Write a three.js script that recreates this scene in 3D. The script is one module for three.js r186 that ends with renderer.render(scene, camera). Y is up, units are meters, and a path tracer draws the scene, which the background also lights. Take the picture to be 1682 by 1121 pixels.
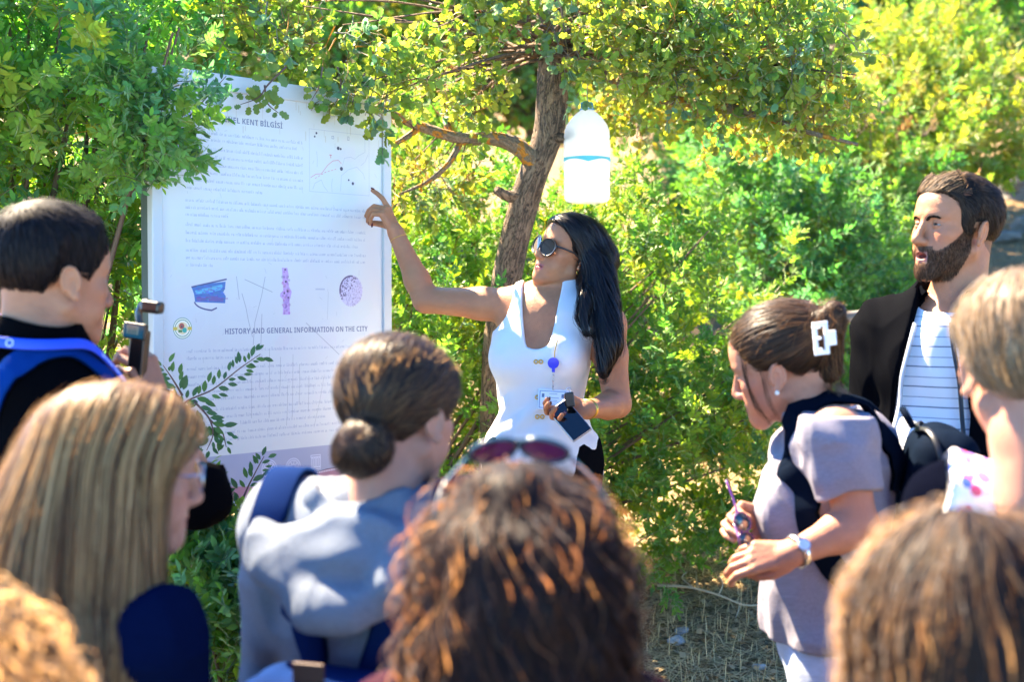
import * as THREE from 'three';
import { Sky } from 'three/addons/objects/Sky.js';
import { mergeGeometries } from 'three/addons/utils/BufferGeometryUtils.js';
import { RoundedBoxGeometry } from 'three/addons/geometries/RoundedBoxGeometry.js';

// ---------------------------------------------------------------- camera, sky, sun, exposure
const scene = new THREE.Scene();
const FOCAL = 2092, PITCH = -0.0314, EYE = 2.06;
const camera = new THREE.PerspectiveCamera(30, 1682 / 1121, 0.05, 400);
camera.position.set(0, EYE, 0);
camera.rotation.x = PITCH;
camera.focus = 3.75;
camera.userData.fStop = 2.5;

const SUN_AZ = 46 * Math.PI / 180, SUN_EL = 51 * Math.PI / 180;   // behind the group, a little to one side
const sunDir = new THREE.Vector3(-Math.sin(SUN_AZ) * Math.cos(SUN_EL), Math.sin(SUN_EL), -Math.cos(SUN_AZ) * Math.cos(SUN_EL));
const sky = new Sky();
sky.name = 'sky';
sky.scale.setScalar(350);
sky.userData.kind = 'structure';
const su = sky.material.uniforms;
su.sunPosition.value.copy(sunDir);
su.turbidity.value = 5; su.rayleigh.value = 0.75; su.mieCoefficient.value = 0.004; su.mieDirectionalG.value = 0.75;
su.cloudCoverage.value = 0;
scene.add(sky);
scene.environmentIntensity = 0.12;
const sun = new THREE.DirectionalLight(0xffe6c0, 5);
sun.name = 'sun';
sun.position.copy(sunDir).multiplyScalar(40);
sun.castShadow = true;
sun.shadow.mapSize.set(4096, 4096);
Object.assign(sun.shadow.camera, { left: -14, right: 14, top: 14, bottom: -14, near: 1, far: 90 });
scene.add(sun, sun.target);
const renderer = new THREE.WebGLRenderer({ antialias: true });
renderer.setSize(1024, 683);
renderer.shadowMap.enabled = true;
renderer.toneMapping = THREE.LinearToneMapping;
renderer.toneMappingExposure = 9.5;

// ---------------------------------------------------------------- helpers
const V = (x = 0, y = 0, z = 0) => new THREE.Vector3(x, y, z);
const { lerp, clamp, smoothstep } = THREE.MathUtils;
function rng(seed) { let s = seed >>> 0; return () => { s = (s + 0x6d2b79f5) | 0; let t = Math.imul(s ^ (s >>> 15), 1 | s); t = (t + Math.imul(t ^ (t >>> 7), 61 | t)) ^ t; return ((t ^ (t >>> 14)) >>> 0) / 4294967296; }; }
const at = (px, py, d) => { const x = (px - 841) / FOCAL * d, u = (560.5 - py) / FOCAL * d, c = Math.cos(PITCH), s = Math.sin(PITCH); return V(x, EYE + u * c + d * s, -d * c + u * s); };
function hash3(x, y, z) { let h = Math.imul(x, 374761393) ^ Math.imul(y, 668265263) ^ Math.imul(z, 2147483647 ^ 0x3c6ef372); h = Math.imul(h ^ (h >>> 13), 1274126177); return ((h ^ (h >>> 16)) >>> 0) / 4294967296; }
function noise3(x, y, z) {
  const ix = Math.floor(x), iy = Math.floor(y), iz = Math.floor(z), fx = x - ix, fy = y - iy, fz = z - iz;
  const u = fx * fx * (3 - 2 * fx), v = fy * fy * (3 - 2 * fy), w = fz * fz * (3 - 2 * fz);
  const a = lerp(lerp(hash3(ix, iy, iz), hash3(ix + 1, iy, iz), u), lerp(hash3(ix, iy + 1, iz), hash3(ix + 1, iy + 1, iz), u), v);
  const b = lerp(lerp(hash3(ix, iy, iz + 1), hash3(ix + 1, iy, iz + 1), u), lerp(hash3(ix, iy + 1, iz + 1), hash3(ix + 1, iy + 1, iz + 1), u), v);
  return lerp(a, b, w) * 2 - 1;
}
const fbm = (x, y, z, o = 3) => { let s = 0, a = 0.5, f = 1; for (let i = 0; i < o; i++) { s += a * noise3(x * f, y * f, z * f); a *= 0.5; f *= 2.03; } return s; };
const ground = (x, z) => { const d = -z; return 0.17 * d + (d > 7 ? 0.004 * (d - 7) * (d - 7) * (d < 40 ? 1 : 0) + (d >= 40 ? 0.264 * (d - 40) + 4.356 : 0) : 0) + 0.035 * noise3(x * 0.9, 3.1, z * 0.9) + 0.3 * smoothstep(d, 6, 20) * noise3(x * 0.15, 7.7, z * 0.15); };
const taken = new Map();
function numbered(name) { const n = taken.get(name) ?? 0; taken.set(name, n + 1); return n ? `${name}_${String(n).padStart(3, '0')}` : name; }
function tag(o, label, category, group, kind) { if (label) o.userData.label = label; if (category) o.userData.category = category; if (group) o.userData.group = group; if (kind) o.userData.kind = kind; return o; }
const shade = (o) => { o.castShadow = o.receiveShadow = true; return o; };
function thing(name, label, category, pos, group) { const g = new THREE.Group(); g.name = numbered(name); if (pos) g.position.copy(pos); tag(g, label, category, group); scene.add(g); return g; }
function part(name, geo, mat, parent, label) { const m = shade(new THREE.Mesh(geo, mat)); m.name = name; if (label) m.userData.label = label; parent.add(m); return m; }
function single(name, geo, mat, label, category, group) { const m = shade(new THREE.Mesh(geo, mat)); m.name = numbered(name); tag(m, label, category, group); scene.add(m); return m; }
const lin = (r, g, b) => new THREE.Color().setRGB(r, g, b);
const std = (color, roughness = 0.8, o = {}) => new THREE.MeshStandardMaterial({ color, roughness, ...o });
const phys = (color, roughness = 0.8, o = {}) => new THREE.MeshPhysicalMaterial({ color, roughness, ...o });
// a tube of changing radius along points; uv in metres
function tube(pts, radii, sides = 8, capEnds = true, wob = 0, seed = 1) {
  const n = pts.length, pos = [], idx = [], uv = [], r0 = rng(seed);
  let up = V(0, 1, 0), len = 0;
  const t0 = pts[1].clone().sub(pts[0]).normalize();
  if (Math.abs(t0.dot(up)) > 0.9) up = V(1, 0, 0);
  let side = up.clone().cross(t0).normalize();
  for (let i = 0; i < n; i++) {
    const t = pts[Math.min(i + 1, n - 1)].clone().sub(pts[Math.max(i - 1, 0)]).normalize();
    side.sub(t.clone().multiplyScalar(side.dot(t))).normalize();
    const bi = t.clone().cross(side);
    if (i) len += pts[i].distanceTo(pts[i - 1]);
    const r = typeof radii === 'number' ? radii : radii[Math.min(i, radii.length - 1)];
    for (let k = 0; k <= sides; k++) {
      const a = k / sides * Math.PI * 2, kk = k % sides, rr = r * (1 + (wob ? wob * noise3(kk * 1.7 + seed, len * 14 / (1 + r * 20), seed * 3.3) : 0));
      const p = pts[i].clone().addScaledVector(side, Math.cos(a) * rr).addScaledVector(bi, Math.sin(a) * rr);
      pos.push(p.x, p.y, p.z); uv.push(k / sides * Math.PI * 2 * r, len);
    }
  }
  const w = sides + 1;
  for (let i = 0; i < n - 1; i++) for (let k = 0; k < sides; k++) { const a = i * w + k, b = a + 1, c = a + w, d = c + 1; idx.push(a, b, c, b, d, c); }
  if (capEnds) for (const [i, flip] of [[0, 1], [n - 1, 0]]) {
    const c = pos.length / 3; pos.push(pts[i].x, pts[i].y, pts[i].z); uv.push(0, 0);
    for (let k = 0; k < sides; k++) flip ? idx.push(c, i * w + k + 1, i * w + k) : idx.push(c, i * w + k, i * w + k + 1);
  }
  const g = new THREE.BufferGeometry();
  g.setAttribute('position', new THREE.Float32BufferAttribute(pos, 3)); g.setAttribute('uv', new THREE.Float32BufferAttribute(uv, 2)); g.setIndex(idx); g.computeVertexNormals();
  return g;
}
const smooth = (pts, n) => new THREE.CatmullRomCurve3(pts).getPoints(n);
function boxAt(w, h, d, x, y, z, r = 0) { const g = r ? new RoundedBoxGeometry(w, h, d, 2, r) : new THREE.BoxGeometry(w, h, d); g.translate(x, y, z); return g; }
const merge = (list) => mergeGeometries(list.map((g) => { const h = g.index ? g.toNonIndexed() : g; for (const k of Object.keys(h.attributes)) if (!['position', 'normal', 'uv', 'color'].includes(k)) h.deleteAttribute(k); return h; }));
function dataTex(size, fn, srgb = true) {
  const d = new Uint8Array(size * size * 4);
  for (let y = 0; y < size; y++) for (let x = 0; x < size; x++) { const c = fn(x / size, y / size), o = (y * size + x) * 4; for (let k = 0; k < 3; k++) d[o + k] = clamp(Math.round((Array.isArray(c) ? c[k] : c) * 255), 0, 255); d[o + 3] = 255; }
  const t = new THREE.DataTexture(d, size, size); t.wrapS = t.wrapT = THREE.RepeatWrapping; t.magFilter = THREE.LinearFilter; t.minFilter = THREE.LinearFilter; if (srgb) t.colorSpace = THREE.SRGBColorSpace; t.needsUpdate = true; return t;
}
// noise that tiles on the unit square
function tileNoise(u, v, f, s) { const w = (i) => ((i % f) + f) % f, x = u * f, y = v * f, ix = Math.floor(x), iy = Math.floor(y), fx = x - ix, fy = y - iy, a = fx * fx * (3 - 2 * fx), b = fy * fy * (3 - 2 * fy); return lerp(lerp(hash3(w(ix), w(iy), s), hash3(w(ix + 1), w(iy), s), a), lerp(hash3(w(ix), w(iy + 1), s), hash3(w(ix + 1), w(iy + 1), s), a), b); }
const tileFbm = (u, v, f, s, o = 4) => { let r = 0, a = 0.5; for (let i = 0; i < o; i++) { r += a * tileNoise(u, v, f, s + i); a *= 0.5; f *= 2; } return r; };
const repeated = (t, x, y) => { const c = t.clone(); c.repeat.set(x, y); c.needsUpdate = true; return c; };

// ---------------------------------------------------------------- hillside
{
  const nx = 150, nz = 190, pos = [], uv = [], idx = [];
  const zs = (k) => { const t = k / nz; return 6 - t * 14 - Math.pow(t, 4) * 110; }, xs = (k) => { const t = k / nx * 2 - 1; return t * 9 + Math.pow(t, 5) * 60; };
  for (let j = 0; j <= nz; j++) for (let i = 0; i <= nx; i++) { const x = xs(i), z = zs(j); pos.push(x, ground(x, z) + 0.012 * noise3(x * 7, 0.5, z * 7), z); uv.push(x, z); }
  for (let j = 0; j < nz; j++) for (let i = 0; i < nx; i++) { const a = j * (nx + 1) + i; idx.push(a, a + 1, a + nx + 1, a + 1, a + nx + 2, a + nx + 1); }
  const g = new THREE.BufferGeometry();
  g.setAttribute('position', new THREE.Float32BufferAttribute(pos, 3)); g.setAttribute('uv', new THREE.Float32BufferAttribute(uv, 2)); g.setIndex(idx); g.computeVertexNormals();
  const col = dataTex(512, (u, v) => { const a = tileFbm(u, v, 6, 1), b = tileFbm(u, v, 40, 5, 3), c = tileFbm(u, v, 90, 9, 2); const t = a * 0.7 + b * 0.5; const q = 0.55 + 0.5 * c + 0.25 * (b - 0.5); return [(0.52 + 0.24 * t) * q, (0.42 + 0.20 * t) * q, (0.27 + 0.13 * t) * q]; });
  const bump = dataTex(512, (u, v) => tileFbm(u, v, 30, 21, 4), false);
  const m = std(0xffffff, 0.95, { map: repeated(col, 0.8, 0.8), bumpMap: repeated(bump, 1.3, 1.3), bumpScale: 0.03 });
  const s = shade(new THREE.Mesh(g, m)); s.name = 'hillside_ground'; tag(s, 'dry straw coloured hillside sloping up beneath the bushes', 'ground', null, 'structure'); scene.add(s);
}
// dry grass and straw lying on the slope
{
  const r = rng(77), blade = (() => { const g = new THREE.BufferGeometry(); g.setAttribute('position', new THREE.Float32BufferAttribute([-0.0011, 0, 0, 0.0011, 0, 0, -0.0009, 0.5, 0.05, 0.0009, 0.5, 0.05, 0, 1, 0.16], 3)); g.setIndex([0, 1, 2, 1, 3, 2, 2, 3, 4]); g.computeVertexNormals(); return g; })();
  const N = 90000, im = new THREE.InstancedMesh(blade, std(0xffffff, 0.8), N), o = new THREE.Object3D(), c = new THREE.Color();
  for (let i = 0; i < N; i++) {
    const near = r() < 0.86, x = near ? -1.6 + r() * 4.6 : 2 + r() * 8, z = near ? -3.6 - r() * 3.4 : -8 - r() * 22, clump = noise3(x * 5, 1, z * 5);
    o.position.set(x, ground(x, z) + 0.004 + 0.02 * Math.max(0, clump), z);
    const lie = r() < 0.94;
    o.rotation.set(lie ? 1.3 + r() * 0.35 : (r() - 0.5) * 0.9, r() * 6.283, 0, 'YXZ');
    const s = (lie ? 0.04 + r() * 0.12 : 0.03 + r() * 0.10) * (near ? 1 : 1.8); o.scale.set(near ? 1 + r() : 4, s, s);
    o.updateMatrix(); im.setMatrixAt(i, o.matrix);
    const t = r(), b = 0.6 + r() * 0.6; c.setRGB((0.66 + 0.16 * t) * b, (0.48 + 0.13 * t) * b, (0.22 + 0.1 * t) * b); im.setColorAt(i, c);
  }
  shade(im); im.name = 'dry_grass'; tag(im, 'dry straw and dead grass littering the slope', 'dry grass', null, 'stuff'); scene.add(im);
}
// dead leaf litter
{
  const r = rng(78), g = new THREE.BufferGeometry(); g.setAttribute('position', new THREE.Float32BufferAttribute([0, 0, 0, -0.4, 0.12, 0.5, 0.4, 0.1, 0.5, 0, 0.02, 1], 3)); g.setIndex([0, 2, 1, 1, 2, 3]); g.computeVertexNormals();
  const N = 9000, im = new THREE.InstancedMesh(g, std(0xffffff, 0.85), N), o = new THREE.Object3D(), c = new THREE.Color();
  for (let i = 0; i < N; i++) {
    const x = -1.6 + r() * 4.4, z = -3.8 - r() * 3; o.position.set(x, ground(x, z) + 0.008 + r() * 0.012, z); o.rotation.set((r() - 0.5) * 1.2, r() * 6.28, (r() - 0.5) * 1.2); const s = 0.012 + r() * 0.022; o.scale.set(s * (0.5 + r()), s, s); o.updateMatrix(); im.setMatrixAt(i, o.matrix);
    const t = r(); c.setRGB(0.22 + 0.25 * t, 0.14 + 0.2 * t, 0.06 + 0.12 * t); im.setColorAt(i, c);
  }
  shade(im); im.name = 'leaf_litter'; tag(im, 'small dead leaves scattered on the dry slope', 'leaf litter', null, 'stuff'); scene.add(im);
}
// stones
function rock(rad, seed, flat = 0.6) { const g = new THREE.IcosahedronGeometry(1, 3), p = g.attributes.position; for (let i = 0; i < p.count; i++) { const v = V().fromBufferAttribute(p, i), k = rad * (1 + 0.35 * noise3(v.x * 1.3 + seed, v.y * 1.3, v.z * 1.3) + 0.1 * noise3(v.x * 4, v.y * 4 + seed, v.z * 4)); p.setXYZ(i, v.x * k * 1.3, v.y * k * flat, v.z * k); } g.computeVertexNormals(); return g; }
const stoneMap = dataTex(256, (u, v) => { const a = tileFbm(u, v, 8, 3), b = tileFbm(u, v, 50, 7, 2); const k = 0.62 + 0.35 * a + 0.2 * (b - 0.5); return [k, k * 0.98, k * 0.95]; });
const stoneMat = std(0xd8dbe0, 0.9, { map: stoneMap }), greyStone = std(0x8d8b88, 0.9, { map: stoneMap });
for (const [px, py, d, r, s, label, m] of [[1118, 1036, 4.75, 0.026, 1.3, 'pale stone on the dry ground just behind a flatter white stone', stoneMat], [1112, 1056, 4.66, 0.03, 4.1, 'flat white stone on the dry ground beside a darker cracked one', stoneMat], [1247, 1117, 4.45, 0.02, 6.2, 'small white stone on the ground near the jeans of the backpack woman', stoneMat]]) {
  const p = at(px, py, d); p.y = ground(p.x, p.z) + r * 0.25; const o = single('stone', rock(r, s, 0.5), m, label, 'stone'); o.position.copy(p); o.rotation.y = s;
}
{ // boulders and dead brush on the sunlit slope far behind the bearded man
  for (const [px, d, rad, flat, sd, label] of [[1668, 17, 0.36, 0.65, 1.1, 'large rounded grey boulder on the sunlit slope behind the bearded man'], [1640, 14.5, 0.2, 0.4, 5.3, 'broad flat grey slab below the large rounded boulder on the slope'], [1700, 15, 0.22, 0.8, 8.9, 'upright grey stone on the slope next to the flat slab']]) { const p = at(px, 400, d); p.y = ground(p.x, p.z) + 0.03; const o = single('boulder', rock(rad, sd, flat), greyStone, label, 'boulder'); o.position.copy(p); o.rotation.y = sd; }
}
// pale dead branch on the ground
const deadWood = std(0xb9a888, 0.85);
{
  const P = (px, py, d) => at(px, py, d), b = (pts, r0, r1, n = 14) => tube(smooth(pts, n), Array.from({ length: n + 1 }, (_, i) => lerp(r0, r1, i / n)), 6, true, 0.25, r0 * 999);
  const t = thing('dead_branch', 'pale dead branch lying on dry grass under the bush', 'branch');
  part('limb', b([P(1080, 962, 4.9), P(1130, 965, 4.85), P(1180, 978, 4.8), P(1225, 995, 4.78), P(1275, 990, 4.8)], 0.006, 0.003), deadWood, t);
  part('twig', b([P(1180, 978, 4.8), P(1187, 960, 4.83), P(1180, 945, 4.86)], 0.003, 0.0015, 6), deadWood, t);
  part('twig', b([P(1215, 992, 4.79), P(1212, 1005, 4.74), P(1208, 1015, 4.7)], 0.003, 0.0012, 6), deadWood, t);
  part('twig', b([P(1140, 967, 4.85), P(1120, 950, 4.9), P(1128, 940, 4.95)], 0.0028, 0.001, 6), deadWood, t);
}
// grey wooden rail behind the bush
{
  const a = at(1320, 530, 5.85), b = at(1570, 508, 6.0), t = thing('wooden_rail', 'weathered grey wooden rail fence behind the backpack woman', 'fence', V(a.x, ground(a.x, a.z), a.z)), m = std(0x8f8a88, 0.9, { map: stoneMap });
  const L = (v) => v.clone().sub(t.position);
  part('rail', tube(smooth([L(a), L(a.clone().lerp(b, 0.5).add(V(0, 0.008, 0))), L(b)], 12), 0.028, 10, true, 0.12, 3), m, t);
  for (const p of [a, b]) { const f = p.clone(); f.y = ground(p.x, p.z) - 0.1; part('post', tube(smooth([L(f), L(p.clone().add(V(0, 0.1, -0.06)))], 6), 0.04, 10, true, 0.1, 8), m, t); }
}

// ---------------------------------------------------------------- vegetation
class Leafer {
  constructor() { this.p = []; this.c = []; this.i = []; }
  leaf(o, dir, nrm, L, W, prof, col, droop = 0.15, fold = 0.25) {
    const side = dir.clone().cross(nrm).normalize(), n = side.clone().cross(dir).normalize(), base = this.p.length / 3, K = prof.length;
    for (let k = 0; k < K; k++) {
      const t = k / (K - 1), w = prof[k] * W, c = o.clone().addScaledVector(dir, t * L).addScaledVector(n, -droop * t * t * L);
      const put = (v) => { this.p.push(v.x, v.y, v.z); this.c.push(...col); };
      put(c);
      put(c.clone().addScaledVector(side, -w).addScaledVector(n, fold * w));
      put(c.clone().addScaledVector(side, w).addScaledVector(n, fold * w));
    }
    for (let k = 0; k < K - 1; k++) { const a = base + k * 3, b = a + 3; if (prof[k] === 0) this.i.push(a, b + 1, b, a, b, b + 2); else if (prof[k + 1] === 0) this.i.push(a, a + 1, b, a, b, a + 2); else this.i.push(a, a + 1, b + 1, a, b + 1, b, a, b, b + 2, a, b + 2, a + 2); }
  }
  stem(pts, r, col) { const g = tube(pts, r, 3, false), b = this.p.length / 3, a = g.attributes.position.array; for (const x of a) this.p.push(x); for (let k = 0; k < a.length / 3; k++) this.c.push(...col); for (const x of g.index.array) this.i.push(b + x); }
  build() { const g = new THREE.BufferGeometry(); g.setAttribute('position', new THREE.Float32BufferAttribute(this.p, 3)); g.setAttribute('color', new THREE.Float32BufferAttribute(this.c, 3)); g.setIndex(this.i); g.computeVertexNormals(); return g; }
}
const PROF_MASTIC = [0.1, 0.85, 1, 0.7, 0], PROF_OAK = [0.12, 0.75, 0.62, 1, 0.7, 0.85, 0];
const STEM = [1.2, 0.6, 1.3];
const perp = (d, r) => { const v = V(r() - 0.5, r() - 0.5, r() - 0.5); return v.addScaledVector(d, -v.dot(d)).normalize(); };
function masticTwig(seed, L = 0.17, size = 1) {
  const r = rng(seed), l = new Leafer(), bend = perp(V(0, 1, 0), r), pts = [];
  for (let k = 0; k <= 5; k++) pts.push(V(0, k / 5 * L, 0).addScaledVector(bend, 0.04 * (k / 5) ** 2 * (r() + 0.4)));
  l.stem(pts, [0.0022, 0.0018, 0.0015, 0.0012, 0.001, 0.0008], STEM);
  const n = 9; let az = r() * 6;
  for (let k = 0; k < n; k++) {
    const t = 0.14 + 0.86 * k / (n - 1), q = t * 5, i = Math.min(4, Math.floor(q)), o = pts[i].clone().lerp(pts[i + 1], q - i), ax = pts[i + 1].clone().sub(pts[i]).normalize();
    az += 2.4 + r() * 0.5; const side = V(Math.cos(az), 0, Math.sin(az)), open = k === n - 1 ? 0.25 : lerp(1.15, 0.6, t) + (r() - 0.5) * 0.35;
    const dir = ax.clone().multiplyScalar(Math.cos(open)).addScaledVector(side, Math.sin(open)).normalize(), nrm = ax.clone().addScaledVector(dir, -ax.dot(dir)).normalize();
    const rl = (0.036 + r() * 0.016) * size; l.stem([o, o.clone().addScaledVector(dir, rl)], 0.0007, [1.4, 1, 1]);
    const s = dir.clone().cross(nrm).normalize(), pairs = 3;
    for (let j = 0; j < pairs; j++) for (const sg of [-1, 1]) {
      const p = o.clone().addScaledVector(dir, rl * (0.3 + 0.6 * j / pairs)), f = 0.8 + r() * 0.45, d = dir.clone().multiplyScalar(0.55).addScaledVector(s, sg * 0.8).addScaledVector(nrm, (r() - 0.4) * 0.5).normalize();
      l.leaf(p, d, nrm.clone().addScaledVector(perp(d, r), 0.35), (0.019 + r() * 0.01) * size, (0.0042 + r() * 0.0018) * size, PROF_MASTIC, [f * (0.9 + r() * 0.25), f, f * (0.8 + r() * 0.5)]);
    }
    const f = 0.85 + r() * 0.4; l.leaf(o.clone().addScaledVector(dir, rl * 0.95), dir, nrm, 0.027 * size, 0.0055 * size, PROF_MASTIC, [f, f, f]);
  }
  return l.build();
}
function oakTwig(seed, L = 0.16, size = 1) {
  const r = rng(seed), l = new Leafer(), pts = [V()];
  for (let k = 1; k <= 4; k++) pts.push(V((r() - 0.5) * 0.03, k / 4 * L, (r() - 0.5) * 0.03));
  l.stem(pts, [0.0028, 0.0022, 0.0018, 0.0012, 0.0009], STEM);
  for (let b = 0; b < 3; b++) {
    const o = pts[1 + (b % 3)], a = r() * 6.28, d0 = V(Math.cos(a) * 0.8, 0.6, Math.sin(a) * 0.8).normalize(), e = o.clone().addScaledVector(d0, 0.04 + r() * 0.05);
    l.stem([o, e], 0.001, STEM);
    for (let k = 0; k < 6; k++) { const p = k < 5 ? o.clone().lerp(e, 0.35 + r() * 0.65) : e, d = d0.clone().addScaledVector(perp(d0, r), 1.1).normalize(), f = 0.75 + r() * 0.5; l.leaf(p, d, perp(d, r), (0.022 + r() * 0.016) * size, (0.0085 + r() * 0.004) * size, PROF_OAK, [f * (0.85 + r() * 0.3), f, f * (0.7 + r() * 0.6)], 0.2, 0.3); }
  }
  for (let k = 0; k < 5; k++) { const d = V(r() - 0.5, 0.7, r() - 0.5).normalize(), f = 0.8 + r() * 0.4; l.leaf(pts[4], d, perp(d, r), 0.03 * size, 0.011 * size, PROF_OAK, [f, f, f]); }
  return l.build();
}
const leafMat = (t = 0.6, rough = 1) => phys(0xffffff, rough, { vertexColors: true, transmission: t, thickness: 0, specularIntensity: 0.6, clearcoat: 0.25, clearcoatRoughness: 0.3, side: THREE.DoubleSide });
const MASTIC = [1, 2, 3, 4].map((s) => masticTwig(s)), MASTIC_NEAR = [11, 12, 13].map((s) => masticTwig(s, 0.19, 1.2)), OAK = [21, 22, 23, 24].map((s) => oakTwig(s));
const masticMat = leafMat(0.62), oakMat = leafMat(0.66);
const barkMap = dataTex(512, (u, v) => { const w = tileFbm(u, v, 5, 40), r = tileFbm(u + 0.0, v * 0.25, 28, 31, 3), c = tileFbm(u, v, 60, 35, 2); const ridge = smoothstep(Math.abs(r - 0.47), 0.0, 0.11); const k = 0.25 + 0.17 * ridge + 0.22 * (c - 0.4) + 0.2 * (w - 0.45); return [k * 1.12, k * 0.92, k * 0.74]; });
const barkBump = dataTex(512, (u, v) => { const r = tileFbm(u, v * 0.25, 28, 31, 3); return smoothstep(Math.abs(r - 0.47), 0.0, 0.13) * 0.8 + 0.2 * tileFbm(u, v, 60, 35, 2); }, false);
const barkMat = std(0xffffff, 0.92, { map: repeated(barkMap, 5, 4), bumpMap: repeated(barkBump, 5, 4), bumpScale: 0.006 });
const lichenMap = dataTex(256, (u, v) => { const a = tileFbm(u, v, 7, 51), b = tileFbm(u, v, 40, 55, 2), k = 0.35 + 0.3 * b, y = smoothstep(a, 0.5, 0.6); return [lerp(k, 0.70, y), lerp(k * 0.86, 0.46, y), lerp(k * 0.7, 0.14, y)]; });
const lichenBark = std(0xffffff, 0.92, { map: repeated(lichenMap, 5, 5), bumpMap: repeated(barkBump, 3, 3), bumpScale: 0.006 });
const stemMat = std(lin(0.16, 0.10, 0.065), 0.85);
const up = V(0, 1, 0);
// blobs: {c, r: Vector3}; twigs sit in the outer part of the joined volume, pointing out and up
function inBlob(b, p) { const x = (p.x - b.c.x) / b.r.x, y = (p.y - b.c.y) / b.r.y, z = (p.z - b.c.z) / b.r.z; return Math.sqrt(x * x + y * y + z * z); }
function foliage(parent, blobs, count, twigs, mat, tints, seed, o = {}) {
  const r = rng(seed), areas = blobs.map((b) => b.r.x * b.r.y + b.r.x * b.r.z + b.r.y * b.r.z), total = areas.reduce((a, b) => a + b), lists = twigs.map(() => []), col = new THREE.Color(), q = new THREE.Quaternion(), q2 = new THREE.Quaternion();
  let made = 0, tries = 0;
  while (made < count && tries++ < count * 12) {
    let a = r() * total, k = 0; while (a > areas[k] && k < blobs.length - 1) a -= areas[k++];
    const b = blobs[k], d = V(r() * 2 - 1, r() * 2 - 1, r() * 2 - 1); if (d.lengthSq() > 1 || d.lengthSq() < 0.01) continue; d.normalize();
    const lump = 1 + (o.lump ?? 0.22) * noise3(d.x * 2.6 + k * 7, d.y * 2.6, d.z * 2.6) + (o.lump2 ?? 0.12) * noise3(d.x * 6.5, d.y * 6.5 + k * 3, d.z * 6.5), t = r() < (o.inner ?? 0.25) ? 0.25 + 0.55 * r() : 1.0 - 0.28 * r() * r() + 0.06 * (r() - 0.3);
    const p = V(b.c.x + d.x * b.r.x * t * lump, b.c.y + d.y * b.r.y * t * lump, b.c.z + d.z * b.r.z * t * lump);
    if (p.y < ground(p.x, p.z) + 0.03) continue;
    if (o.keep && !o.keep(p)) continue;
    if (r() > 0.25 && blobs.some((c, j) => j !== k && inBlob(c, p) < 0.72)) continue;
    if (noise3(p.x * 3.1 + seed, p.y * 3.1, p.z * 3.1) < -(o.gap ?? 0.42)) continue;
    const out = V(d.x / b.r.x, d.y / b.r.y, d.z / b.r.z).normalize().multiplyScalar(0.75).addScaledVector(up, o.up ?? 0.45).add(V(r() - 0.5, r() - 0.5, r() - 0.5).multiplyScalar(o.wild ?? 1.1)).normalize();
    q.setFromUnitVectors(up, out); q2.setFromAxisAngle(up, r() * 6.283); q.multiply(q2);
    const s = (o.size ?? 1) * (0.75 + r() * 0.55), m = new THREE.Matrix4().compose(p.addScaledVector(out, -0.08 * s), q, V(s, s, s));
    const tint = tints[Math.floor(r() * tints.length)], f = 0.8 + r() * 0.4, patch = 1 + 0.25 * noise3(p.x * 2 + 9, p.y * 2, p.z * 2);
    lists[Math.floor(r() * twigs.length)].push([m, [tint[0] * f * patch, tint[1] * f, tint[2] * f]]); made++;
  }
  lists.forEach((list, k) => {
    if (!list.length) return;
    const im = shade(new THREE.InstancedMesh(twigs[k], mat, list.length)); im.name = 'foliage'; im.userData.kind = 'stuff';
    list.forEach(([m, c], i) => { im.setMatrixAt(i, m); im.setColorAt(i, col.setRGB(...c)); }); parent.add(im);
  });
}
function stems(parent, base, blobs, n, r0, seed, mat = stemMat, name = 'stem') {
  const r = rng(seed), gs = [];
  for (let i = 0; i < n; i++) {
    const b = blobs[i % blobs.length], a = r() * 6.28, e = b.c.clone().add(V((r() - 0.5) * 1.5 * b.r.x, (r() * 0.9 - 0.1) * b.r.y, (r() - 0.5) * 1.5 * b.r.z)), s = base.clone().add(V(Math.cos(a) * 0.18 * r(), -0.05, Math.sin(a) * 0.18 * r()));
    const m = s.clone().lerp(e, 0.45).add(V((r() - 0.5) * 0.3, 0.12 * r(), (r() - 0.5) * 0.3));
    gs.push(tube(smooth([s, m, e], 10), Array.from({ length: 11 }, (_, k) => lerp(r0 * (0.6 + 0.5 * r()), r0 * 0.18, k / 10)), 5, false, 0.15, seed + i));
  }
  part(name, merge(gs), mat, parent);
}
const B = (px, py, d, rx, ry, rd) => ({ c: at(px, py, d), r: V(rx / FOCAL * d, ry / FOCAL * d, rd) });
const rootOf = (b) => V(b.c.x, ground(b.c.x, b.c.z), b.c.z);
function bush(name, label, blobs, count, tints, seed, o = {}) {
  const t = thing(name, label, o.category ?? 'bush', null, o.group), low = blobs.reduce((a, b) => (b.c.y - b.r.y < a.c.y - a.r.y ? b : a)), root = o.root ?? rootOf(low);
  stems(t, root, blobs, o.stems ?? blobs.length * 6, o.stemR ?? 0.018, seed + 3);
  foliage(t, blobs, count, o.twigs ?? MASTIC, o.mat ?? masticMat, tints, seed, o);
  return t;
}
const GREEN = [[0.12, 0.33, 0.022], [0.15, 0.35, 0.024], [0.10, 0.31, 0.04], [0.18, 0.36, 0.022]], LIME = [[0.26, 0.41, 0.014], [0.21, 0.39, 0.018], [0.31, 0.42, 0.014], [0.16, 0.36, 0.022]], TEAL = [[0.085, 0.29, 0.095], [0.105, 0.31, 0.075], [0.12, 0.32, 0.05]], OLIVE = [[0.32, 0.38, 0.02], [0.26, 0.37, 0.026], [0.37, 0.38, 0.024], [0.2, 0.34, 0.045]];

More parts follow.
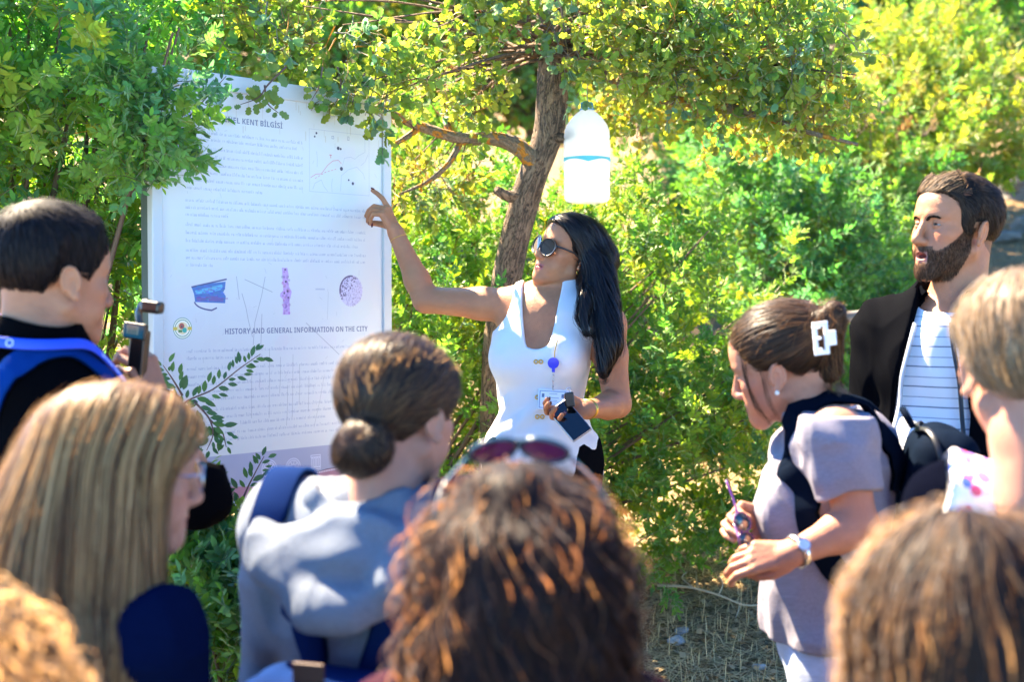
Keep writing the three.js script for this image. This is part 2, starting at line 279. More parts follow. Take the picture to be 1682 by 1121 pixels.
const notOnBoard = (p) => !(p.x > -1.15 && p.x < -0.2 && p.z > -4.5 && p.z < -3.2 && boardSide(p) > -0.1 && boardSide(p) < 0.06 && p.y > 0.9);
const boardSide = (p) => { const a = at(245, 480, 3.58), b = at(637, 480, 4.2); const nx = -(b.z - a.z), nz = b.x - a.x, l = Math.hypot(nx, nz); return ((p.x - a.x) * nx + (p.z - a.z) * nz) / l; };
const behindBoard = (p) => boardSide(p) < -0.07 || p.x > -0.33 || p.x < -1.1;

// big mastic bush around the upper corner of the board
const tallMastic = bush('mastic_bush', 'tall green mastic bush crowding the corner of the information board', [B(60, 130, 3.7, 190, 180, 0.5), B(215, 90, 3.75, 130, 130, 0.4), B(-40, 330, 3.8, 150, 220, 0.5), B(140, 310, 4.0, 130, 150, 0.35), B(-160, 100, 3.6, 200, 260, 0.6), B(90, -80, 3.9, 260, 160, 0.6), B(150, 560, 4.1, 120, 170, 0.4)], 950, GREEN.concat(TEAL, LIME).map((c) => c.map((v) => v * 1.2)), 101, { twigs: MASTIC_NEAR, keep: (p) => notOnBoard(p) && !(boardSide(p) > 0 && p.x > -0.98), inner: 0.2, stemR: 0.022, root: V(-1.75, ground(-1.75, -4.1), -4.1) });
foliage(tallMastic, [B(238, 140, 3.42, 55, 60, 0.07), B(232, 245, 3.4, 50, 62, 0.07), B(215, 105, 3.45, 60, 60, 0.08)], 60, MASTIC_NEAR, masticMat, GREEN.concat(TEAL).map((c) => c.map((v) => v * 1.2)), 111, { size: 0.85, inner: 0.2, gap: 0.6, keep: (p) => boardSide(p) > 0.05 });
// dense shrub between board and guide, running up behind her to the sunlit top
bush('mastic_bush', 'dense mastic bush with sunlit top behind the guide', [B(720, 620, 5.1, 130, 260, 0.45), B(880, 620, 5.3, 160, 280, 0.5), B(1040, 560, 5.35, 170, 220, 0.5), B(1150, 560, 5.3, 150, 190, 0.5), B(1060, 740, 5.2, 200, 190, 0.5), B(1180, 740, 5.25, 110, 160, 0.4), B(1080, 440, 5.5, 160, 110, 0.4), B(700, 420, 5.5, 150, 160, 0.4), B(560, 780, 4.9, 180, 190, 0.35), B(640, 300, 5.9, 120, 160, 0.4)], 2000, LIME.concat(GREEN), 202, { keep: behindBoard, gap: 0.35, lump: 0.35, lump2: 0.25, inner: 0.15 });
// low bush at the foot of the board
const lowMastic = bush('mastic_bush', 'low leafy bush growing at the foot of the information board', [B(395, 1015, 3.35, 95, 95, 0.2), B(330, 1095, 3.2, 115, 110, 0.22), B(450, 965, 3.5, 80, 62, 0.14), B(300, 915, 3.3, 60, 80, 0.12)], 260, GREEN.concat(TEAL), 303, { twigs: MASTIC_NEAR, keep: (p) => boardSide(p) > 0.03 || p.y < 1.0, stems: 20, stemR: 0.012, gap: 0.35 });
// middle-distance bushes
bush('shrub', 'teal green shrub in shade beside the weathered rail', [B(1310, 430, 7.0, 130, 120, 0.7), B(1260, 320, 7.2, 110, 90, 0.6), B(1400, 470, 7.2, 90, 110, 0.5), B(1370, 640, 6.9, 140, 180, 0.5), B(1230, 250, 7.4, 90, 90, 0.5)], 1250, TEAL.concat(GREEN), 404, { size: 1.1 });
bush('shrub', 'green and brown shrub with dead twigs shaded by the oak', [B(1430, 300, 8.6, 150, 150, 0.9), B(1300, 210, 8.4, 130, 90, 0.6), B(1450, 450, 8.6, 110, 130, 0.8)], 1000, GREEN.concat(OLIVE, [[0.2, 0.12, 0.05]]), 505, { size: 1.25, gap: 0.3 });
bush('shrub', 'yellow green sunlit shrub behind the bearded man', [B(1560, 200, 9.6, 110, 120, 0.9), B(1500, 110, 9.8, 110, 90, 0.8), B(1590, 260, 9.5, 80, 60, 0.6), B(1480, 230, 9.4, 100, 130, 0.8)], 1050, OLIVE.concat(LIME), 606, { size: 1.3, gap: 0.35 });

const jug = at(964, 255, 4.52), clearOfSun = (p, o, r) => { const v = p.clone().sub(o), t = v.dot(sunDir); return t < 0 || v.addScaledVector(sunDir, -t).length() > r; };
// ---- evergreen oak
{
  const base = at(822, 900, 4.75); base.y = ground(base.x, base.z);
  const t = thing('oak_tree', 'small evergreen oak with leaning grey trunk behind the guide', 'tree', base), L = (v) => v.clone().sub(base), P = (x, y, d) => L(at(x, y, d));
  const tr = smooth([V(0, -0.15, 0), P(815, 760, 4.72), P(818, 590, 4.68), P(836, 440, 4.65), P(868, 310, 4.62), P(902, 215, 4.6), P(908, 110, 4.6), P(902, 20, 4.62), P(890, -120, 4.66), P(905, -330, 4.7)], 44);
  part('trunk', tube(tr, tr.map((_, i) => lerp(0.062, 0.042, i / 44) * (1 + 0.18 * Math.exp(-((i - 27) ** 2) / 8))), 16, true, 0.16, 5), barkMat, t);
  const limb = (pts, r0, r1, m = lichenBark, n = 22) => part('limb', tube(smooth(pts, n), Array.from({ length: n + 1 }, (_, i) => lerp(r0, r1, i / n)), 9, true, 0.22, Math.round(r0 * 7777)), m, t);
  limb([P(885, 275, 4.6), P(855, 245, 4.56), P(815, 228, 4.5), P(760, 228, 4.42), P(700, 212, 4.35), P(650, 190, 4.25), P(590, 165, 4.1)], 0.034, 0.011);
  limb([P(905, 120, 4.6), P(960, 60, 4.7), P(985, 10, 4.8), P(1010, -80, 4.9)], 0.04, 0.02);
  limb([P(950, 80, 4.68), P(1010, 128, 4.6), P(1075, 158, 4.5), P(1150, 172, 4.45), P(1230, 185, 4.4), P(1320, 215, 4.35), P(1410, 238, 4.3)], 0.03, 0.006);
  limb([P(1080, 160, 4.5), P(1130, 135, 4.4), P(1190, 110, 4.3), P(1260, 90, 4.2)], 0.014, 0.005);
  limb([P(900, 20, 4.62), P(820, -30, 4.5), P(720, -60, 4.3), P(600, -90, 4.0)], 0.03, 0.012);
  limb([P(868, 320, 4.62), P(835, 322, 4.58), P(815, 312, 4.55)], 0.024, 0.017, barkMat, 6);
  limb([P(905, 225, 4.6), P(935, 228, 4.52), P(944, 222, 4.48)], 0.02, 0.014, barkMat, 6);
  limb([P(760, 228, 4.42), P(735, 270, 4.4), P(700, 300, 4.4), P(655, 320, 4.4)], 0.012, 0.004);
  limb([P(740, 225, 4.42), P(730, 180, 4.45), P(740, 120, 4.5), P(725, 60, 4.5)], 0.014, 0.006);
  limb([P(690, 210, 4.33), P(660, 230, 4.3), P(640, 240, 4.25)], 0.012, 0.005);
  const W = (px, py, d, rx, ry, rd) => { const b = B(px, py, d, rx, ry, rd); b.c.sub(base); return b; };
  const blobs = [W(640, 60, 4.2, 150, 100, 0.22), W(500, 40, 4.0, 130, 75, 0.2), W(760, 20, 4.4, 150, 110, 0.22), W(830, 120, 5.0, 120, 90, 0.2), W(1010, 40, 4.3, 140, 100, 0.22), W(1140, 60, 4.3, 150, 110, 0.22), W(1270, 70, 4.3, 120, 90, 0.2), W(1350, 170, 4.3, 70, 60, 0.22), W(1180, 195, 4.5, 160, 40, 0.22), W(720, 170, 4.5, 110, 60, 0.25), W(720, 290, 4.6, 100, 50, 0.22), W(580, 150, 3.95, 70, 40, 0.14), W(1060, 120, 5.2, 130, 80, 0.3)];
  stems(t, P(905, 60, 4.62), blobs, 40, 0.012, 9, barkMat, 'branch');
  const crownR = rng(4); void crownR;
  foliage(t, blobs, 760, OAK, oakMat, OLIVE.concat([[0.2, 0.33, 0.13], [0.42, 0.43, 0.03], [0.34, 0.42, 0.04], [0.4, 0.4, 0.04]]), 707, { inner: 0.3, wild: 1.6, size: 0.95, up: 0.15, gap: 0.05, lump: 0.45, lump2: 0.3, keep: (p) => { const w = p.clone().add(base); return w.y > ground(w.x, w.z) + 1.2 && !(w.y < 2.2 && w.x > -0.35 && w.x < 0.3 && w.z > -4.55) && notOnBoard(w) && clearOfSun(w, jug, 0.34); } });
}
// ---- trees farther up the slope
function farTree(label, px, d, h, crown, count, tints, seed, twigs = OAK, size = 2.2) {
  const p = at(px, 500, d); p.y = ground(p.x, p.z);
  const t = thing('hillside_tree', label, 'tree', p, 'trees up the slope'), r = rng(seed);
  const pts = smooth([V(0, -0.3, 0), V((r() - 0.5) * 0.5, h * 0.3, (r() - 0.5) * 0.4), V((r() - 0.5) * 0.6, h * 0.75, 0)], 12);
  part('trunk', tube(pts, pts.map((_, i) => lerp(0.14, 0.04, i / 12)), 8, true, 0.2, seed), barkMat, t);
  const blobs = []; for (let i = 0; i < crown; i++) { const a = i * 2.4, k = 0.25 + 0.75 * (i / crown); blobs.push({ c: V(Math.cos(a) * h * 0.3 * r(), h * (0.28 + 0.62 * k), Math.sin(a) * h * 0.3 * r()), r: V(h * (0.2 + 0.1 * r()), h * (0.14 + 0.08 * r()), h * (0.2 + 0.1 * r())) }); }
  stems(t, V(0, h * 0.35, 0), blobs, crown * 2, 0.05, seed + 1, barkMat, 'branch');
  const shift = (q) => q; void shift;
  foliage(t, blobs, count, twigs, twigs === OAK ? oakMat : masticMat, tints, seed + 2, { size, inner: 0.3, keep: () => true, gap: 0.35 });
}
farTree('blue green tree on the slope above the bearded man', 1720, 24, 7, 8, 1100, TEAL, 811, MASTIC, 3.4);
farTree('green tree at the top of the slope behind the yellow shrub', 1560, 20, 6, 8, 1100, GREEN.concat(TEAL), 822, MASTIC, 3.2);
farTree('mid green tree whose crown fills the gap over the brown shrub', 1390, 16, 4.6, 8, 1000, GREEN.concat(OLIVE), 833, OAK, 2.8);
farTree('pale green tree on the slope directly behind the oak trunk', 1120, 15, 4.4, 8, 1000, LIME.concat(TEAL), 844, OAK, 2.6);
farTree('lime green tree on the slope behind the pointing arm', 860, 14, 4.0, 8, 1000, LIME.concat(OLIVE), 855, OAK, 2.5);
farTree('green tree on the slope hidden behind the information board', 560, 14, 4.2, 8, 1000, LIME.concat(GREEN), 866, OAK, 2.5);
farTree('green tree on the slope behind the tall mastic bush', 200, 14, 4.4, 8, 900, GREEN, 877, OAK, 2.5);
farTree('shadowy low tree on the slope between the oak and the rail', 1250, 11, 2.6, 7, 1000, GREEN.concat(TEAL), 888, MASTIC, 1.9);

// ---------------------------------------------------------------- information board
const BOARD = (() => {
  const a = at(245, 480, 3.58), b = at(637, 480, 4.2); a.y = b.y = 0;
  const w = a.distanceTo(b), y0 = 1.432, y1 = 2.722, mid = a.clone().lerp(b, 0.5); mid.y = ground(mid.x, mid.z);
  return { w, h: y1 - y0, y0: y0 - mid.y, base: mid, turn: Math.atan2(-(b.z - a.z), b.x - a.x) };
})();
function printBoard() {
  const W = 1376, H = 2048, c = document.createElement('canvas'); c.width = W; c.height = H; const x = c.getContext('2d'), r = rng(31);
  x.fillStyle = '#d4d8da'; x.fillRect(0, 0, W, H);
  for (let i = 0; i < 260; i++) { x.fillStyle = `rgba(${170 + r() * 60},${175 + r() * 50},${190 + r() * 40},${0.02 + r() * 0.04})`; x.beginPath(); x.ellipse(r() * W, r() * H, 10 + r() * 90, 6 + r() * 50, r() * 3, 0, 7); x.fill(); }
  const U = (u) => u * W, Q = (v) => v * H;
  const title = (t, u, v, wid, px) => { x.fillStyle = '#6f7794'; x.font = `bold ${px}px sans-serif`; const k = U(wid) / x.measureText(t).width; x.save(); x.translate(U(u), Q(v)); x.scale(k, 1.05); x.fillText(t, 0, 0); x.restore(); };
  title('TARİHÇE VE GENEL KENT BİLGİSİ', 0.085, 0.094, 0.43, 36);
  title('HISTORY AND GENERAL INFORMATION ON THE CITY', 0.262, 0.592, 0.648, 36);
  // faded body copy: illegible rows of letter-like strokes
  const row = (u0, u1, v) => { let p = U(u0); const e = U(u1); while (p < e) { let n = 2 + Math.floor(r() * 8); for (; n > 0 && p < e; n--) { const a = 0.3 + r() * 0.25, h = 10 + (r() < 0.25 ? 6 : 0); x.fillStyle = `rgba(120,132,165,${a})`; x.fillRect(p, Q(v) - h, 2.2, h); if (r() < 0.7) x.fillRect(p, Q(v) - (r() < 0.5 ? h : 3), 5, 2.4); if (r() < 0.5) x.fillRect(p + 4, Q(v) - 10, 2, 10); p += 7 + r() * 2; } p += 7; } };
  const block = (u0, u1, v0, n, last, step = 0.0145) => { for (let i = 0; i < n; i++) row(u0, i === n - 1 ? last : u1, v0 + i * step); };
  block(0.11, 0.6, 0.127, 2, 0.58, 0.0155); block(0.11, 0.605, 0.164, 6, 0.42, 0.0185);
  block(0.11, 0.9, 0.285, 3, 0.28, 0.0165); block(0.11, 0.9, 0.341, 3, 0.86, 0.0185); block(0.11, 0.9, 0.4, 3, 0.22, 0.017);
  block(0.11, 0.87, 0.633, 2, 0.42, 0.0165); block(0.11, 0.88, 0.674, 5, 0.82, 0.018); block(0.11, 0.88, 0.771, 3, 0.7, 0.018); block(0.11, 0.88, 0.827, 2, 0.8, 0.017);
  // map
  x.strokeStyle = 'rgba(150,160,190,0.55)'; x.lineWidth = 2; x.strokeRect(U(0.635), Q(0.086), U(0.285), Q(0.155));
  x.strokeStyle = 'rgba(200,90,110,0.6)'; x.lineWidth = 3; x.beginPath(); [[0.64, 0.207], [0.665, 0.197], [0.69, 0.195], [0.72, 0.172], [0.745, 0.16], [0.77, 0.157], [0.785, 0.165]].forEach(([u, v], i) => (i ? x.lineTo(U(u), Q(v)) : x.moveTo(U(u), Q(v)))); x.stroke();
  x.setLineDash([14, 9]); x.beginPath(); x.moveTo(U(0.66), Q(0.208)); x.lineTo(U(0.71), Q(0.19)); x.lineTo(U(0.76), Q(0.18)); x.stroke(); x.setLineDash([]);
  x.strokeStyle = 'rgba(120,130,165,0.4)'; x.lineWidth = 2;
  for (const l of [[[0.79, 0.17], [0.8, 0.15], [0.83, 0.146], [0.85, 0.15], [0.87, 0.14], [0.9, 0.13], [0.9, 0.095]], [[0.78, 0.235], [0.785, 0.195], [0.82, 0.178], [0.86, 0.17], [0.89, 0.185], [0.9, 0.2]], [[0.65, 0.235], [0.66, 0.22], [0.69, 0.21], [0.7, 0.225], [0.72, 0.238]], [[0.67, 0.18], [0.672, 0.16], [0.668, 0.14]], [[0.74, 0.238], [0.738, 0.22], [0.742, 0.205]], [[0.88, 0.165], [0.9, 0.155], [0.915, 0.135]]]) { x.beginPath(); l.forEach(([u, v], i) => (i ? x.lineTo(U(u), Q(v)) : x.moveTo(U(u), Q(v)))); x.stroke(); }
  x.fillStyle = '#3a3550'; for (const [u, v, s] of [[0.668, 0.095, 6], [0.66, 0.104, 5], [0.77, 0.127, 9], [0.782, 0.128, 6], [0.785, 0.178, 10], [0.82, 0.205, 5], [0.84, 0.213, 8]]) { x.beginPath(); x.arc(U(u), Q(v), s, 0, 7); x.fill(); }
  x.strokeStyle = '#7c83a0'; x.strokeRect(U(0.815), Q(0.095), 10, 18); x.strokeRect(U(0.74), Q(0.098), 12, 13); x.fillStyle = 'rgba(190,80,95,0.7)'; x.fillRect(U(0.728), Q(0.145), 16, 4); x.fillRect(U(0.733), Q(0.147), 4, 14);
  // blue artefact drawing
  x.save(); x.translate(U(0.13), Q(0.468)); const sh = (f, l) => { x.fillStyle = f; x.beginPath(); l.forEach(([a, b], i) => (i ? x.lineTo(a, b) : x.moveTo(a, b))); x.closePath(); x.fill(); };
  sh('#3f6fb4', [[0, 26], [60, 14], [190, 0], [186, 34], [176, 52], [190, 70], [186, 104], [20, 98], [14, 60]]); sh('#5fb3d6', [[20, 44], [170, 14], [176, 36], [120, 50], [24, 62]]); sh('#6a5a9e', [[24, 76], [120, 70], [178, 78], [176, 96], [30, 92]]);
  x.strokeStyle = '#4a4a7c'; x.lineWidth = 7; x.beginPath(); x.moveTo(0, 28); x.lineTo(196, -12); x.moveTo(16, 98); x.quadraticCurveTo(30, 130, 110, 138); x.lineTo(140, 126); x.stroke();
  for (let i = 0; i < 120; i++) { x.fillStyle = `rgba(${40 + r() * 90},${50 + r() * 110},${130 + r() * 100},0.5)`; x.fillRect(14 + r() * 165, 20 + r() * 76, 4 + r() * 24, 2 + r() * 4); } x.restore();
  // violet statuette
  x.save(); x.translate(U(0.498), Q(0.432)); sh('#c3a2d8', [[14, 0], [48, 2], [56, 40], [50, 66], [58, 96], [74, 120], [66, 150], [60, 160], [62, 236], [18, 236], [22, 160], [2, 144], [4, 128], [22, 116], [18, 60]]);
  for (let i = 0; i < 70; i++) { x.fillStyle = `rgba(${100 + r() * 80},${60 + r() * 60},${130 + r() * 60},0.35)`; x.beginPath(); x.arc(16 + r() * 44, 4 + r() * 226, 2 + r() * 6, 0, 7); x.fill(); }
  x.fillStyle = '#4e3a63'; for (const [a, b, s] of [[34, 10, 5], [38, 70, 6], [48, 118, 6], [28, 128, 5], [52, 150, 5]]) { x.beginPath(); x.arc(a, b, s, 0, 7); x.fill(); } x.restore();
  // coin
  x.save(); x.translate(U(0.828), Q(0.487)); x.fillStyle = '#ccc6e4'; x.beginPath(); x.ellipse(0, 0, 78, 82, 0, 0, 7); x.fill();
  for (let i = 0; i < 420; i++) { const a = r() * 6.28, d = Math.sqrt(r()), px = Math.cos(a) * d * 76, py = Math.sin(a) * d * 80; x.fillStyle = `rgba(70,55,90,${(px + py < -20 ? 0.5 : 0.16) * (0.5 + r())})`; x.fillRect(px, py, 2 + r() * 6, 2 + r() * 7); }
  x.strokeStyle = 'rgba(60,45,75,0.75)'; x.lineWidth = 8; x.beginPath(); x.ellipse(0, 0, 72, 76, 0, 2.9, 4.9); x.stroke(); x.restore();
  x.fillStyle = 'rgba(130,140,175,0.35)'; x.fillRect(U(0.66), Q(0.482), 60, 8);
  // round emblem
  x.save(); x.translate(U(0.094), Q(0.576)); const ring = (f, q) => { x.fillStyle = f; x.beginPath(); x.arc(0, 0, q, 0, 7); x.fill(); };
  ring('#5d8f6e', 50); ring('#f3f1e2', 47); x.strokeStyle = '#6c9a78'; x.lineWidth = 4; x.beginPath(); x.arc(0, 0, 39, 0, 7); x.stroke(); x.fillStyle = '#d8bd3f'; x.fillRect(-50, -6, 100, 15); ring('#e9d9a8', 29); x.fillStyle = '#b0523f'; x.beginPath(); x.arc(-4, -10, 14, 0, 7); x.fill(); x.fillStyle = '#2fae9c'; x.beginPath(); x.arc(11, 9, 12, 0, 7); x.fill(); x.fillStyle = '#4c7d3f'; x.fillRect(-22, 8, 20, 11); x.fillStyle = '#3b3f4d'; x.fillRect(-8, -12, 9, 8); x.restore();
  // footer band, peeled and faded to pink along the bottom
  x.fillStyle = '#a3a9c4'; x.fillRect(0, Q(0.878), W, Q(0.13));
  x.fillStyle = '#a9788f'; x.beginPath(); x.moveTo(0, Q(0.985)); [[0, 0.958], [0.2, 0.952], [0.3, 0.955], [0.42, 0.964], [0.52, 0.961], [0.62, 0.948], [0.71, 0.938], [0.81, 0.936], [0.9, 0.931], [1, 0.93], [1, 1], [0, 1]].forEach(([u, v]) => x.lineTo(U(u), Q(v + 0.002 * (r() - 0.5)))); x.fill();
  x.strokeStyle = 'rgba(70,80,110,0.8)'; x.lineWidth = 3; x.beginPath(); [[0.36, 0.958], [0.45, 0.964], [0.52, 0.961], [0.58, 0.953], [0.62, 0.948], [0.71, 0.938], [0.81, 0.936]].forEach(([u, v], i) => (i ? x.lineTo(U(u), Q(v)) : x.moveTo(U(u), Q(v)))); x.stroke();
  x.strokeStyle = 'rgba(225,230,246,0.75)'; x.lineWidth = 4;
  for (const [u, v] of [[0.448, 0.922], [0.554, 0.924]]) { for (const q of [44, 34, 14]) { x.beginPath(); x.arc(U(u), Q(v), q, 0, 7); x.stroke(); } for (let k = 0; k < 9; k++) { x.beginPath(); x.moveTo(U(u) + Math.cos(k * 0.7) * 16, Q(v) + Math.sin(k * 0.7) * 16); x.lineTo(U(u) + Math.cos(k * 0.7) * 31, Q(v) + Math.sin(k * 0.7) * 31); x.stroke(); } }
  x.strokeRect(U(0.635), Q(0.9), 60, 10); for (const k of [0, 16, 32, 48]) x.strokeRect(U(0.638) + k, Q(0.907), 9, 46); x.strokeRect(U(0.635), Q(0.931), 60, 9); x.fillStyle = 'rgba(235,238,250,0.8)'; for (let k = 0; k < 16; k++) x.fillRect(U(0.64) + k * 11, Q(0.944) - k * 0.8, 7, 9);
  // scratches
  const scr = (l, w = 2.4, a = 0.6) => { x.strokeStyle = `rgba(95,98,115,${a})`; x.lineWidth = w; x.beginPath(); l.forEach(([u, v], i) => (i ? x.lineTo(U(u) + (r() - 0.5) * 3, Q(v)) : x.moveTo(U(u), Q(v)))); x.stroke(); };
  scr([[0.313, 0.455], [0.325, 0.51]]); scr([[0.335, 0.495], [0.352, 0.53], [0.361, 0.56], [0.38, 0.6]]); scr([[0.435, 0.455], [0.42, 0.5], [0.39, 0.565], [0.382, 0.62]]); scr([[0.347, 0.462], [0.467, 0.492]]); scr([[0.616, 0.568], [0.69, 0.607], [0.77, 0.65]]); scr([[0.42, 0.545], [0.415, 0.62]]); scr([[0.72, 0.49], [0.715, 0.56]], 2, 0.3); scr([[0.65, 0.83], [0.68, 0.76], [0.7, 0.7]], 2, 0.4);
  for (const [u, v0, v1] of [[0.376, 0.65, 0.795], [0.452, 0.63, 0.797], [0.5, 0.65, 0.74], [0.556, 0.645, 0.8], [0.585, 0.67, 0.77], [0.628, 0.7, 0.79], [0.41, 0.69, 0.72], [0.53, 0.72, 0.82]]) scr([[u, v0], [u - 0.003 + r() * 0.004, (v0 + v1) / 2], [u - 0.004, v1]], 2, 0.5);
  for (let i = 0; i < 60; i++) { const u = 0.05 + r() * 0.9, v = 0.1 + r() * 0.75, a = r() * 3.14, l = 0.004 + r() * 0.012; scr([[u, v], [u + Math.cos(a) * l, v + Math.sin(a) * l]], 1.6, 0.3); }
  for (let i = 0; i < 40; i++) { x.fillStyle = 'rgba(150,130,100,0.25)'; x.fillRect(r() * W, r() * H * 0.1, 2 + r() * 4, 10 + r() * 60); }
  const t = new THREE.CanvasTexture(c); t.colorSpace = THREE.SRGBColorSpace; t.anisotropy = 8; return t;
}
{
  const { w, h, y0 } = BOARD, t = thing('information_board', 'white framed information board with faded text and scratched panel', 'sign', BOARD.base); t.rotation.y = BOARD.turn;
  const white = phys(0xc3c8cb, 0.45, { clearcoat: 0.2 }), steel = std(0x5c6a66, 0.6, { metalness: 0.3 }), fr = 0.034;
  const pn = new THREE.PlaneGeometry(w - fr * 1.2, h - fr * 1.2); pn.translate(0, y0 + h / 2, 0.012);
  part('printed_panel', pn, phys(0xffffff, 0.42, { map: printBoard(), clearcoat: 0.25, clearcoatRoughness: 0.3 }), t, 'printed panel with Turkish and English headings, map and drawings');
  part('backing_box', boxAt(w - 0.004, h - 0.004, 0.05, 0, y0 + h / 2, -0.0185), steel, t);
  for (const s of [-1, 1]) part('frame_rail', boxAt(fr, h, 0.03, s * (w / 2 - fr / 2), y0 + h / 2, 0.0075, 0.004), white, t);
  for (const s of [0, 1]) part('frame_rail', boxAt(w - fr * 2 - 0.001, s ? 0.05 : fr, 0.028, 0, s ? y0 + h - 0.025 : y0 + fr / 2, 0.0068, 0.004), white, t);
  for (const s of [-1, 1]) { const px = s * (w / 2 - 0.09); part('post', boxAt(0.05, y0 + 0.9, 0.05, px, (y0 + 0.9) / 2 - 0.25, -0.072, 0.005), steel, t); }
  part('cross_bar', boxAt(w - 0.2, 0.05, 0.02, 0, y0 + 0.06, -0.055), steel, t);
}
// ---------------------------------------------------------------- water jug hung in the oak
{
  const c = at(964, 255, 4.52), R = 0.079, t = thing('water_jug', 'cloudy white plastic water jug with blue cap hanging in the oak', 'water jug', c);
  const pr = [[0, -0.17], [0.05, -0.17], [0.07, -0.166], [0.0775, -0.155], [R, -0.14], [R, -0.09], [0.0765, -0.085], [R, -0.08], [R, -0.02], [0.0765, -0.015], [R, -0.01], [R, 0.05], [0.0765, 0.056], [0.0785, 0.062], [0.077, 0.085], [0.07, 0.105], [0.055, 0.13], [0.036, 0.148], [0.024, 0.157], [0.0215, 0.162], [0.0215, 0.172]].map(([a, b]) => new THREE.Vector2(a, b));
  const g = new THREE.LatheGeometry(pr, 40), p = g.attributes.position;
  for (let i = 0; i < p.count; i++) { const x = p.getX(i), z = p.getZ(i), rr = Math.hypot(x, z), a = Math.atan2(z, x), k = rr > 0.06 ? 1 + 0.035 * Math.cos(4 * a) : 1; p.setXYZ(i, x * k, p.getY(i), z * k); } g.computeVertexNormals();
  part('bottle', g, phys(lin(0.97, 0.98, 0.985), 1, { transmission: 0.75, thickness: 0, side: THREE.DoubleSide }), t);
  const cap = new THREE.CylinderGeometry(0.0225, 0.0235, 0.017, 28); cap.translate(0, 0.176, 0); part('cap', cap, phys(0x2f9fd8, 0.5, { transmission: 0.3, thickness: 0 }), t);
  const lab = new THREE.CylinderGeometry(R * 1.03, R * 1.03, 0.02, 40, 1, true), lp = lab.attributes.position; for (let i = 0; i < lp.count; i++) { const x = lp.getX(i), z = lp.getZ(i), a = Math.atan2(z, x), k = 1 + 0.036 * Math.cos(4 * a), y = lp.getY(i); lp.setXYZ(i, x * k, (y > 0 ? 0.0075 : -0.0125 + 0.012 * Math.abs(Math.sin(2 * a))) - 0.018, z * k); } lab.computeVertexNormals();
  part('label', lab, phys(0x5cc7d8, 1, { transmission: 0.5, thickness: 0, side: THREE.DoubleSide }), t, 'turquoise label band');
  const top = at(965, 96, 4.665).sub(c); part('neck_ring', new THREE.TorusGeometry(0.0245, 0.0026, 8, 26).rotateX(Math.PI / 2).translate(0, 0.161, 0), phys(0x2f9fd8, 0.5), t); part('cord', tube(smooth([V(0, 0.168, 0.024), V(0, 0.2, 0.012), top.clone().multiplyScalar(0.7), top], 12), 0.0022, 6), std(0xb9b39c, 0.9), t);
}
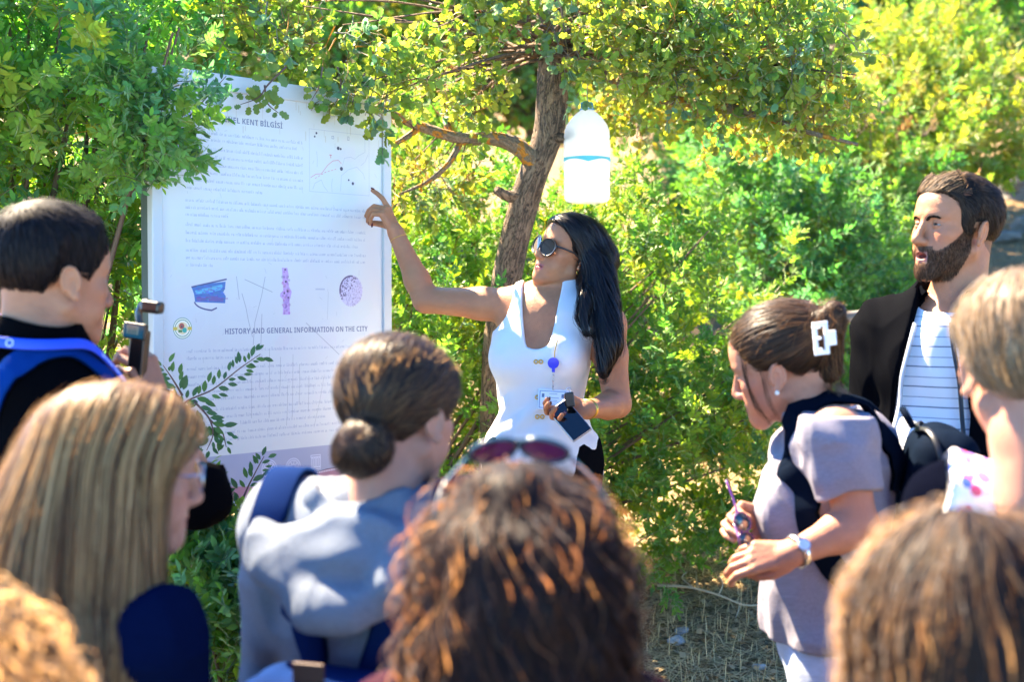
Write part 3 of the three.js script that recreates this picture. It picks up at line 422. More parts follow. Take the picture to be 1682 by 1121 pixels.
// ---------------------------------------------------------------- sprigs reaching over the board: every leaf a piece of its own
{
  const leafGeo = (prof, L, W, s) => { const l = new Leafer(); l.leaf(V(), V(0, 1, 0), V(0, 0, 1), L, W, prof, [1, 1, 1], s, 0.25); return l.build(); };
  const mg = [leafGeo(PROF_MASTIC, 0.036, 0.0075, 0.15), leafGeo(PROF_MASTIC, 0.029, 0.0065, -0.1), leafGeo(PROF_MASTIC, 0.033, 0.0068, 0.3)], og = [leafGeo(PROF_OAK, 0.034, 0.013, 0.2), leafGeo(PROF_OAK, 0.028, 0.012, -0.15), leafGeo(PROF_OAK, 0.038, 0.0135, 0.3)];
  const mats = (list) => list.map((c) => phys(lin(...c), 0.9, { transmission: 0.4, thickness: 0, side: THREE.DoubleSide }));
  const mm = mats([[0.07, 0.19, 0.06], [0.09, 0.22, 0.045], [0.06, 0.16, 0.055]]), om = mats([[0.18, 0.26, 0.04], [0.15, 0.24, 0.06], [0.22, 0.28, 0.03]]);
  const sm = std(lin(0.13, 0.075, 0.06), 0.8);
  function sprig(parent, pts, n, geos, ms, seed, side = 0.55) {
    const r = rng(seed), o = parent.position, c = smooth(pts.map((p) => p.clone().sub(o)), 24), st = part('sprig', tube(c, c.map((_, i) => lerp(0.0034, 0.001, i / 24)), 6, true), sm, parent), q = new THREE.Quaternion();
    for (let k = 0; k < n; k++) {
      const f = (0.06 + 0.94 * k / (n - 1)) * 23.99, i = Math.floor(f), p = c[i].clone().lerp(c[i + 1] ?? c[i], f - i), ax = c[Math.min(i + 1, 24)].clone().sub(c[Math.max(i - 1, 0)]).normalize();
      const v = V(-ax.y, ax.x, 0.3 * (r() - 0.3)).normalize().multiplyScalar(k % 2 ? 1 : -1), open = k === n - 1 ? 0.1 : side + r() * 0.5, d = ax.clone().multiplyScalar(Math.cos(open)).addScaledVector(v, Math.sin(open)).add(V(0, 0, (r() - 0.3) * 0.7)).normalize();
      const nz = V(0.3 * (r() - 0.5), 0.35 * r(), 1).addScaledVector(d, -V(0, 0, 1).dot(d)).normalize(), x = d.clone().cross(nz).normalize(), z = x.clone().cross(d);
      const m = part('leaf', geos[Math.floor(r() * geos.length)], ms[Math.floor(r() * ms.length)], st); m.quaternion.setFromRotationMatrix(new THREE.Matrix4().makeBasis(x, d, z)); const s = (0.75 + r() * 0.5) * lerp(1.05, 0.7, k / n); m.scale.set(s, s, s);
      m.position.copy(p).addScaledVector(v, 0.004 + (r() < 0.4 ? 0.012 * r() : 0)); if (r() < 0.35) m.position.addScaledVector(d, 0.012);
    }
  }
  const P = at;
  sprig(lowMastic, [P(255, 735, 3.4), P(300, 665, 3.42), P(350, 640, 3.44), P(395, 605, 3.47), P(428, 582, 3.5)], 44, mg, mm, 61);
  sprig(lowMastic, [P(300, 650, 3.42), P(285, 625, 3.4), P(268, 600, 3.38)], 14, mg, mm, 65);
  sprig(lowMastic, [P(320, 660, 3.42), P(345, 690, 3.42), P(350, 715, 3.42), P(340, 740, 3.4)], 20, mg, mm, 66);
  sprig(lowMastic, [P(345, 690, 3.42), P(365, 710, 3.44), P(372, 735, 3.44)], 12, mg, mm, 67);
  sprig(lowMastic, [P(395, 860, 3.4), P(400, 820, 3.42), P(418, 780, 3.45), P(434, 750, 3.48)], 26, mg, mm, 62);
  sprig(lowMastic, [P(345, 870, 3.35), P(352, 830, 3.36), P(360, 790, 3.38)], 16, mg, mm, 63);
  sprig(tallMastic, [P(215, 320, 3.45), P(260, 260, 3.46), P(300, 205, 3.5), P(340, 160, 3.52), P(372, 125, 3.54)], 40, mg, mm, 64);
  sprig(tallMastic, [P(240, 285, 3.45), P(275, 270, 3.46), P(300, 250, 3.47), P(318, 235, 3.48)], 22, mg, mm, 68);
  sprig(tallMastic, [P(230, 235, 3.44), P(270, 215, 3.46), P(305, 200, 3.48), P(325, 215, 3.5)], 24, mg, mm, 69);
  sprig(tallMastic, [P(225, 180, 3.44), P(265, 165, 3.46), P(310, 165, 3.48), P(345, 175, 3.5)], 24, mg, mm, 70);
  const oak = scene.children.find((o) => o.name === 'oak_tree');
  sprig(oak, [P(470, 110, 3.75), P(440, 140, 3.72), P(425, 160, 3.72), P(395, 172, 3.72)], 16, og, om, 71, 0.9);
  sprig(oak, [P(435, 140, 3.72), P(440, 170, 3.74), P(458, 186, 3.75)], 10, og, om, 72, 0.9);
  sprig(oak, [P(530, 110, 3.85), P(525, 140, 3.85), P(512, 165, 3.84)], 10, og, om, 73, 1);
  sprig(oak, [P(600, 120, 3.95), P(585, 150, 3.95), P(575, 190, 3.95)], 14, og, om, 74, 1);
  sprig(oak, [P(620, 110, 4.0), P(612, 150, 4.0), P(600, 190, 4.0)], 14, og, om, 75, 1);
  sprig(oak, [P(555, 110, 3.9), P(560, 150, 3.9), P(548, 175, 3.9)], 10, og, om, 76, 1);
}

// ---------------------------------------------------------------- bodies: distance fields meshed with surface nets
const smin = (a, b, k) => { const h = k - Math.abs(a - b); return h > 0 ? Math.min(a, b) - h * h / (4 * k) : Math.min(a, b); };
const smax = (a, b, k) => -smin(-a, -b, k);
// tapered capsule
function cap(a, b, ra, rb = ra) {
  const bx = b.x - a.x, by = b.y - a.y, bz = b.z - a.z, ax = a.x, ay = a.y, az = a.z, il = 1 / Math.max(1e-9, bx * bx + by * by + bz * bz), dr = rb - ra;
  return (x, y, z) => { const px = x - ax, py = y - ay, pz = z - az; let t = (px * bx + py * by + pz * bz) * il; t = t < 0 ? 0 : t > 1 ? 1 : t; const qx = px - bx * t, qy = py - by * t, qz = pz - bz * t; return Math.sqrt(qx * qx + qy * qy + qz * qz) - (ra + dr * t); };
}
// ellipsoid with optional orientation (three axes)
function ell(c, rx, ry, rz, q) {
  const cx = c.x, cy = c.y, cz = c.z, ix = 1 / rx, iy = 1 / ry, iz = 1 / rz, mn = Math.min(rx, ry, rz);
  let e = null; if (q) { const X = V(1, 0, 0).applyQuaternion(q), Y = V(0, 1, 0).applyQuaternion(q), Z = V(0, 0, 1).applyQuaternion(q); e = [X.x, X.y, X.z, Y.x, Y.y, Y.z, Z.x, Z.y, Z.z]; }
  return (x, y, z) => {
    let px = x - cx, py = y - cy, pz = z - cz; if (e) { const a = px * e[0] + py * e[1] + pz * e[2], b = px * e[3] + py * e[4] + pz * e[5]; pz = px * e[6] + py * e[7] + pz * e[8]; px = a; py = b; }
    const ux = px * ix, uy = py * iy, uz = pz * iz, k0 = Math.sqrt(ux * ux + uy * uy + uz * uz); if (k0 < 1e-6) return -mn;
    const vx = ux * ix, vy = uy * iy, vz = uz * iz, k1 = Math.sqrt(vx * vx + vy * vy + vz * vz); return k0 * (k0 - 1) / k1;
  };
}
const ball = (c, r) => { const { x: cx, y: cy, z: cz } = c; return (x, y, z) => Math.sqrt((x - cx) ** 2 + (y - cy) ** 2 + (z - cz) ** 2) - r; };
const union = (k, ...fs) => (x, y, z) => { let d = fs[0](x, y, z); for (let i = 1; i < fs.length; i++) d = smin(d, fs[i](x, y, z), k); return d; };
const chain = (pts, radii) => { const fs = []; for (let i = 0; i < pts.length - 1; i++) fs.push(cap(pts[i], pts[i + 1], radii[i], radii[i + 1])); return (x, y, z) => { let d = 1e9; for (const f of fs) { const e = f(x, y, z); if (e < d) d = e; } return d; }; };
// skips the work far from a ball that holds the shape
const bounded = (f, c, r, pad = 0.05) => { const cx = c.x, cy = c.y, cz = c.z, R = (r + pad) * (r + pad); return (x, y, z) => { const a = x - cx, b = y - cy, d = z - cz, q = a * a + b * b + d * d; return q > R ? Math.sqrt(q) - r : f(x, y, z); }; };
const half = (p, n) => { const d = p.dot(n); return (x, y, z) => x * n.x + y * n.y + z * n.z - d; };   // negative behind the plane
// f is seen in a frame placed at c, turned by q, scaled by s
function placed(f, c, q, s = 1) { const X = V(1, 0, 0).applyQuaternion(q), Y = V(0, 1, 0).applyQuaternion(q), Z = V(0, 0, 1).applyQuaternion(q), i = 1 / s; return (x, y, z) => { const a = (x - c.x) * i, b = (y - c.y) * i, d = (z - c.z) * i; return s * f(a * X.x + b * X.y + d * X.z, a * Y.x + b * Y.y + d * Y.z, a * Z.x + b * Z.y + d * Z.z); }; }
/* meshes f inside lo..hi with cubes of size cell; cells whose centre lies in one of `holes` are left to a finer piece */
function net(f, lo, hi, cell, o = {}) {
  const nx = Math.ceil((hi.x - lo.x) / cell) + 2, ny = Math.ceil((hi.y - lo.y) / cell) + 2, nz = Math.ceil((hi.z - lo.z) / cell) + 2, S = 4, D = new Float32Array(nx * ny * nz).fill(1);
  const X0 = lo.x - cell / 2, Y0 = lo.y - cell / 2, Z0 = lo.z - cell / 2, at3 = (i, j, k) => (k * ny + j) * nx + i, reach = cell * S * 1.15 * 1.35, act = [], v = new Float32Array(8);
  for (let k = 0; k < nz; k += S) for (let j = 0; j < ny; j += S) for (let i = 0; i < nx; i += S) {
    const d = f(X0 + (i + S / 2) * cell, Y0 + (j + S / 2) * cell, Z0 + (k + S / 2) * cell), K = Math.min(k + S, nz), J = Math.min(j + S, ny), I = Math.min(i + S, nx);
    if (Math.abs(d) > reach) { for (let c = k; c < K; c++) for (let b = j; b < J; b++) D.fill(d, at3(i, b, c), at3(I - 1, b, c) + 1); } else { act.push([i, j, k]); for (let c = k; c < K; c++) for (let b = j; b < J; b++) for (let a = i; a < I; a++) D[at3(a, b, c)] = f(X0 + a * cell, Y0 + b * cell, Z0 + c * cell); }
  }
  const vid = new Int32Array(nx * ny * nz).fill(-1), pos = [], nor = [], idx = [];
  for (const [i0, j0, k0] of act) for (let k = k0; k < Math.min(k0 + S, nz - 1); k++) for (let j = j0; j < Math.min(j0 + S, ny - 1); j++) for (let i = i0; i < Math.min(i0 + S, nx - 1); i++) {
    const base = at3(i, j, k), up3 = base + nx * ny; let m = 0, sx = 0, sy = 0, sz = 0, n = 0;
    v[0] = D[base]; v[1] = D[base + 1]; v[2] = D[base + nx]; v[3] = D[base + nx + 1]; v[4] = D[up3]; v[5] = D[up3 + 1]; v[6] = D[up3 + nx]; v[7] = D[up3 + nx + 1];
    for (let c = 0; c < 8; c++) if (v[c] < 0) m |= 1 << c;
    if (m === 0 || m === 255) continue;
    for (let a = 0; a < 8; a++) for (let ax = 0; ax < 3; ax++) { const b = a | (1 << ax); if (b === a || ((m >> a) & 1) === ((m >> b) & 1)) continue; const t = v[a] / (v[a] - v[b]); sx += (a & 1) + (ax === 0 ? t : 0); sy += ((a >> 1) & 1) + (ax === 1 ? t : 0); sz += ((a >> 2) & 1) + (ax === 2 ? t : 0); n++; }
    const px = X0 + (i + sx / n) * cell, py = Y0 + (j + sy / n) * cell, pz = Z0 + (k + sz / n) * cell;
    vid[base] = pos.length / 3; pos.push(px, py, pz);
    const e = cell * 0.45, f0 = f(px + e, py - e, pz - e), f1 = f(px - e, py - e, pz + e), f2 = f(px - e, py + e, pz - e), f3 = f(px + e, py + e, pz + e), gx = f0 - f1 - f2 + f3, gy = -f0 - f1 + f2 + f3, gz = -f0 + f1 - f2 + f3; const l = Math.hypot(gx, gy, gz) || 1; nor.push(gx / l, gy / l, gz / l);
  }
  const inHole = o.holes ? (i, j, k) => { const x = X0 + i * cell, y = Y0 + j * cell, z = Z0 + k * cell; return o.holes.some((h) => x > h.lo.x + cell && x < h.hi.x - cell && y > h.lo.y + cell && y < h.hi.y - cell && z > h.lo.z + cell && z < h.hi.z - cell); } : null;
  const st = [1, nx, nx * ny];
  for (const [i0, j0, k0] of act) for (let k = Math.max(1, k0); k < Math.min(k0 + S, nz - 1); k++) for (let j = Math.max(1, j0); j < Math.min(j0 + S, ny - 1); j++) for (let i = Math.max(1, i0); i < Math.min(i0 + S, nx - 1); i++) {
    const base = at3(i, j, k), s0 = D[base] < 0;
    for (let ax = 0; ax < 3; ax++) {
      if (s0 === D[base + st[ax]] < 0) continue;
      if (inHole && inHole(i, j, k)) continue;
      const u = st[(ax + 1) % 3], w = st[(ax + 2) % 3], a = vid[base - u - w], b = vid[base - w], c = vid[base], d = vid[base - u];
      if (a < 0 || b < 0 || c < 0 || d < 0) continue;
      s0 ? idx.push(a, b, c, a, c, d) : idx.push(a, c, b, a, d, c);
    }
  }
  const g = new THREE.BufferGeometry();
  g.setAttribute('position', new THREE.Float32BufferAttribute(pos, 3)); g.setAttribute('normal', new THREE.Float32BufferAttribute(nor, 3));
  const uv = new Float32Array(pos.length / 3 * 2); for (let i = 0; i < pos.length / 3; i++) { const x = pos[i * 3], y = pos[i * 3 + 1], z = pos[i * 3 + 2]; uv[i * 2] = x + z * 0.7; uv[i * 2 + 1] = y + (o.flatV ? 0 : 0.25 * z); } g.setAttribute('uv', new THREE.BufferAttribute(uv, 2));
  if (o.color) { const c = new Float32Array(pos.length), t = [0, 0, 0]; for (let i = 0; i < pos.length; i += 3) { o.color(t, pos[i], pos[i + 1], pos[i + 2], nor[i], nor[i + 1], nor[i + 2]); c.set(t, i); } g.setAttribute('color', new THREE.BufferAttribute(c, 3)); }
  g.setIndex(idx); return g;
}
const joinIndexed = (list) => mergeGeometries(list);
const Y = (a) => new THREE.Quaternion().setFromAxisAngle(V(0, 1, 0), a), XQ = (a) => new THREE.Quaternion().setFromAxisAngle(V(1, 0, 0), a), ZQ = (a) => new THREE.Quaternion().setFromAxisAngle(V(0, 0, 1), a), RAD = Math.PI / 180;
function ik(s, t, l1, l2, pole) { const d = t.clone().sub(s); let L = d.length(); const u = d.clone().normalize(); L = Math.min(L, (l1 + l2) * 0.999); const a = (l1 * l1 - l2 * l2 + L * L) / (2 * L), h = Math.sqrt(Math.max(0, l1 * l1 - a * a)), p = pole.clone().addScaledVector(u, -pole.dot(u)).normalize(); return s.clone().addScaledVector(u, a).addScaledVector(p, h); }

// head in its own frame: origin between the ears, z forward, x to the person's own left; metres
function headField(o = {}) {
  const j = o.jaw ?? 1, w = o.wide ?? 1, fem = o.female ?? 0, nose = o.nose ?? 1, open = o.open ?? 0;
  const skull = union(0.03, ell(V(0, 0.046, -0.016), 0.076 * w, 0.083, 0.097), ell(V(0, 0.0, 0.03), 0.063 * w, 0.085, 0.058), ell(V(0, 0.055, 0.035), 0.062 * w, 0.05, 0.056));
  const jaw = union(0.022, ell(V(0, -0.06, 0.03), 0.047 * j, 0.046, 0.052), cap(V(0.05 * j, -0.048, -0.002), V(0.016, -0.096 - open, 0.066), 0.017, 0.014), cap(V(-0.05 * j, -0.048, -0.002), V(-0.016, -0.096 - open, 0.066), 0.017, 0.014), ball(V(0, -0.097 - open, 0.071), 0.0185 + 0.002 * j), ell(V(0, -0.06, 0.066), 0.032, 0.034 + open * 0.5, 0.025));
  const cheeks = union(0.012, ell(V(0.042 * w, -0.016, 0.058), 0.022, 0.02, 0.02), ell(V(-0.042 * w, -0.016, 0.058), 0.022, 0.02, 0.02), ell(V(0.036, -0.045, 0.055), 0.022, 0.026, 0.02), ell(V(-0.036, -0.045, 0.055), 0.022, 0.026, 0.02));
  const brow = union(0.01, cap(V(0.012, 0.028, 0.083), V(0.045 * w, 0.03, 0.066), 0.012 - 0.002 * fem, 0.01), cap(V(-0.012, 0.028, 0.083), V(-0.045 * w, 0.03, 0.066), 0.012 - 0.002 * fem, 0.01));
  const sockets = union(0.004, ell(V(0.031, 0.008, 0.094), 0.017, 0.0115, 0.014), ell(V(-0.031, 0.008, 0.094), 0.017, 0.0115, 0.014));
  const lids = [1, -1].map((s) => { const e = ball(V(0.031 * s, 0.0065, 0.0725), 0.0142); return (x, y, z) => { const d = e(x, y, z); return Math.max(d, (o.lid ?? 0.0028) - Math.abs(y - 0.007 + 0.06 * Math.abs(x - 0.031 * s)) + (o.lidClosed ? -0.01 : 0)); }; });
  const nz = union(0.009, cap(V(0, 0.022, 0.086), V(0, -0.02, 0.103 * (0.97 + 0.03 * nose)), 0.007, 0.0095), ball(V(0, -0.031, 0.1055 + 0.004 * (nose - 1)), 0.0115 * nose), ell(V(0.0115 * nose, -0.036, 0.095), 0.0085, 0.008, 0.011), ell(V(-0.0115 * nose, -0.036, 0.095), 0.0085, 0.008, 0.011));
  const nost = union(0.002, ell(V(0.0065 * nose, -0.0435, 0.1), 0.0035, 0.004, 0.006), ell(V(-0.0065 * nose, -0.0435, 0.1), 0.0035, 0.004, 0.006));
  const upLip = union(0.004, cap(V(0.0225, -0.0635, 0.081), V(0.006, -0.0595, 0.0905), 0.003, 0.0046), cap(V(-0.0225, -0.0635, 0.081), V(-0.006, -0.0595, 0.0905), 0.003, 0.0046)), loLip = union(0.004, cap(V(0.02, -0.067 - open, 0.081), V(0, -0.0715 - open, 0.0885), 0.0033, 0.0058), cap(V(-0.02, -0.067 - open, 0.081), V(0, -0.0715 - open, 0.0885), 0.0033, 0.0058));
  const mouth = open ? ell(V(0, -0.0655 - open * 0.5, 0.09), 0.017, 0.003 + open * 0.55, 0.016) : union(0.001, cap(V(0.021, -0.0648, 0.086), V(0, -0.0655, 0.0955), 0.0016), cap(V(-0.021, -0.0648, 0.086), V(0, -0.0655, 0.0955), 0.0016));
  const ears = [1, -1].map((s) => { const q = ZQ(-0.10 * s).multiply(Y(s * 0.42)).multiply(XQ(-0.18)), c = V(0.0785 * s * w, -0.004, -0.012); const disc = ell(c, 0.0055, 0.029, 0.0175, q), rim = []; for (let k = 0; k < 9; k++) { const a = lerp(-0.6, 3.75, k / 8), p = V(0.0035 * s, Math.sin(a) * 0.026 + 0.002, Math.cos(a) * 0.0155).applyQuaternion(q).add(c); rim.push(p); } const helix = chain(rim, rim.map((_, k) => 0.0038)), lobe = ell(V(0.0015 * s, -0.027, 0.007).applyQuaternion(q).add(c), 0.0055, 0.0085, 0.0075, q), bowl = ell(V(0.007 * s, -0.003, 0.004).applyQuaternion(q).add(c), 0.005, 0.013, 0.008, q), tragus = ball(V(0.002 * s, -0.003, 0.0145).applyQuaternion(q).add(c), 0.0045); return bounded((x, y, z) => { let d = smin(disc(x, y, z), lobe(x, y, z), 0.006); d = smax(d, -bowl(x, y, z), 0.003); d = smin(d, helix(x, y, z), 0.003); return smin(d, tragus(x, y, z), 0.003); }, c, 0.042, 0.02); });
  const neck = cap(V(0, -0.05, -0.022), V(0, -0.19, -0.036), 0.05 * (o.neck ?? 1), 0.053 * (o.neck ?? 1)), nape = cap(V(0, 0.0, -0.065), V(0, -0.17, -0.06), 0.034 * (o.neck ?? 1), 0.034 * (o.neck ?? 1));
  return (x, y, z) => {
    let d = skull(x, y, z);
    if (z > -0.03 && y < 0.09) { d = smin(d, jaw(x, y, z), 0.024); d = smin(d, cheeks(x, y, z), 0.02); d = smin(d, brow(x, y, z), 0.014); if (z > 0.04) { d = smax(d, -sockets(x, y, z), 0.012); d = smin(d, lids[0](x, y, z), 0.003); d = smin(d, lids[1](x, y, z), 0.003); d = smin(d, nz(x, y, z), 0.007); d = smax(d, -nost(x, y, z), 0.002); d = smin(d, upLip(x, y, z), 0.004); d = smin(d, loLip(x, y, z), 0.004); d = smax(d, -mouth(x, y, z), open ? 0.003 : 0.0015); } } else { d = smin(d, jaw(x, y, z), 0.024); }
    d = smin(d, neck(x, y, z), 0.022); d = smin(d, nape(x, y, z), 0.025);
    d = smin(d, ears[0](x, y, z), 0.004); return smin(d, ears[1](x, y, z), 0.004);
  };
}
function eyeballs(place, iris = [0.06, 0.03, 0.015], look = V(0, 0, 1)) {
  return [1, -1].map((s) => { const g = new THREE.SphereGeometry(0.0127, 28, 20), p = g.attributes.position, c = []; const l = look.clone().normalize();
    for (let i = 0; i < p.count; i++) { const v = V().fromBufferAttribute(p, i).normalize(), a = Math.acos(clamp(v.dot(l), -1, 1)); c.push(...(a < 0.2 ? [0.004, 0.004, 0.004] : a < 0.47 ? iris : [0.26, 0.23, 0.215])); }
    g.setAttribute('color', new THREE.Float32BufferAttribute(c, 3)); g.translate(0.031 * s, 0.0065, 0.0725); g.applyMatrix4(place); return g; });
}
// hand: w wrist, dir towards the knuckles, nrm out of the back of the hand; side +1 for a right hand; curls per finger [index, middle, ring, little] as three bends, thumb as points
function handField(w, dir, nrm, side, curls, o = {}) {
  const s = o.size ?? 1, d = dir.clone().normalize(), n = nrm.clone().addScaledVector(d, -nrm.dot(d)).normalize(), t = d.clone().cross(n).normalize().multiplyScalar(side); // t: towards the thumb
  const P = (a, b, c) => w.clone().addScaledVector(d, a * s).addScaledVector(t, b * s).addScaledVector(n, c * s);
  const fields = [], tips = [], rr = 0.0088 * s * (o.thick ?? 1), starts = [[0.088, 0.027], [0.092, 0.0085], [0.087, -0.0095], [0.078, -0.0265]], lens = [[0.042, 0.026, 0.021], [0.046, 0.029, 0.022], [0.042, 0.027, 0.022], [0.033, 0.021, 0.019]], spread = o.spread ?? [0.08, 0.02, -0.05, -0.13];
  starts.forEach(([a, b], i) => {
    const k = P(a, b, 0.001), c = curls[i], base = P(0.012, b * 0.55, 0); fields.push(cap(base, k, 0.0135 * s, 0.0105 * s));
    let ang = c[0], p = k; const pts = [p], f = d.clone().multiplyScalar(Math.cos(spread[i])).addScaledVector(t, Math.sin(spread[i]));
    for (let j = 0; j < 3; j++) { p = p.clone().addScaledVector(f, Math.cos(ang) * lens[i][j] * s).addScaledVector(n, -Math.sin(ang) * lens[i][j] * s); pts.push(p); ang += c[j + 1] ?? 0; }
    const r = rr * [1, 1.03, 0.97, 0.86][i]; fields.push(chain(pts, [r * 1.08, r, r * 0.93, r * 0.82])); tips.push(pts);
  });
  const palm = union(0.012, ...fields.filter((_, i) => i % 2 === 0), cap(P(-0.01, 0, 0), P(0.02, 0.004, 0), 0.0235 * s, 0.02 * s));
  const th = (o.thumb ?? [[0.02, 0.024, -0.008], [0.05, 0.045, -0.02], [0.078, 0.05, -0.028], [0.1, 0.045, -0.034]]).map((q) => P(...q)), thumb = chain(th, [0.0145 * s, 0.0115 * s, 0.0103 * s, 0.0085 * s]);
  const fing = fields.filter((_, i) => i % 2 === 1); tips.push(th);
  const f = (x, y, z) => { let q = palm(x, y, z); for (const g of fing) { const e = g(x, y, z); q = smin(q, e, 0.0045); } return smin(q, thumb(x, y, z), 0.008); };
  const all = tips.flat().concat([w.clone().addScaledVector(d, -0.03)]), bx = new THREE.Box3().setFromPoints(all).expandByScalar(0.03);
  const bs = bx.getBoundingSphere(new THREE.Sphere()); return { f: bounded(f, bs.center, bs.radius, 0.04), tips, box: { lo: bx.min, hi: bx.max }, P, t, n, d };
}
const nail = (tips, i, n, mat, parent, size = 1) => { const p = tips[i], a = p[p.length - 2], b = p[p.length - 1], d = b.clone().sub(a).normalize(), up2 = n.clone().addScaledVector(d, -n.dot(d)).normalize(), g = new THREE.SphereGeometry(1, 14, 10); g.scale(0.0058 * size, 0.0085 * size, 0.0026); const m = part('fingernail', g, mat, parent); m.quaternion.setFromRotationMatrix(new THREE.Matrix4().makeBasis(d.clone().cross(up2), d, up2)); m.position.copy(b).addScaledVector(up2, 0.0062 * size).addScaledVector(d, 0.002); return m; };

// strands: ribbons along poly-lines [{pts:[Vector3...], nrm?:Vector3, w}], each tapering to its ends
function ribbons(list, o = {}) {
  let nv = 0, ni = 0; for (const s of list) { nv += s.pts.length * 2; ni += (s.pts.length - 1) * 6; }
  const P = new Float32Array(nv * 3), N = new Float32Array(nv * 3), C = new Float32Array(nv * 3), I = new Uint32Array(ni); let v = 0, k = 0; const t = V(), sd = V(), nn = V();
  for (const s of list) {
    const n = s.pts.length, b = v; 
    for (let i = 0; i < n; i++) {
      const p = s.pts[i]; t.subVectors(s.pts[Math.min(i + 1, n - 1)], s.pts[Math.max(i - 1, 0)]).normalize(); nn.copy(s.nrms ? s.nrms[i] : s.nrm); sd.crossVectors(t, nn); if (sd.lengthSq() < 1e-8) sd.set(1, 0, 0); sd.normalize(); nn.crossVectors(sd, t).normalize();
      const q = i / (n - 1), w = s.w * (s.flat ? 1 : Math.min(1, 0.55 + 2.5 * q) * Math.min(1, (1 - q) * 2.2 + 0.12)) / 2;
      for (const e of [-1, 1]) { P[v * 3] = p.x + sd.x * w * e; P[v * 3 + 1] = p.y + sd.y * w * e; P[v * 3 + 2] = p.z + sd.z * w * e; const lean = 0.5 * e; N[v * 3] = nn.x + sd.x * lean; N[v * 3 + 1] = nn.y + sd.y * lean; N[v * 3 + 2] = nn.z + sd.z * lean; C.set(s.col, v * 3); v++; }
      if (i) { const a = b + i * 2; I[k++] = a - 2; I[k++] = a - 1; I[k++] = a; I[k++] = a - 1; I[k++] = a + 1; I[k++] = a; }
    }
  }
  const g = new THREE.BufferGeometry(); g.setAttribute('position', new THREE.BufferAttribute(P, 3)); g.setAttribute('normal', new THREE.BufferAttribute(N, 3)); g.setAttribute('color', new THREE.BufferAttribute(C, 3)); g.setIndex(new THREE.BufferAttribute(I, 1)); g.normalizeNormals(); return g;
}
const gradOf = (f, p, out, e = 0.002) => out.set(f(p.x + e, p.y, p.z) - f(p.x - e, p.y, p.z), f(p.x, p.y + e, p.z) - f(p.x, p.y - e, p.z), f(p.x, p.y, p.z + e) - f(p.x, p.y, p.z - e)).normalize();
/* grows hair over the volume field f: starts (points), a flow giving the wanted direction at a point, steps of length ds; strands keep near the surface at depth `lift` */
function grow(f, starts, flow, o) {
  const r = rng(o.seed ?? 1), out = [], n = V(), d = V(), steps = o.steps ?? 10;
  for (const s0 of starts) {
    const lift = (o.lift ?? -0.002) + (r() - 0.5) * (o.spreadLift ?? 0.006), p = s0.clone(), pts = [], nrms = [], id = r() * 100, len = 1 - (o.lenVar ?? 0.3) * r(), ds = (o.len / steps) * len, lk = noise3(s0.x * 26, s0.y * 26, s0.z * 26), amp = (o.wave ?? 0) * (0.8 + 0.4 * r()), ph = lk * 9 + r() * 0.9, fq = (o.waveFreq ?? 3) * (1 + 0.25 * noise3(s0.x * 40, s0.y * 40, s0.z * 40));
    for (let i = 0; i <= steps; i++) {
      const e = f(p.x, p.y, p.z); gradOf(f, p, n); p.addScaledVector(n, (lift - e) * (i < 2 ? 1 : (o.stick ?? 0.9)));
      const q = p.clone(); if (amp) { const a = ph + i * ds * fq * 6.28, sd = V().crossVectors(n, d.lengthSq() ? d : up).normalize(); q.addScaledVector(sd, amp * Math.sin(a) * Math.min(1, i / 3)).addScaledVector(n, amp * Math.cos(a) * Math.min(1, i / 3)); }
      if (o.floor && q.y < o.floor) break;
      pts.push(q); nrms.push(n.clone().add(V(r() - 0.5, r() - 0.5, r() - 0.5).multiplyScalar(o.roll ?? 0.5)));
      flow(p, d, id, i / steps); d.add(V(noise3(p.x * 30 + id, p.y * 30, p.z * 30), noise3(p.x * 30, p.y * 30 + id, p.z * 30), noise3(p.x * 30, p.y * 30, p.z * 30 + id)).multiplyScalar(o.frizz ?? 0.06)); d.addScaledVector(n, -d.dot(n) * (o.hug ?? 1)).normalize(); p.addScaledVector(d, ds);
    }
    if (pts.length < 3) continue;
    const c = o.colors[Math.floor(r() * o.colors.length)], b = 0.75 + r() * 0.5; out.push({ pts, nrms, w: (o.width ?? 0.0025) * (0.6 + 0.8 * r()), col: [c[0] * b, c[1] * b, c[2] * b] });
  }
  return out;
}
// points on the surface of f inside a box that pass `keep`
function scatter(f, lo, hi, n, keep, seed) { const r = rng(seed), out = [], g = V(); let k = 0; while (out.length < n && k++ < n * 60) { const p = V(lerp(lo.x, hi.x, r()), lerp(lo.y, hi.y, r()), lerp(lo.z, hi.z, r())); let e = f(p.x, p.y, p.z); if (Math.abs(e) > 0.05) continue; for (let i = 0; i < 3; i++) { gradOf(f, p, g); p.addScaledVector(g, -e); e = f(p.x, p.y, p.z); } if (Math.abs(e) < 0.003 && keep(p, g)) out.push(p); } return out; }

// ---------------------------------------------------------------- people
const pores = dataTex(256, (u, v) => tileFbm(u, v, 48, 90, 3), false);
const skinMat = phys(0xffffff, 0.48, { vertexColors: true, bumpMap: repeated(pores, 14, 14), bumpScale: 0.0009, sheen: 0.15, sheenRoughness: 0.5, specularIntensity: 0.6 });
const hairGloss = phys(0xffffff, 0.38, { vertexColors: true, specularIntensity: 0.3, sheen: 0.06, sheenRoughness: 0.35, sheenColor: lin(1, 0.62, 0.32), side: THREE.DoubleSide }), hairMatte = phys(0xffffff, 0.6, { vertexColors: true, specularIntensity: 0.25, side: THREE.DoubleSide }), hairBlack = phys(0xffffff, 0.34, { vertexColors: true, specularIntensity: 0.5, side: THREE.DoubleSide }), hairSoft = phys(0xffffff, 1, { vertexColors: true, transmission: 0.85, thickness: 0, specularIntensity: 0.4, side: THREE.DoubleSide });
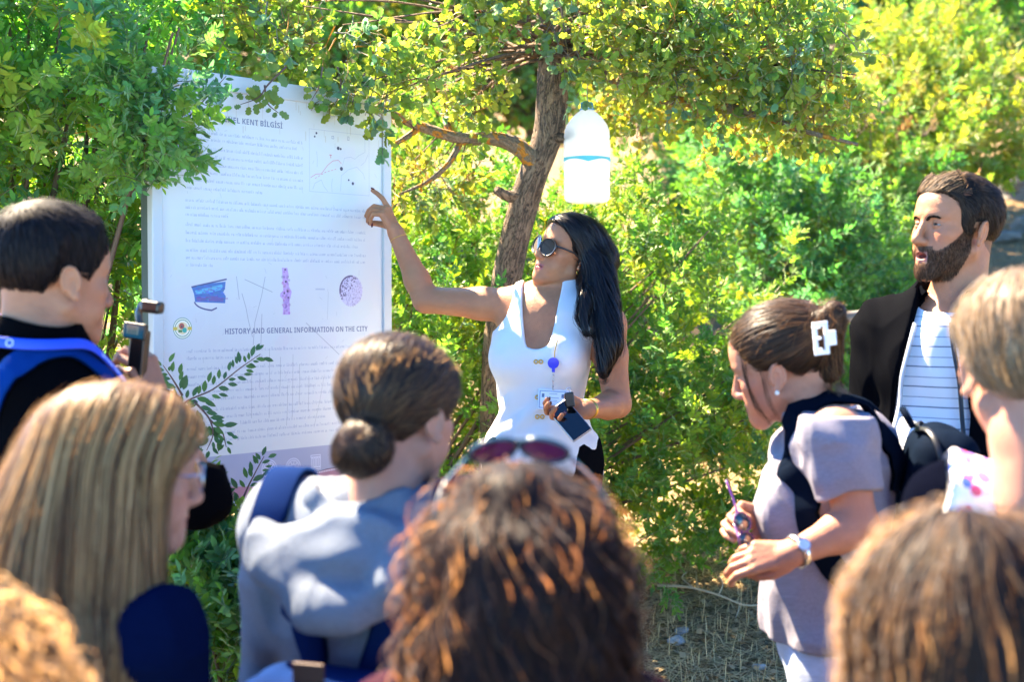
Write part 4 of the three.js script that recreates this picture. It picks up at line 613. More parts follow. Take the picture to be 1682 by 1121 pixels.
const weave = dataTex(128, (u, v) => 0.5 + 0.25 * Math.sin(u * 128 * 0.785) + 0.25 * Math.sin(v * 128 * 0.785), false), knit = dataTex(256, (u, v) => tileFbm(u, v, 64, 70, 2), false);
const heather = dataTex(256, (u, v) => { const k = 0.92 + 0.16 * (tileFbm(u, v, 90, 77, 2) - 0.3) + 0.05 * (tileFbm(u, v, 6, 78, 3) - 0.5); return [k, k, k]; });
const cloth = (color, o = {}) => phys(color, o.rough ?? 0.9, { sheen: o.sheen ?? 0, sheenRoughness: 0.6, specularIntensity: o.spec ?? 0.01, map: repeated(heather, 6, 6), bumpMap: repeated(knit, 14, 14), bumpScale: (o.bump ?? 0.0006) * 0.6, ...(o.x ?? {}) });
const crease = (amp, f, s = 0) => (x, y, z) => amp * (2.3 - 2.6 * Math.abs(noise3(x * f + s, y * f * 0.8 + x * f * 0.5, z * f)) - 1.2 * Math.abs(noise3(x * f * 1.9, y * f * 1.7 + s, z * f * 1.9)));
const fold = (amp, f, s = 0) => (x, y, z) => amp * (noise3(x * f + s, y * f * 0.55, z * f) + 0.5 * noise3(x * f * 2.1, y * f * 1.3 + s, z * f * 2.1));
const hold = (pts, m) => { const c = pts.reduce((a, p) => a.add(p), V()).divideScalar(pts.length); return [c, Math.max(...pts.map((p) => p.distanceTo(c))) + m]; };
function human(o) {
  const base = V(o.x, ground(o.x, o.z), o.z), H = o.H, s = H / 1.7, fem = o.female ?? 0, fat = o.fat ?? 1, g = thing('person', o.label, 'person', base); g.rotation.y = o.yaw;
  const inv = Y(-o.yaw), loc = (v) => v.clone().sub(base).applyQuaternion(inv), dirL = (v) => v.clone().applyQuaternion(inv);
  const pel = V(0, 0.93 * s, 0), lean = XQ(o.lean ?? 0).premultiply(ZQ(o.tilt ?? 0)), T = (x, y, z) => V(x * s, (y - 0.93) * s, z * s).applyQuaternion(lean).add(pel);
  const J = { pel, waist: T(0, 1.08, 0), chest: T(0, 1.27, 0), neck: T(0, 1.44, -0.02), sh: [T(0.158 * (o.shoulder ?? 1), 1.385, -0.015), T(-0.158 * (o.shoulder ?? 1), 1.385, -0.015)] };
  if (o.shoulders) o.shoulders.forEach((p, i) => p && (J.sh[i] = loc(p)));
  const hc = o.head ? loc(o.head) : T(0, 1.585, 0.01), hq = inv.clone().multiply(o.headTurn), hs = o.headScale ?? (fem ? 0.96 : 1.02), hf = headField({ female: fem, ...(o.face ?? {}) }), headF = bounded(placed(hf, hc, hq, hs), hc, 0.235 * hs, 0.05);
  const E = (x, y, z, a, b, c) => ell(T(x, y, z), a * s * fat, b * s, c * s * fat, lean);
  const tor = [E(0, 0.95, -0.005, 0.165, 0.13, 0.118), E(0, 1.1, 0.0, 0.132 - 0.012 * fem, 0.17, 0.1), E(0, 1.27, -0.005, 0.152 - 0.006 * fem, 0.18, 0.108), cap(T(0, 1.36, -0.012), J.sh[0], 0.085 * s, 0.052 * s), cap(T(0, 1.36, -0.012), J.sh[1], 0.085 * s, 0.052 * s), cap(T(0.07, 0.87, -0.045), T(0.075, 0.93, -0.05), 0.085 * s * fat), cap(T(-0.07, 0.87, -0.045), T(-0.075, 0.93, -0.05), 0.085 * s * fat)];
  if (fem) for (const k of [1, -1]) tor.push(ell(T(0.072 * k, 1.245, 0.078), 0.058 * s * (o.bust ?? 1), 0.058 * s * (o.bust ?? 1), 0.052 * s * (o.bust ?? 1), lean));
  if (o.belly) tor.push(E(0, 1.06, 0.055, 0.12, 0.13, 0.085 * o.belly));
  const hn = hc.clone().add(V(0, -0.09, -0.03).multiplyScalar(hs).applyQuaternion(hq)), neckF = union(0.04, cap(J.neck, hn, 0.054 * s * (fem ? 0.92 : 1.08), 0.049 * s * (fem ? 0.95 : 1.1)), cap(J.sh[0].clone().lerp(J.neck, 0.35), J.neck.clone().lerp(hn, 0.45), 0.042 * s, 0.03 * s), cap(J.sh[1].clone().lerp(J.neck, 0.35), J.neck.clone().lerp(hn, 0.45), 0.042 * s, 0.03 * s));
  const torso = union(0.05 * s, ...tor), arms = [], hands = [], A = [];
  for (let i = 0; i < 2; i++) {
    const side = i ? -1 : 1, sh = J.sh[i], a = o.arms?.[i] ?? {}, wrist = a.wrist ? loc(a.wrist) : T(side * 0.25, 0.83, 0.05), el = a.elbow ? loc(a.elbow) : ik(sh, wrist, 0.285 * s, 0.25 * s, a.pole ? dirL(a.pole) : V(side * 0.4, 0, -1)), k = (o.armFat ?? 1) * s * (fem ? 0.92 : 1.05);
    const m1 = sh.clone().lerp(el, 0.4), m2 = el.clone().lerp(wrist, 0.3);
    arms.push(bounded(union(0.02 * s, cap(sh, m1, 0.053 * k, 0.046 * k), cap(m1, el, 0.046 * k, 0.037 * k), cap(el, m2, 0.036 * k, 0.0365 * k), cap(m2, wrist, 0.0365 * k, 0.0235 * k)), ...hold([sh, el, wrist], 0.07), 0.15));
    const fd = a.dir ? dirL(a.dir) : wrist.clone().sub(el).normalize(), bn = a.back ? dirL(a.back) : V(side, 0, 0.1);
    hands.push(handField(wrist, fd, bn, i ? 1 : -1, a.curls ?? [[0.35, 0.4, 0.3], [0.4, 0.45, 0.3], [0.45, 0.5, 0.3], [0.5, 0.5, 0.3]], { size: s * (fem ? 0.95 : 1.05), ...(a.hand ?? {}) })); A.push({ sh, el, wrist });
  }
  const legs = [1, -1].map((k) => { const hip = V(k * 0.088 * s, 0.9 * s, -0.005), kn = V(k * 0.095 * s, 0.5 * s, 0.015), an = V(k * 0.1 * s, 0.085 * s, -0.03 * s); return union(0.03, cap(hip, kn, 0.088 * s * fat, 0.056 * s), cap(kn, kn.clone().lerp(an, 0.35), 0.056 * s, 0.054 * s), cap(kn.clone().lerp(an, 0.35), an, 0.054 * s, 0.036 * s), cap(an.clone().add(V(0, -0.045 * s, -0.01)), V(k * 0.12 * s, 0.032 * s, 0.15 * s), 0.036 * s, 0.03 * s)); });
  const trunk = (x, y, z) => smin(torso(x, y, z), neckF(x, y, z), 0.035);
  const bodyF = (x, y, z) => { let d = trunk(x, y, z); d = smin(d, arms[0](x, y, z), 0.035); d = smin(d, arms[1](x, y, z), 0.035); if (y < 1.1 * s) { d = smin(d, legs[0](x, y, z), 0.03); d = smin(d, legs[1](x, y, z), 0.03); } d = smin(d, headF(x, y, z), 0.014); d = smin(d, hands[0].f(x, y, z), 0.012); return smin(d, hands[1].f(x, y, z), 0.012); };
  const hb = { lo: hc.clone().addScalar(-0.155 * hs), hi: hc.clone().addScalar(0.155 * hs) }; hb.lo.y -= 0.03; hb.hi.y += 0.01;
  const bb = new THREE.Box3().setFromPoints([V(-0.32, 0, -0.25), V(0.32, H, 0.25), hc, ...A.map((a) => a.el), ...A.map((a) => a.wrist), ...hands.flatMap((h) => [h.box.lo, h.box.hi])]).expandByScalar(0.05); bb.min.y = 0.005;
  const sk = o.skin ?? [0.5, 0.27, 0.17], lip = o.lips ?? [sk[0] * 0.85, sk[1] * 0.55, sk[2] * 0.6], qi = hq.clone().invert(), tmp = V();
  const color = (t, x, y, z) => {
    const m = 1 + 0.07 * noise3(x * 28, y * 28, z * 28) + 0.06 * noise3(x * 110, y * 110, z * 110), rd = 1 + 0.07 * noise3(x * 17 + 5, y * 17, z * 17); t[0] = sk[0] * m; t[1] = sk[1] * m / rd; t[2] = sk[2] * m / rd;
    tmp.set(x, y, z).sub(hc).applyQuaternion(qi).divideScalar(hs); const { x: a, y: b, z: c } = tmp;
    if (c > 0.03 && Math.abs(b) < 0.14) {
      const op = o.face?.open ?? 0; if (c > 0.074 && Math.abs(a) < 0.024 && b < -0.0565 + 0.1 * Math.abs(a) * (a * a < 1e-4 ? 1 : 0.4) && b > -0.079 - op + 0.28 * Math.abs(a)) { t[0] = lip[0]; t[1] = lip[1]; t[2] = lip[2]; }
      const ch = Math.exp(-((Math.abs(a) - 0.042) ** 2 + (b + 0.024) ** 2) / 0.0005) * 0.16; t[1] *= 1 - ch; t[2] *= 1 - ch;
      if (op && c < 0.083 && c > 0.06 && Math.abs(a) < 0.018 && b < -0.06 && b > -0.075 - op) { t[0] = 0.12; t[1] = 0.03; t[2] = 0.03; }
    }
    if (o.tint) o.tint(t, tmp, x, y, z);
  };
  const pieces = [net(bodyF, bb.min, bb.max, o.cell ?? 0.011, { color, holes: [hb, ...hands.map((h) => h.box)] }), net(bodyF, hb.lo, hb.hi, o.headCell ?? 0.0032, { color }), ...hands.map((h) => net(bodyF, h.box.lo, h.box.hi, o.handCell ?? 0.0032, { color }))];
  const headM = new THREE.Matrix4().compose(hc, hq, V(hs, hs, hs));
  pieces.push(...eyeballs(headM, o.iris, o.look).map((e) => e));
  const body = part('body', joinIndexed(pieces), skinMat, g);
  return { g, s, J, A, T, hc, hq, hs, hf, headF, torso, trunk, arms, hands, legs, bodyF, loc, dirL, headM, body, base, H, head: (x, y, z) => V(x, y, z).multiplyScalar(hs).applyQuaternion(hq).add(hc), hdir: (x, y, z) => V(x, y, z).applyQuaternion(hq) };
}
// sleeve: the arm down to a share of the way from shoulder to elbow (up to 1) or on to the wrist (up to 2)
const sleeve = (h, i, off, share) => { const a = h.A[i], up2 = share <= 1, n = (up2 ? a.el.clone().sub(a.sh) : a.wrist.clone().sub(a.el)).normalize(), p = up2 ? a.sh.clone().lerp(a.el, share) : a.el.clone().lerp(a.wrist, share - 1), q = half(p, n), f = h.arms[i], c = ball(p, 0.16); return (x, y, z) => { const d = f(x, y, z) - off, e = q(x, y, z); return up2 || c(x, y, z) < 0 || e < 0 ? smax(d, e, 0.006) : d; }; };
// garment from a field, cut by planes/fields (each negative on the side that stays)
function garment(h, name, f, cuts, lo, hi, cell, mat, o = {}) { const all = (x, y, z) => { let d = f(x, y, z); for (const c of cuts) { const e = c(x, y, z); d = smax(d, e, o.k ?? 0.006); } return d; }; const m = part(name, net(all, lo, hi, cell, o), mat, h.g, o.label); m.userData.field = undefined; delete m.userData.field; return Object.assign(m, { fieldFn: all }); }
const topField = (h, off, armOff, folds) => (x, y, z) => { let d = smin(h.torso(x, y, z) - off, Math.min(h.arms[0](x, y, z), h.arms[1](x, y, z)) - armOff, 0.045); return folds ? d - folds(x, y, z) : d; };
const legField = (h, off, folds) => { const up2 = h.torso; return (x, y, z) => { let d = smin(Math.min(h.legs[0](x, y, z), h.legs[1](x, y, z)) - off, Math.max(up2(x, y, z) - off * 0.7, y - 1.05 * h.s), 0.02); return folds && Math.abs(d) < 0.06 ? d - folds(x, y, z) : d; }; };
function trousers(h, color, o = {}) {
  const s = h.s; garment(h, o.name ?? 'trousers', legField(h, o.off ?? 0.016, fold(0.005, 11, 4)), [half(V(0, (o.top ?? 1.02) * s, 0), V(0, 1, 0)), half(V(0, 0.07 * s, 0), V(0, -1, 0))], V(-0.32, 0.05, -0.26), V(0.32, 1.08 * s, 0.26), o.cell ?? 0.012, cloth(color, { bump: 0.0008 }));
  for (let i = 0; i < 2; i++) { const f = h.legs[i]; garment(h, 'shoe', (x, y, z) => f(x, y, z) - 0.02, [half(V(0, 0.1 * s, 0), V(0, 1, 0)), half(V(0, 0.006, 0), V(0, -1, 0))], V(i ? -0.2 : 0.02, 0, -0.14), V(i ? -0.02 : 0.2, 0.12 * s, 0.24), 0.009, std(o.shoe ?? 0x2a2a2e, 0.7)); }
}
// hairline in head space: positive where hair grows
const hairline = (x, y, z) => { const L = z > 0.06 ? lerp(0.056, 0.082, clamp((z - 0.06) / 0.03, 0, 1)) : z > 0.03 ? lerp(0.012, 0.056, (z - 0.03) / 0.03) : z > -0.02 ? lerp(0.018, 0.012, (z + 0.02) / 0.05) : z > -0.055 ? lerp(-0.035, 0.018, (z + 0.055) / 0.035) : lerp(-0.06, -0.035, clamp((z + 0.1) / 0.045, 0, 1)); return y - L; };
const skullF = union(0.03, ell(V(0, 0.046, -0.016), 0.0765, 0.0835, 0.0975), ell(V(0, 0.0, 0.03), 0.0635, 0.085, 0.058), ell(V(0, 0.055, 0.035), 0.0625, 0.05, 0.0565)), scalp = (t, tt = t) => (x, y, z) => skullF(x, y, z) - t - (tt - t) * smoothstep(y, 0.04, 0.11);
// finishing: hair base (a field in person space) + strands
function hairParts(h, baseF, lo, hi, cell, baseCol, strands, soft, name = 'hair', mat = hairGloss) {
  const list = []; const rb = (x, y, z) => 0.8 + 0.35 * noise3(x * 60, y * 12, z * 60);
  if (baseF) list.push(net(baseF, lo, hi, cell, { color: (t, x, y, z) => { const k = rb(x, y, z); t[0] = baseCol[0] * k; t[1] = baseCol[1] * k; t[2] = baseCol[2] * k; } }));
  if (strands?.length) { const g = ribbons(strands); if (list.length) { g.setAttribute('uv', new THREE.BufferAttribute(new Float32Array(g.attributes.position.count * 2), 2)); } list.push(g); }
  const m = part(name, list.length > 1 ? mergeGeometries(list) : list[0], mat, h.g);
  if (soft?.length) { const w = shade(new THREE.Mesh(ribbons(soft), hairSoft)); w.name = 'loose_strands'; m.add(w); }
  return m;
}
// short cut: thin at the hairline, fuller away from it
const cropped = (t0, t1, edge = 0, reach = 0.05) => (x, y, z) => { const hl = hairline(x, y, z) + (z < -0.045 ? edge : 0); return smax(skullF(x, y, z) - t0 - (t1 - t0) * smoothstep(hl, 0, reach), -hl * 0.8, 0.006); };
const headBox = (h, up2 = 0.16, dn = 0.16, w = 0.15) => [h.hc.clone().add(V(-w, -dn, -w).multiplyScalar(h.hs)), h.hc.clone().add(V(w, up2, w).multiplyScalar(h.hs))];

// helpers for things worn or held
function worn(name, label, category, h, anchor, group) { const g = new THREE.Group(); g.name = numbered(name); g.position.copy(anchor.clone().applyQuaternion(Y(h.g.rotation.y)).add(h.base)); g.rotation.y = h.g.rotation.y; tag(g, label, category, group); scene.add(g); g.userData.label = label; const A = anchor.clone(); return { g, R: (v) => v.clone().sub(A), shift: (geo) => geo.translate(-A.x, -A.y, -A.z) }; }
// strip of a given width and thickness laid on a field along points
function strapGeo(field, pts, width, thick, off, n = 40, snap = true) {
  const c = smooth(pts, n), P = [], nor = V(), idx = [], uv = []; let len = 0;
  for (let i = 0; i <= n; i++) { const p = c[i].clone(); if (snap) for (let k = 0; k < 4; k++) { gradOf(field, p, nor); p.addScaledVector(nor, off - field(p.x, p.y, p.z)); } else gradOf(field, p, nor); c[i] = p; P.push({ p, n: nor.clone() }); }
  const pos = []; for (let i = 0; i <= n; i++) { const t = c[Math.min(i + 1, n)].clone().sub(c[Math.max(i - 1, 0)]).normalize(), nn = P[i].n.clone().addScaledVector(t, -P[i].n.dot(t)).normalize(), sd = t.clone().cross(nn).normalize(); if (i) len += c[i].distanceTo(c[i - 1]); for (const [a, b] of [[-1, 0], [-0.86, 1], [0.86, 1], [1, 0]]) { const q = c[i].clone().addScaledVector(sd, a * width / 2).addScaledVector(nn, b * thick - thick * 0.3); pos.push(q.x, q.y, q.z); uv.push((a + 1) / 2, len / width); } }
  for (let i = 0; i < n; i++) for (let k = 0; k < 4; k++) { const a = i * 4 + k, b = i * 4 + (k + 1) % 4, d = a + 4, e = b + 4; idx.push(a, d, b, b, d, e); }
  const g = new THREE.BufferGeometry(); g.setAttribute('position', new THREE.Float32BufferAttribute(pos, 3)); g.setAttribute('uv', new THREE.Float32BufferAttribute(uv, 2)); g.setIndex(idx); g.computeVertexNormals(); return g;
}
const goldMat = std(0xd9b25a, 0.3, { metalness: 1 }), silverMat = std(0xd5d8de, 0.25, { metalness: 1 }), blackPlastic = phys(0x0c0d10, 0.35, { clearcoat: 0.4 }), darkLens = phys(0x0a0b0e, 0.06, { clearcoat: 1, clearcoatRoughness: 0.04 });
const headTurn = (y, p, r) => Y(y * RAD).multiply(XQ(p * RAD)).multiply(ZQ(r * RAD));
// eyebrows and lashes as short strokes on the face
function brows(h, col, thick = 0.0022, dy = 0) { const out = [], r = rng(9); for (const s of [1, -1]) for (let i = 0; i < 70; i++) { const t = r(), x = lerp(0.012, 0.047, t), y = 0.0235 + dy + 0.006 * Math.sin(t * 2.4) + (r() - 0.5) * 0.005 * (1 - 0.5 * t), p = V(x * s, y, 0.1), n = V(); for (let k = 0; k < 4; k++) { gradOf(h.hf, p, n); p.addScaledVector(n, 0.0008 - h.hf(p.x, p.y, p.z)); } const d = V(s * 0.9, 0.35 - 0.5 * t, -0.35).normalize(), L = 0.006 + r() * 0.004; out.push({ pts: [p, p.clone().addScaledVector(d, L * 0.5).addScaledVector(n, 0.0006), p.clone().addScaledVector(d, L)].map((q) => h.head(q.x, q.y, q.z)), nrm: h.hdir(n.x, n.y, n.z), w: thick * 0.55, col }); } return out; }
// spectacles in head space: lens centres, rim radius, temple arms
function spectacles(h, parent, shift, o) {
  const q = h.hq, H2 = (x, y, z) => shift(h.head(x, y, z)), rimM = o.rim, lensM = o.lens, fw = o.z ?? 0.104, cy = o.y ?? 0.006;
  for (const s of [1, -1]) {
    const rim = [], N = 28; for (let k = 0; k <= N; k++) { const a = k / N * 6.2832, c = Math.cos(a), sn = Math.sin(a), rx = o.rx ?? 0.026, ry = (o.ry ?? 0.022) * (sn > 0 ? 0.85 : 1.05); rim.push(V(s * 0.0335 + c * rx, cy + sn * ry, fw - Math.abs(s * 0.0335 + c * rx) * 0.22)); }
    part('rim', tube(rim.map((v) => H2(v.x, v.y, v.z)), o.t ?? 0.0019, 6, false), rimM, parent);
    const sh = new THREE.BufferGeometry(), ps = [H2(s * 0.0335, cy, fw - 0.0065)], ix = []; for (const v of rim) ps.push(H2(v.x, v.y, v.z)); for (let k = 1; k <= N; k++) ix.push(0, k, k + 1); sh.setAttribute('position', new THREE.Float32BufferAttribute(ps.flatMap((v) => [v.x, v.y, v.z]), 3)); sh.setIndex(ix); sh.computeVertexNormals();
    part('lens', sh, lensM, parent);
    if (!o.noTemple) part('temple', tube(smooth([V(s * 0.0605, cy + 0.008, fw - 0.014), V(s * 0.074, cy + 0.009, 0.07), V(s * 0.0815, cy + 0.008, 0.02), V(s * 0.083, cy + 0.012, -0.012), V(s * 0.082, cy - 0.012, -0.032)].map((v) => H2(v.x, v.y, v.z)), 16), o.tt ?? 0.0022, 6), rimM, parent);
  }
  part('bridge', tube(smooth([V(0.0085, cy + 0.006, fw - 0.002), V(0, cy + 0.009, fw + 0.002), V(-0.0085, cy + 0.006, fw - 0.002)].map((v) => H2(v.x, v.y, v.z)), 6), 0.0018, 6), rimM, parent);
}

// ---------------------------------------------------------------- the guide
{
  const h = human({ x: 0.09, z: -3.9, yaw: -0.16, H: 1.66, female: 1, bust: 1.2, fat: 1.02, label: 'woman in white waistcoat pointing at the information board, long black hair', skin: [0.45, 0.19, 0.095], lips: [0.42, 0.12, 0.11], head: at(932, 420, 3.9), headTurn: headTurn(-56, -17, -11), headScale: 0.96, headCell: 0.0027, handCell: 0.0026, cell: 0.009, armFat: 1.2,
    shoulders: [at(996, 533, 3.84), at(852, 503, 3.93)],
    arms: [{ elbow: at(1014, 664, 3.82), wrist: at(964, 673, 3.64), dir: V(-1, -0.22, 0.25), back: V(0.05, -0.55, -0.8), curls: [[0.55, 0.75, 0.5], [0.6, 0.75, 0.5], [0.65, 0.8, 0.5], [0.7, 0.8, 0.5]], hand: { thumb: [[0.02, 0.024, -0.01], [0.045, 0.036, -0.032], [0.06, 0.03, -0.055], [0.068, 0.018, -0.07]] } },
      { elbow: at(700, 493, 3.98), wrist: at(651, 384, 4.02), dir: V(-0.44, 0.86, 0.02), back: V(0.78, 0.3, 0.5), curls: [[0.12, 0.3, 0.2], [0.95, 0.75, 0.4], [1.05, 0.85, 0.5], [1.1, 0.9, 0.5]], hand: { spread: [0.05, 0.05, 0.0, -0.06], thumb: [[0.02, 0.022, -0.014], [0.048, 0.026, -0.045], [0.066, 0.02, -0.068], [0.078, 0.01, -0.085]] } }] });
  const s = h.s, nailM = phys(0x5a0f1c, 0.25, { clearcoat: 0.8 });
  for (const i of [0, 1]) for (let k = 0; k < 5; k++) nail(h.hands[i].tips, k, k === 4 ? h.hands[i].t : h.hands[i].n, nailM, h.g, 0.95);
  // waistcoat
  const flare = (y) => 0.011 + 0.022 * smoothstep(-y, -0.98 * s, -0.84 * s), fo = fold(0.0035, 13, 2);
  const vestF = (x, y, z) => { const d = h.trunk(x, y, z) - flare(y); return Math.abs(d) > 0.05 ? d : d - fo(x, y, z) * (0.5 + 0.8 * smoothstep(-y, -1.2, -1.0)) - 0.004 * Math.sin((y - x * 0.8) * 62 + 3 * noise3(x * 9, y * 9, z * 9)) * Math.exp(-(((y - 1.06 * s) / 0.07) ** 2)); };
  const neckV = (x, y, z) => { if (z < -0.02) { return -(Math.hypot(x / 0.078, (z + 0.0) / 0.085, (y - 1.47 * s) / 0.07) - 1) * 0.06; } const yb = 1.272 * s, t = clamp((y - yb) / (0.2 * s), 0, 1), w = 0.024 + (x < 0 ? 0.034 : 0.04) * Math.sqrt(t); return -Math.max(Math.abs(x - 0.004) - w, yb + 0.035 * (x / 0.06) ** 2 - y); };
  const arm = (i) => { const a = h.J.sh[i].clone(), sgn = i ? -1 : 1, c = ell(a.clone().add(V((i ? 0.066 : 0.052) * sgn, i ? 0.02 : -0.03, 0)), 0.066, i ? 0.1 : 0.12, 0.13); return (x, y, z) => -c(x, y, z); };
  const hem = (x, y, z) => { const front = z > 0 ? 1 : 0, y0 = 0.868 * s - front * 0.012 - 0.03 * front * smoothstep(Math.abs(x), 0.015, 0.06) * (1 - smoothstep(Math.abs(x), 0.08, 0.15)) + 0.05 * front * Math.exp(-((x / 0.03) ** 2)); return y0 - y; };
  garment(h, 'waistcoat', vestF, [neckV, arm(0), arm(1), hem, half(V(0, 1.53 * s, 0), V(0, 1, 0))], V(-0.27, 0.78 * s, -0.22), V(0.27, 1.55 * s, 0.26), 0.0055, phys(0xe3e6e9, 0.9, { specularIntensity: 0.1, bumpMap: repeated(knit, 40, 40), bumpScale: 0.0002 }), { k: 0.004, label: 'fitted sleeveless white waistcoat with notched hem' });
  trousers(h, 0x101114, { top: 1.0 });
  const onVest = (x, y) => { const p = V(x, y, 0.22), n = V(); for (let k = 0; k < 8; k++) { gradOf(vestF, p, n, 0.004); p.z -= vestF(p.x, p.y, p.z) * 0.9; } return p; };
  for (const y of [1.235, 1.125, 1.065, 0.985]) for (const dx of [-0.009, 0.006]) { const g = new THREE.TorusGeometry(0.0055, 0.0018, 8, 18); const b = part('button', g, goldMat, h.g); b.position.copy(onVest(0.012 + dx, y * s)).add(V(0, 0, 0.003)); }
  // hair
  const iq = h.hq.clone().invert(), lockPts = [h.head(0.03, 0.02, -0.09), h.loc(at(978, 440, 3.86)), h.loc(at(990, 505, 3.80)), h.loc(at(1000, 565, 3.74)), h.loc(at(990, 610, 3.71))], lock = chain(lockPts, [0.066, 0.054, 0.048, 0.038, 0.012]);
  const lock2 = chain([h.head(0.05, -0.05, -0.065), h.loc(at(964, 484, 3.77)), h.loc(at(956, 520, 3.74)), h.loc(at(962, 545, 3.72))], [0.03, 0.02, 0.017, 0.006]), backLock = chain([h.head(-0.02, 0, -0.09), h.loc(at(955, 470, 3.98)), h.loc(at(975, 560, 4.0))], [0.075, 0.07, 0.04]);
  const hairCap = placed((x, y, z) => smax(scalp(0.013)(x, y, z), -hairline(x, y, z) * 0.8 + 0.0, 0.012), h.hc, h.hq, h.hs), vol = (x, y, z) => { let d = smin(hairCap(x, y, z), lock(x, y, z), 0.03); d = smin(d, backLock(x, y, z), 0.03); return smin(d, lock2(x, y, z), 0.012); };
  const flow = (p, d, id) => { const l = p.clone().sub(h.hc).applyQuaternion(iq), w = smoothstep(l.y, -0.02, 0.11); d.set(0.25, -1, 0.1).addScaledVector(h.hdir(l.x > -0.02 ? 0.7 : -0.8, -0.5, -0.9), w * 1.6); };
  const [lo, hi] = headBox(h, 0.17, 0.2, 0.17); lo.y = 0.95; lo.x -= 0.1; hi.x += 0.2; hi.z += 0.25; lo.z -= 0.15;
  const starts = scatter(vol, lo, hi, 4200, (p) => { const l = p.clone().sub(h.hc).applyQuaternion(iq).divideScalar(h.hs); return p.y > 1.3 && (l.z < 0.02 || hairline(l.x, l.y, l.z) > 0.004); }, 5), st = grow(vol, starts, flow, { seed: 3, len: 0.36, steps: 16, width: 0.0024, lift: 0.001, spreadLift: 0.012, frizz: 0.1, wave: 0.004, waveFreq: 6, colors: [[0.006, 0.006, 0.009], [0.012, 0.010, 0.011], [0.02, 0.015, 0.013]] });
  const fly = grow(vol, scatter(vol, lo, hi, 260, (p) => p.y > 1.15 && p.y < 1.45, 6), flow, { seed: 8, len: 0.2, steps: 8, width: 0.0012, lift: 0.008, spreadLift: 0.016, frizz: 0.25, stick: 0.3, colors: [[0.02, 0.015, 0.013]] });
  hairParts(h, vol, lo, hi, 0.006, [0.006, 0.006, 0.008], st.concat(fly), null, 'hair', hairBlack);
  // earring, bracelet, necklace clip
  const ear = new THREE.TorusGeometry(0.0065, 0.0014, 8, 20); ear.applyMatrix4(new THREE.Matrix4().makeRotationY(1.2)); part('earring', ear, goldMat, h.g).position.copy(h.head(0.087, -0.042, 0.0));
  const brc = new THREE.TorusGeometry(0.0275, 0.0011, 8, 40), bm = part('bracelet', brc, goldMat, h.g); bm.position.copy(h.A[1].wrist.clone().lerp(h.A[1].el, 0.08)); bm.quaternion.setFromUnitVectors(V(0, 0, 1), h.A[1].el.clone().sub(h.A[1].wrist).normalize());
  const wb = new THREE.TorusGeometry(0.0295, 0.004, 8, 40), wm = part('bracelet', wb, goldMat, h.g); wm.position.copy(h.A[0].wrist.clone().lerp(h.A[0].el, 0.03)); wm.quaternion.setFromUnitVectors(V(0, 0, 1), h.A[0].el.clone().sub(h.A[0].wrist).normalize()); wm.scale.set(1, 0.9, 1.6);
  // sunglasses
  const sg = worn('sunglasses', 'dark sunglasses on the face of the guide', 'sunglasses', h, h.head(0, 0.006, 0.1)); spectacles(h, sg.g, sg.R, { rim: blackPlastic, lens: darkLens, rx: 0.031, ry: 0.029, t: 0.0028, z: 0.109, y: 0.002, tt: 0.0032 });
  // badge
  const bp = onVest(0.052, 1.18 * s).add(V(0, 0, 0.012)), bd = worn('id_badge', 'identity badge hanging from a blue reel on the waistcoat', 'badge', h, bp);
  const reelAt = onVest(0.057, 1.232 * s).add(V(0, 0, 0.008)), cardAt = onVest(0.052, 1.118 * s).add(V(0, 0, 0.016));
  const reel = new THREE.CylinderGeometry(0.0165, 0.0165, 0.007, 30); reel.rotateX(Math.PI / 2); part('reel', reel, phys(0x1a1fd0, 0.3, { clearcoat: 0.5 }), bd.g).position.copy(bd.R(reelAt)); part('reel_neck', boxAt(0.009, 0.014, 0.005, 0, 0, 0, 0.001), phys(0x1a1fd0, 0.3), bd.g).position.copy(bd.R(reelAt).add(V(0, -0.02, 0)));
  part('strap', tube(smooth([reelAt.clone().add(V(0, -0.026, 0.001)), reelAt.clone().lerp(cardAt, 0.5).add(V(0, 0, 0.004)), cardAt.clone().add(V(0, 0.03, 0.003))].map(bd.R), 8), 0.0028, 6), phys(0xdfe6ee, 0.3, { transmission: 0.4, thickness: 0 }), bd.g);
  for (const q of [0.2, 0.5, 0.8]) { const b = part('rivet', new THREE.SphereGeometry(0.0032, 10, 8), silverMat, bd.g); b.position.copy(bd.R(reelAt.clone().add(V(0, -0.026, 0.004)).lerp(cardAt.clone().add(V(0, 0.03, 0.006)), q))); }
  part('chain', tube(smooth([reelAt.clone().add(V(0.004, 0.016, 0)), onVest(0.06, 1.262 * s).add(V(0, 0, 0.006)), onVest(0.064, 1.29 * s).add(V(0.004, 0.01, 0.008))].map(bd.R), 10), 0.0017, 6), goldMat, bd.g);
  const cc = document.createElement('canvas'); cc.width = 256; cc.height = 164; const x = cc.getContext('2d'); x.fillStyle = '#e9eef4'; x.fillRect(0, 0, 256, 164); x.strokeStyle = '#7f95b4'; x.lineWidth = 8; x.strokeRect(8, 8, 240, 148); x.fillStyle = '#5a6b88'; x.fillRect(24, 30, 24, 34); x.fillRect(200, 28, 30, 34); for (const [a, b, w] of [[92, 26, 66], [80, 62, 92], [84, 84, 78], [88, 100, 100], [100, 118, 60], [104, 138, 44]]) for (let k = 0; k < w; k += 9) x.fillRect(a + k, b, 6, 6); const tx = new THREE.CanvasTexture(cc); tx.colorSpace = THREE.SRGBColorSpace;
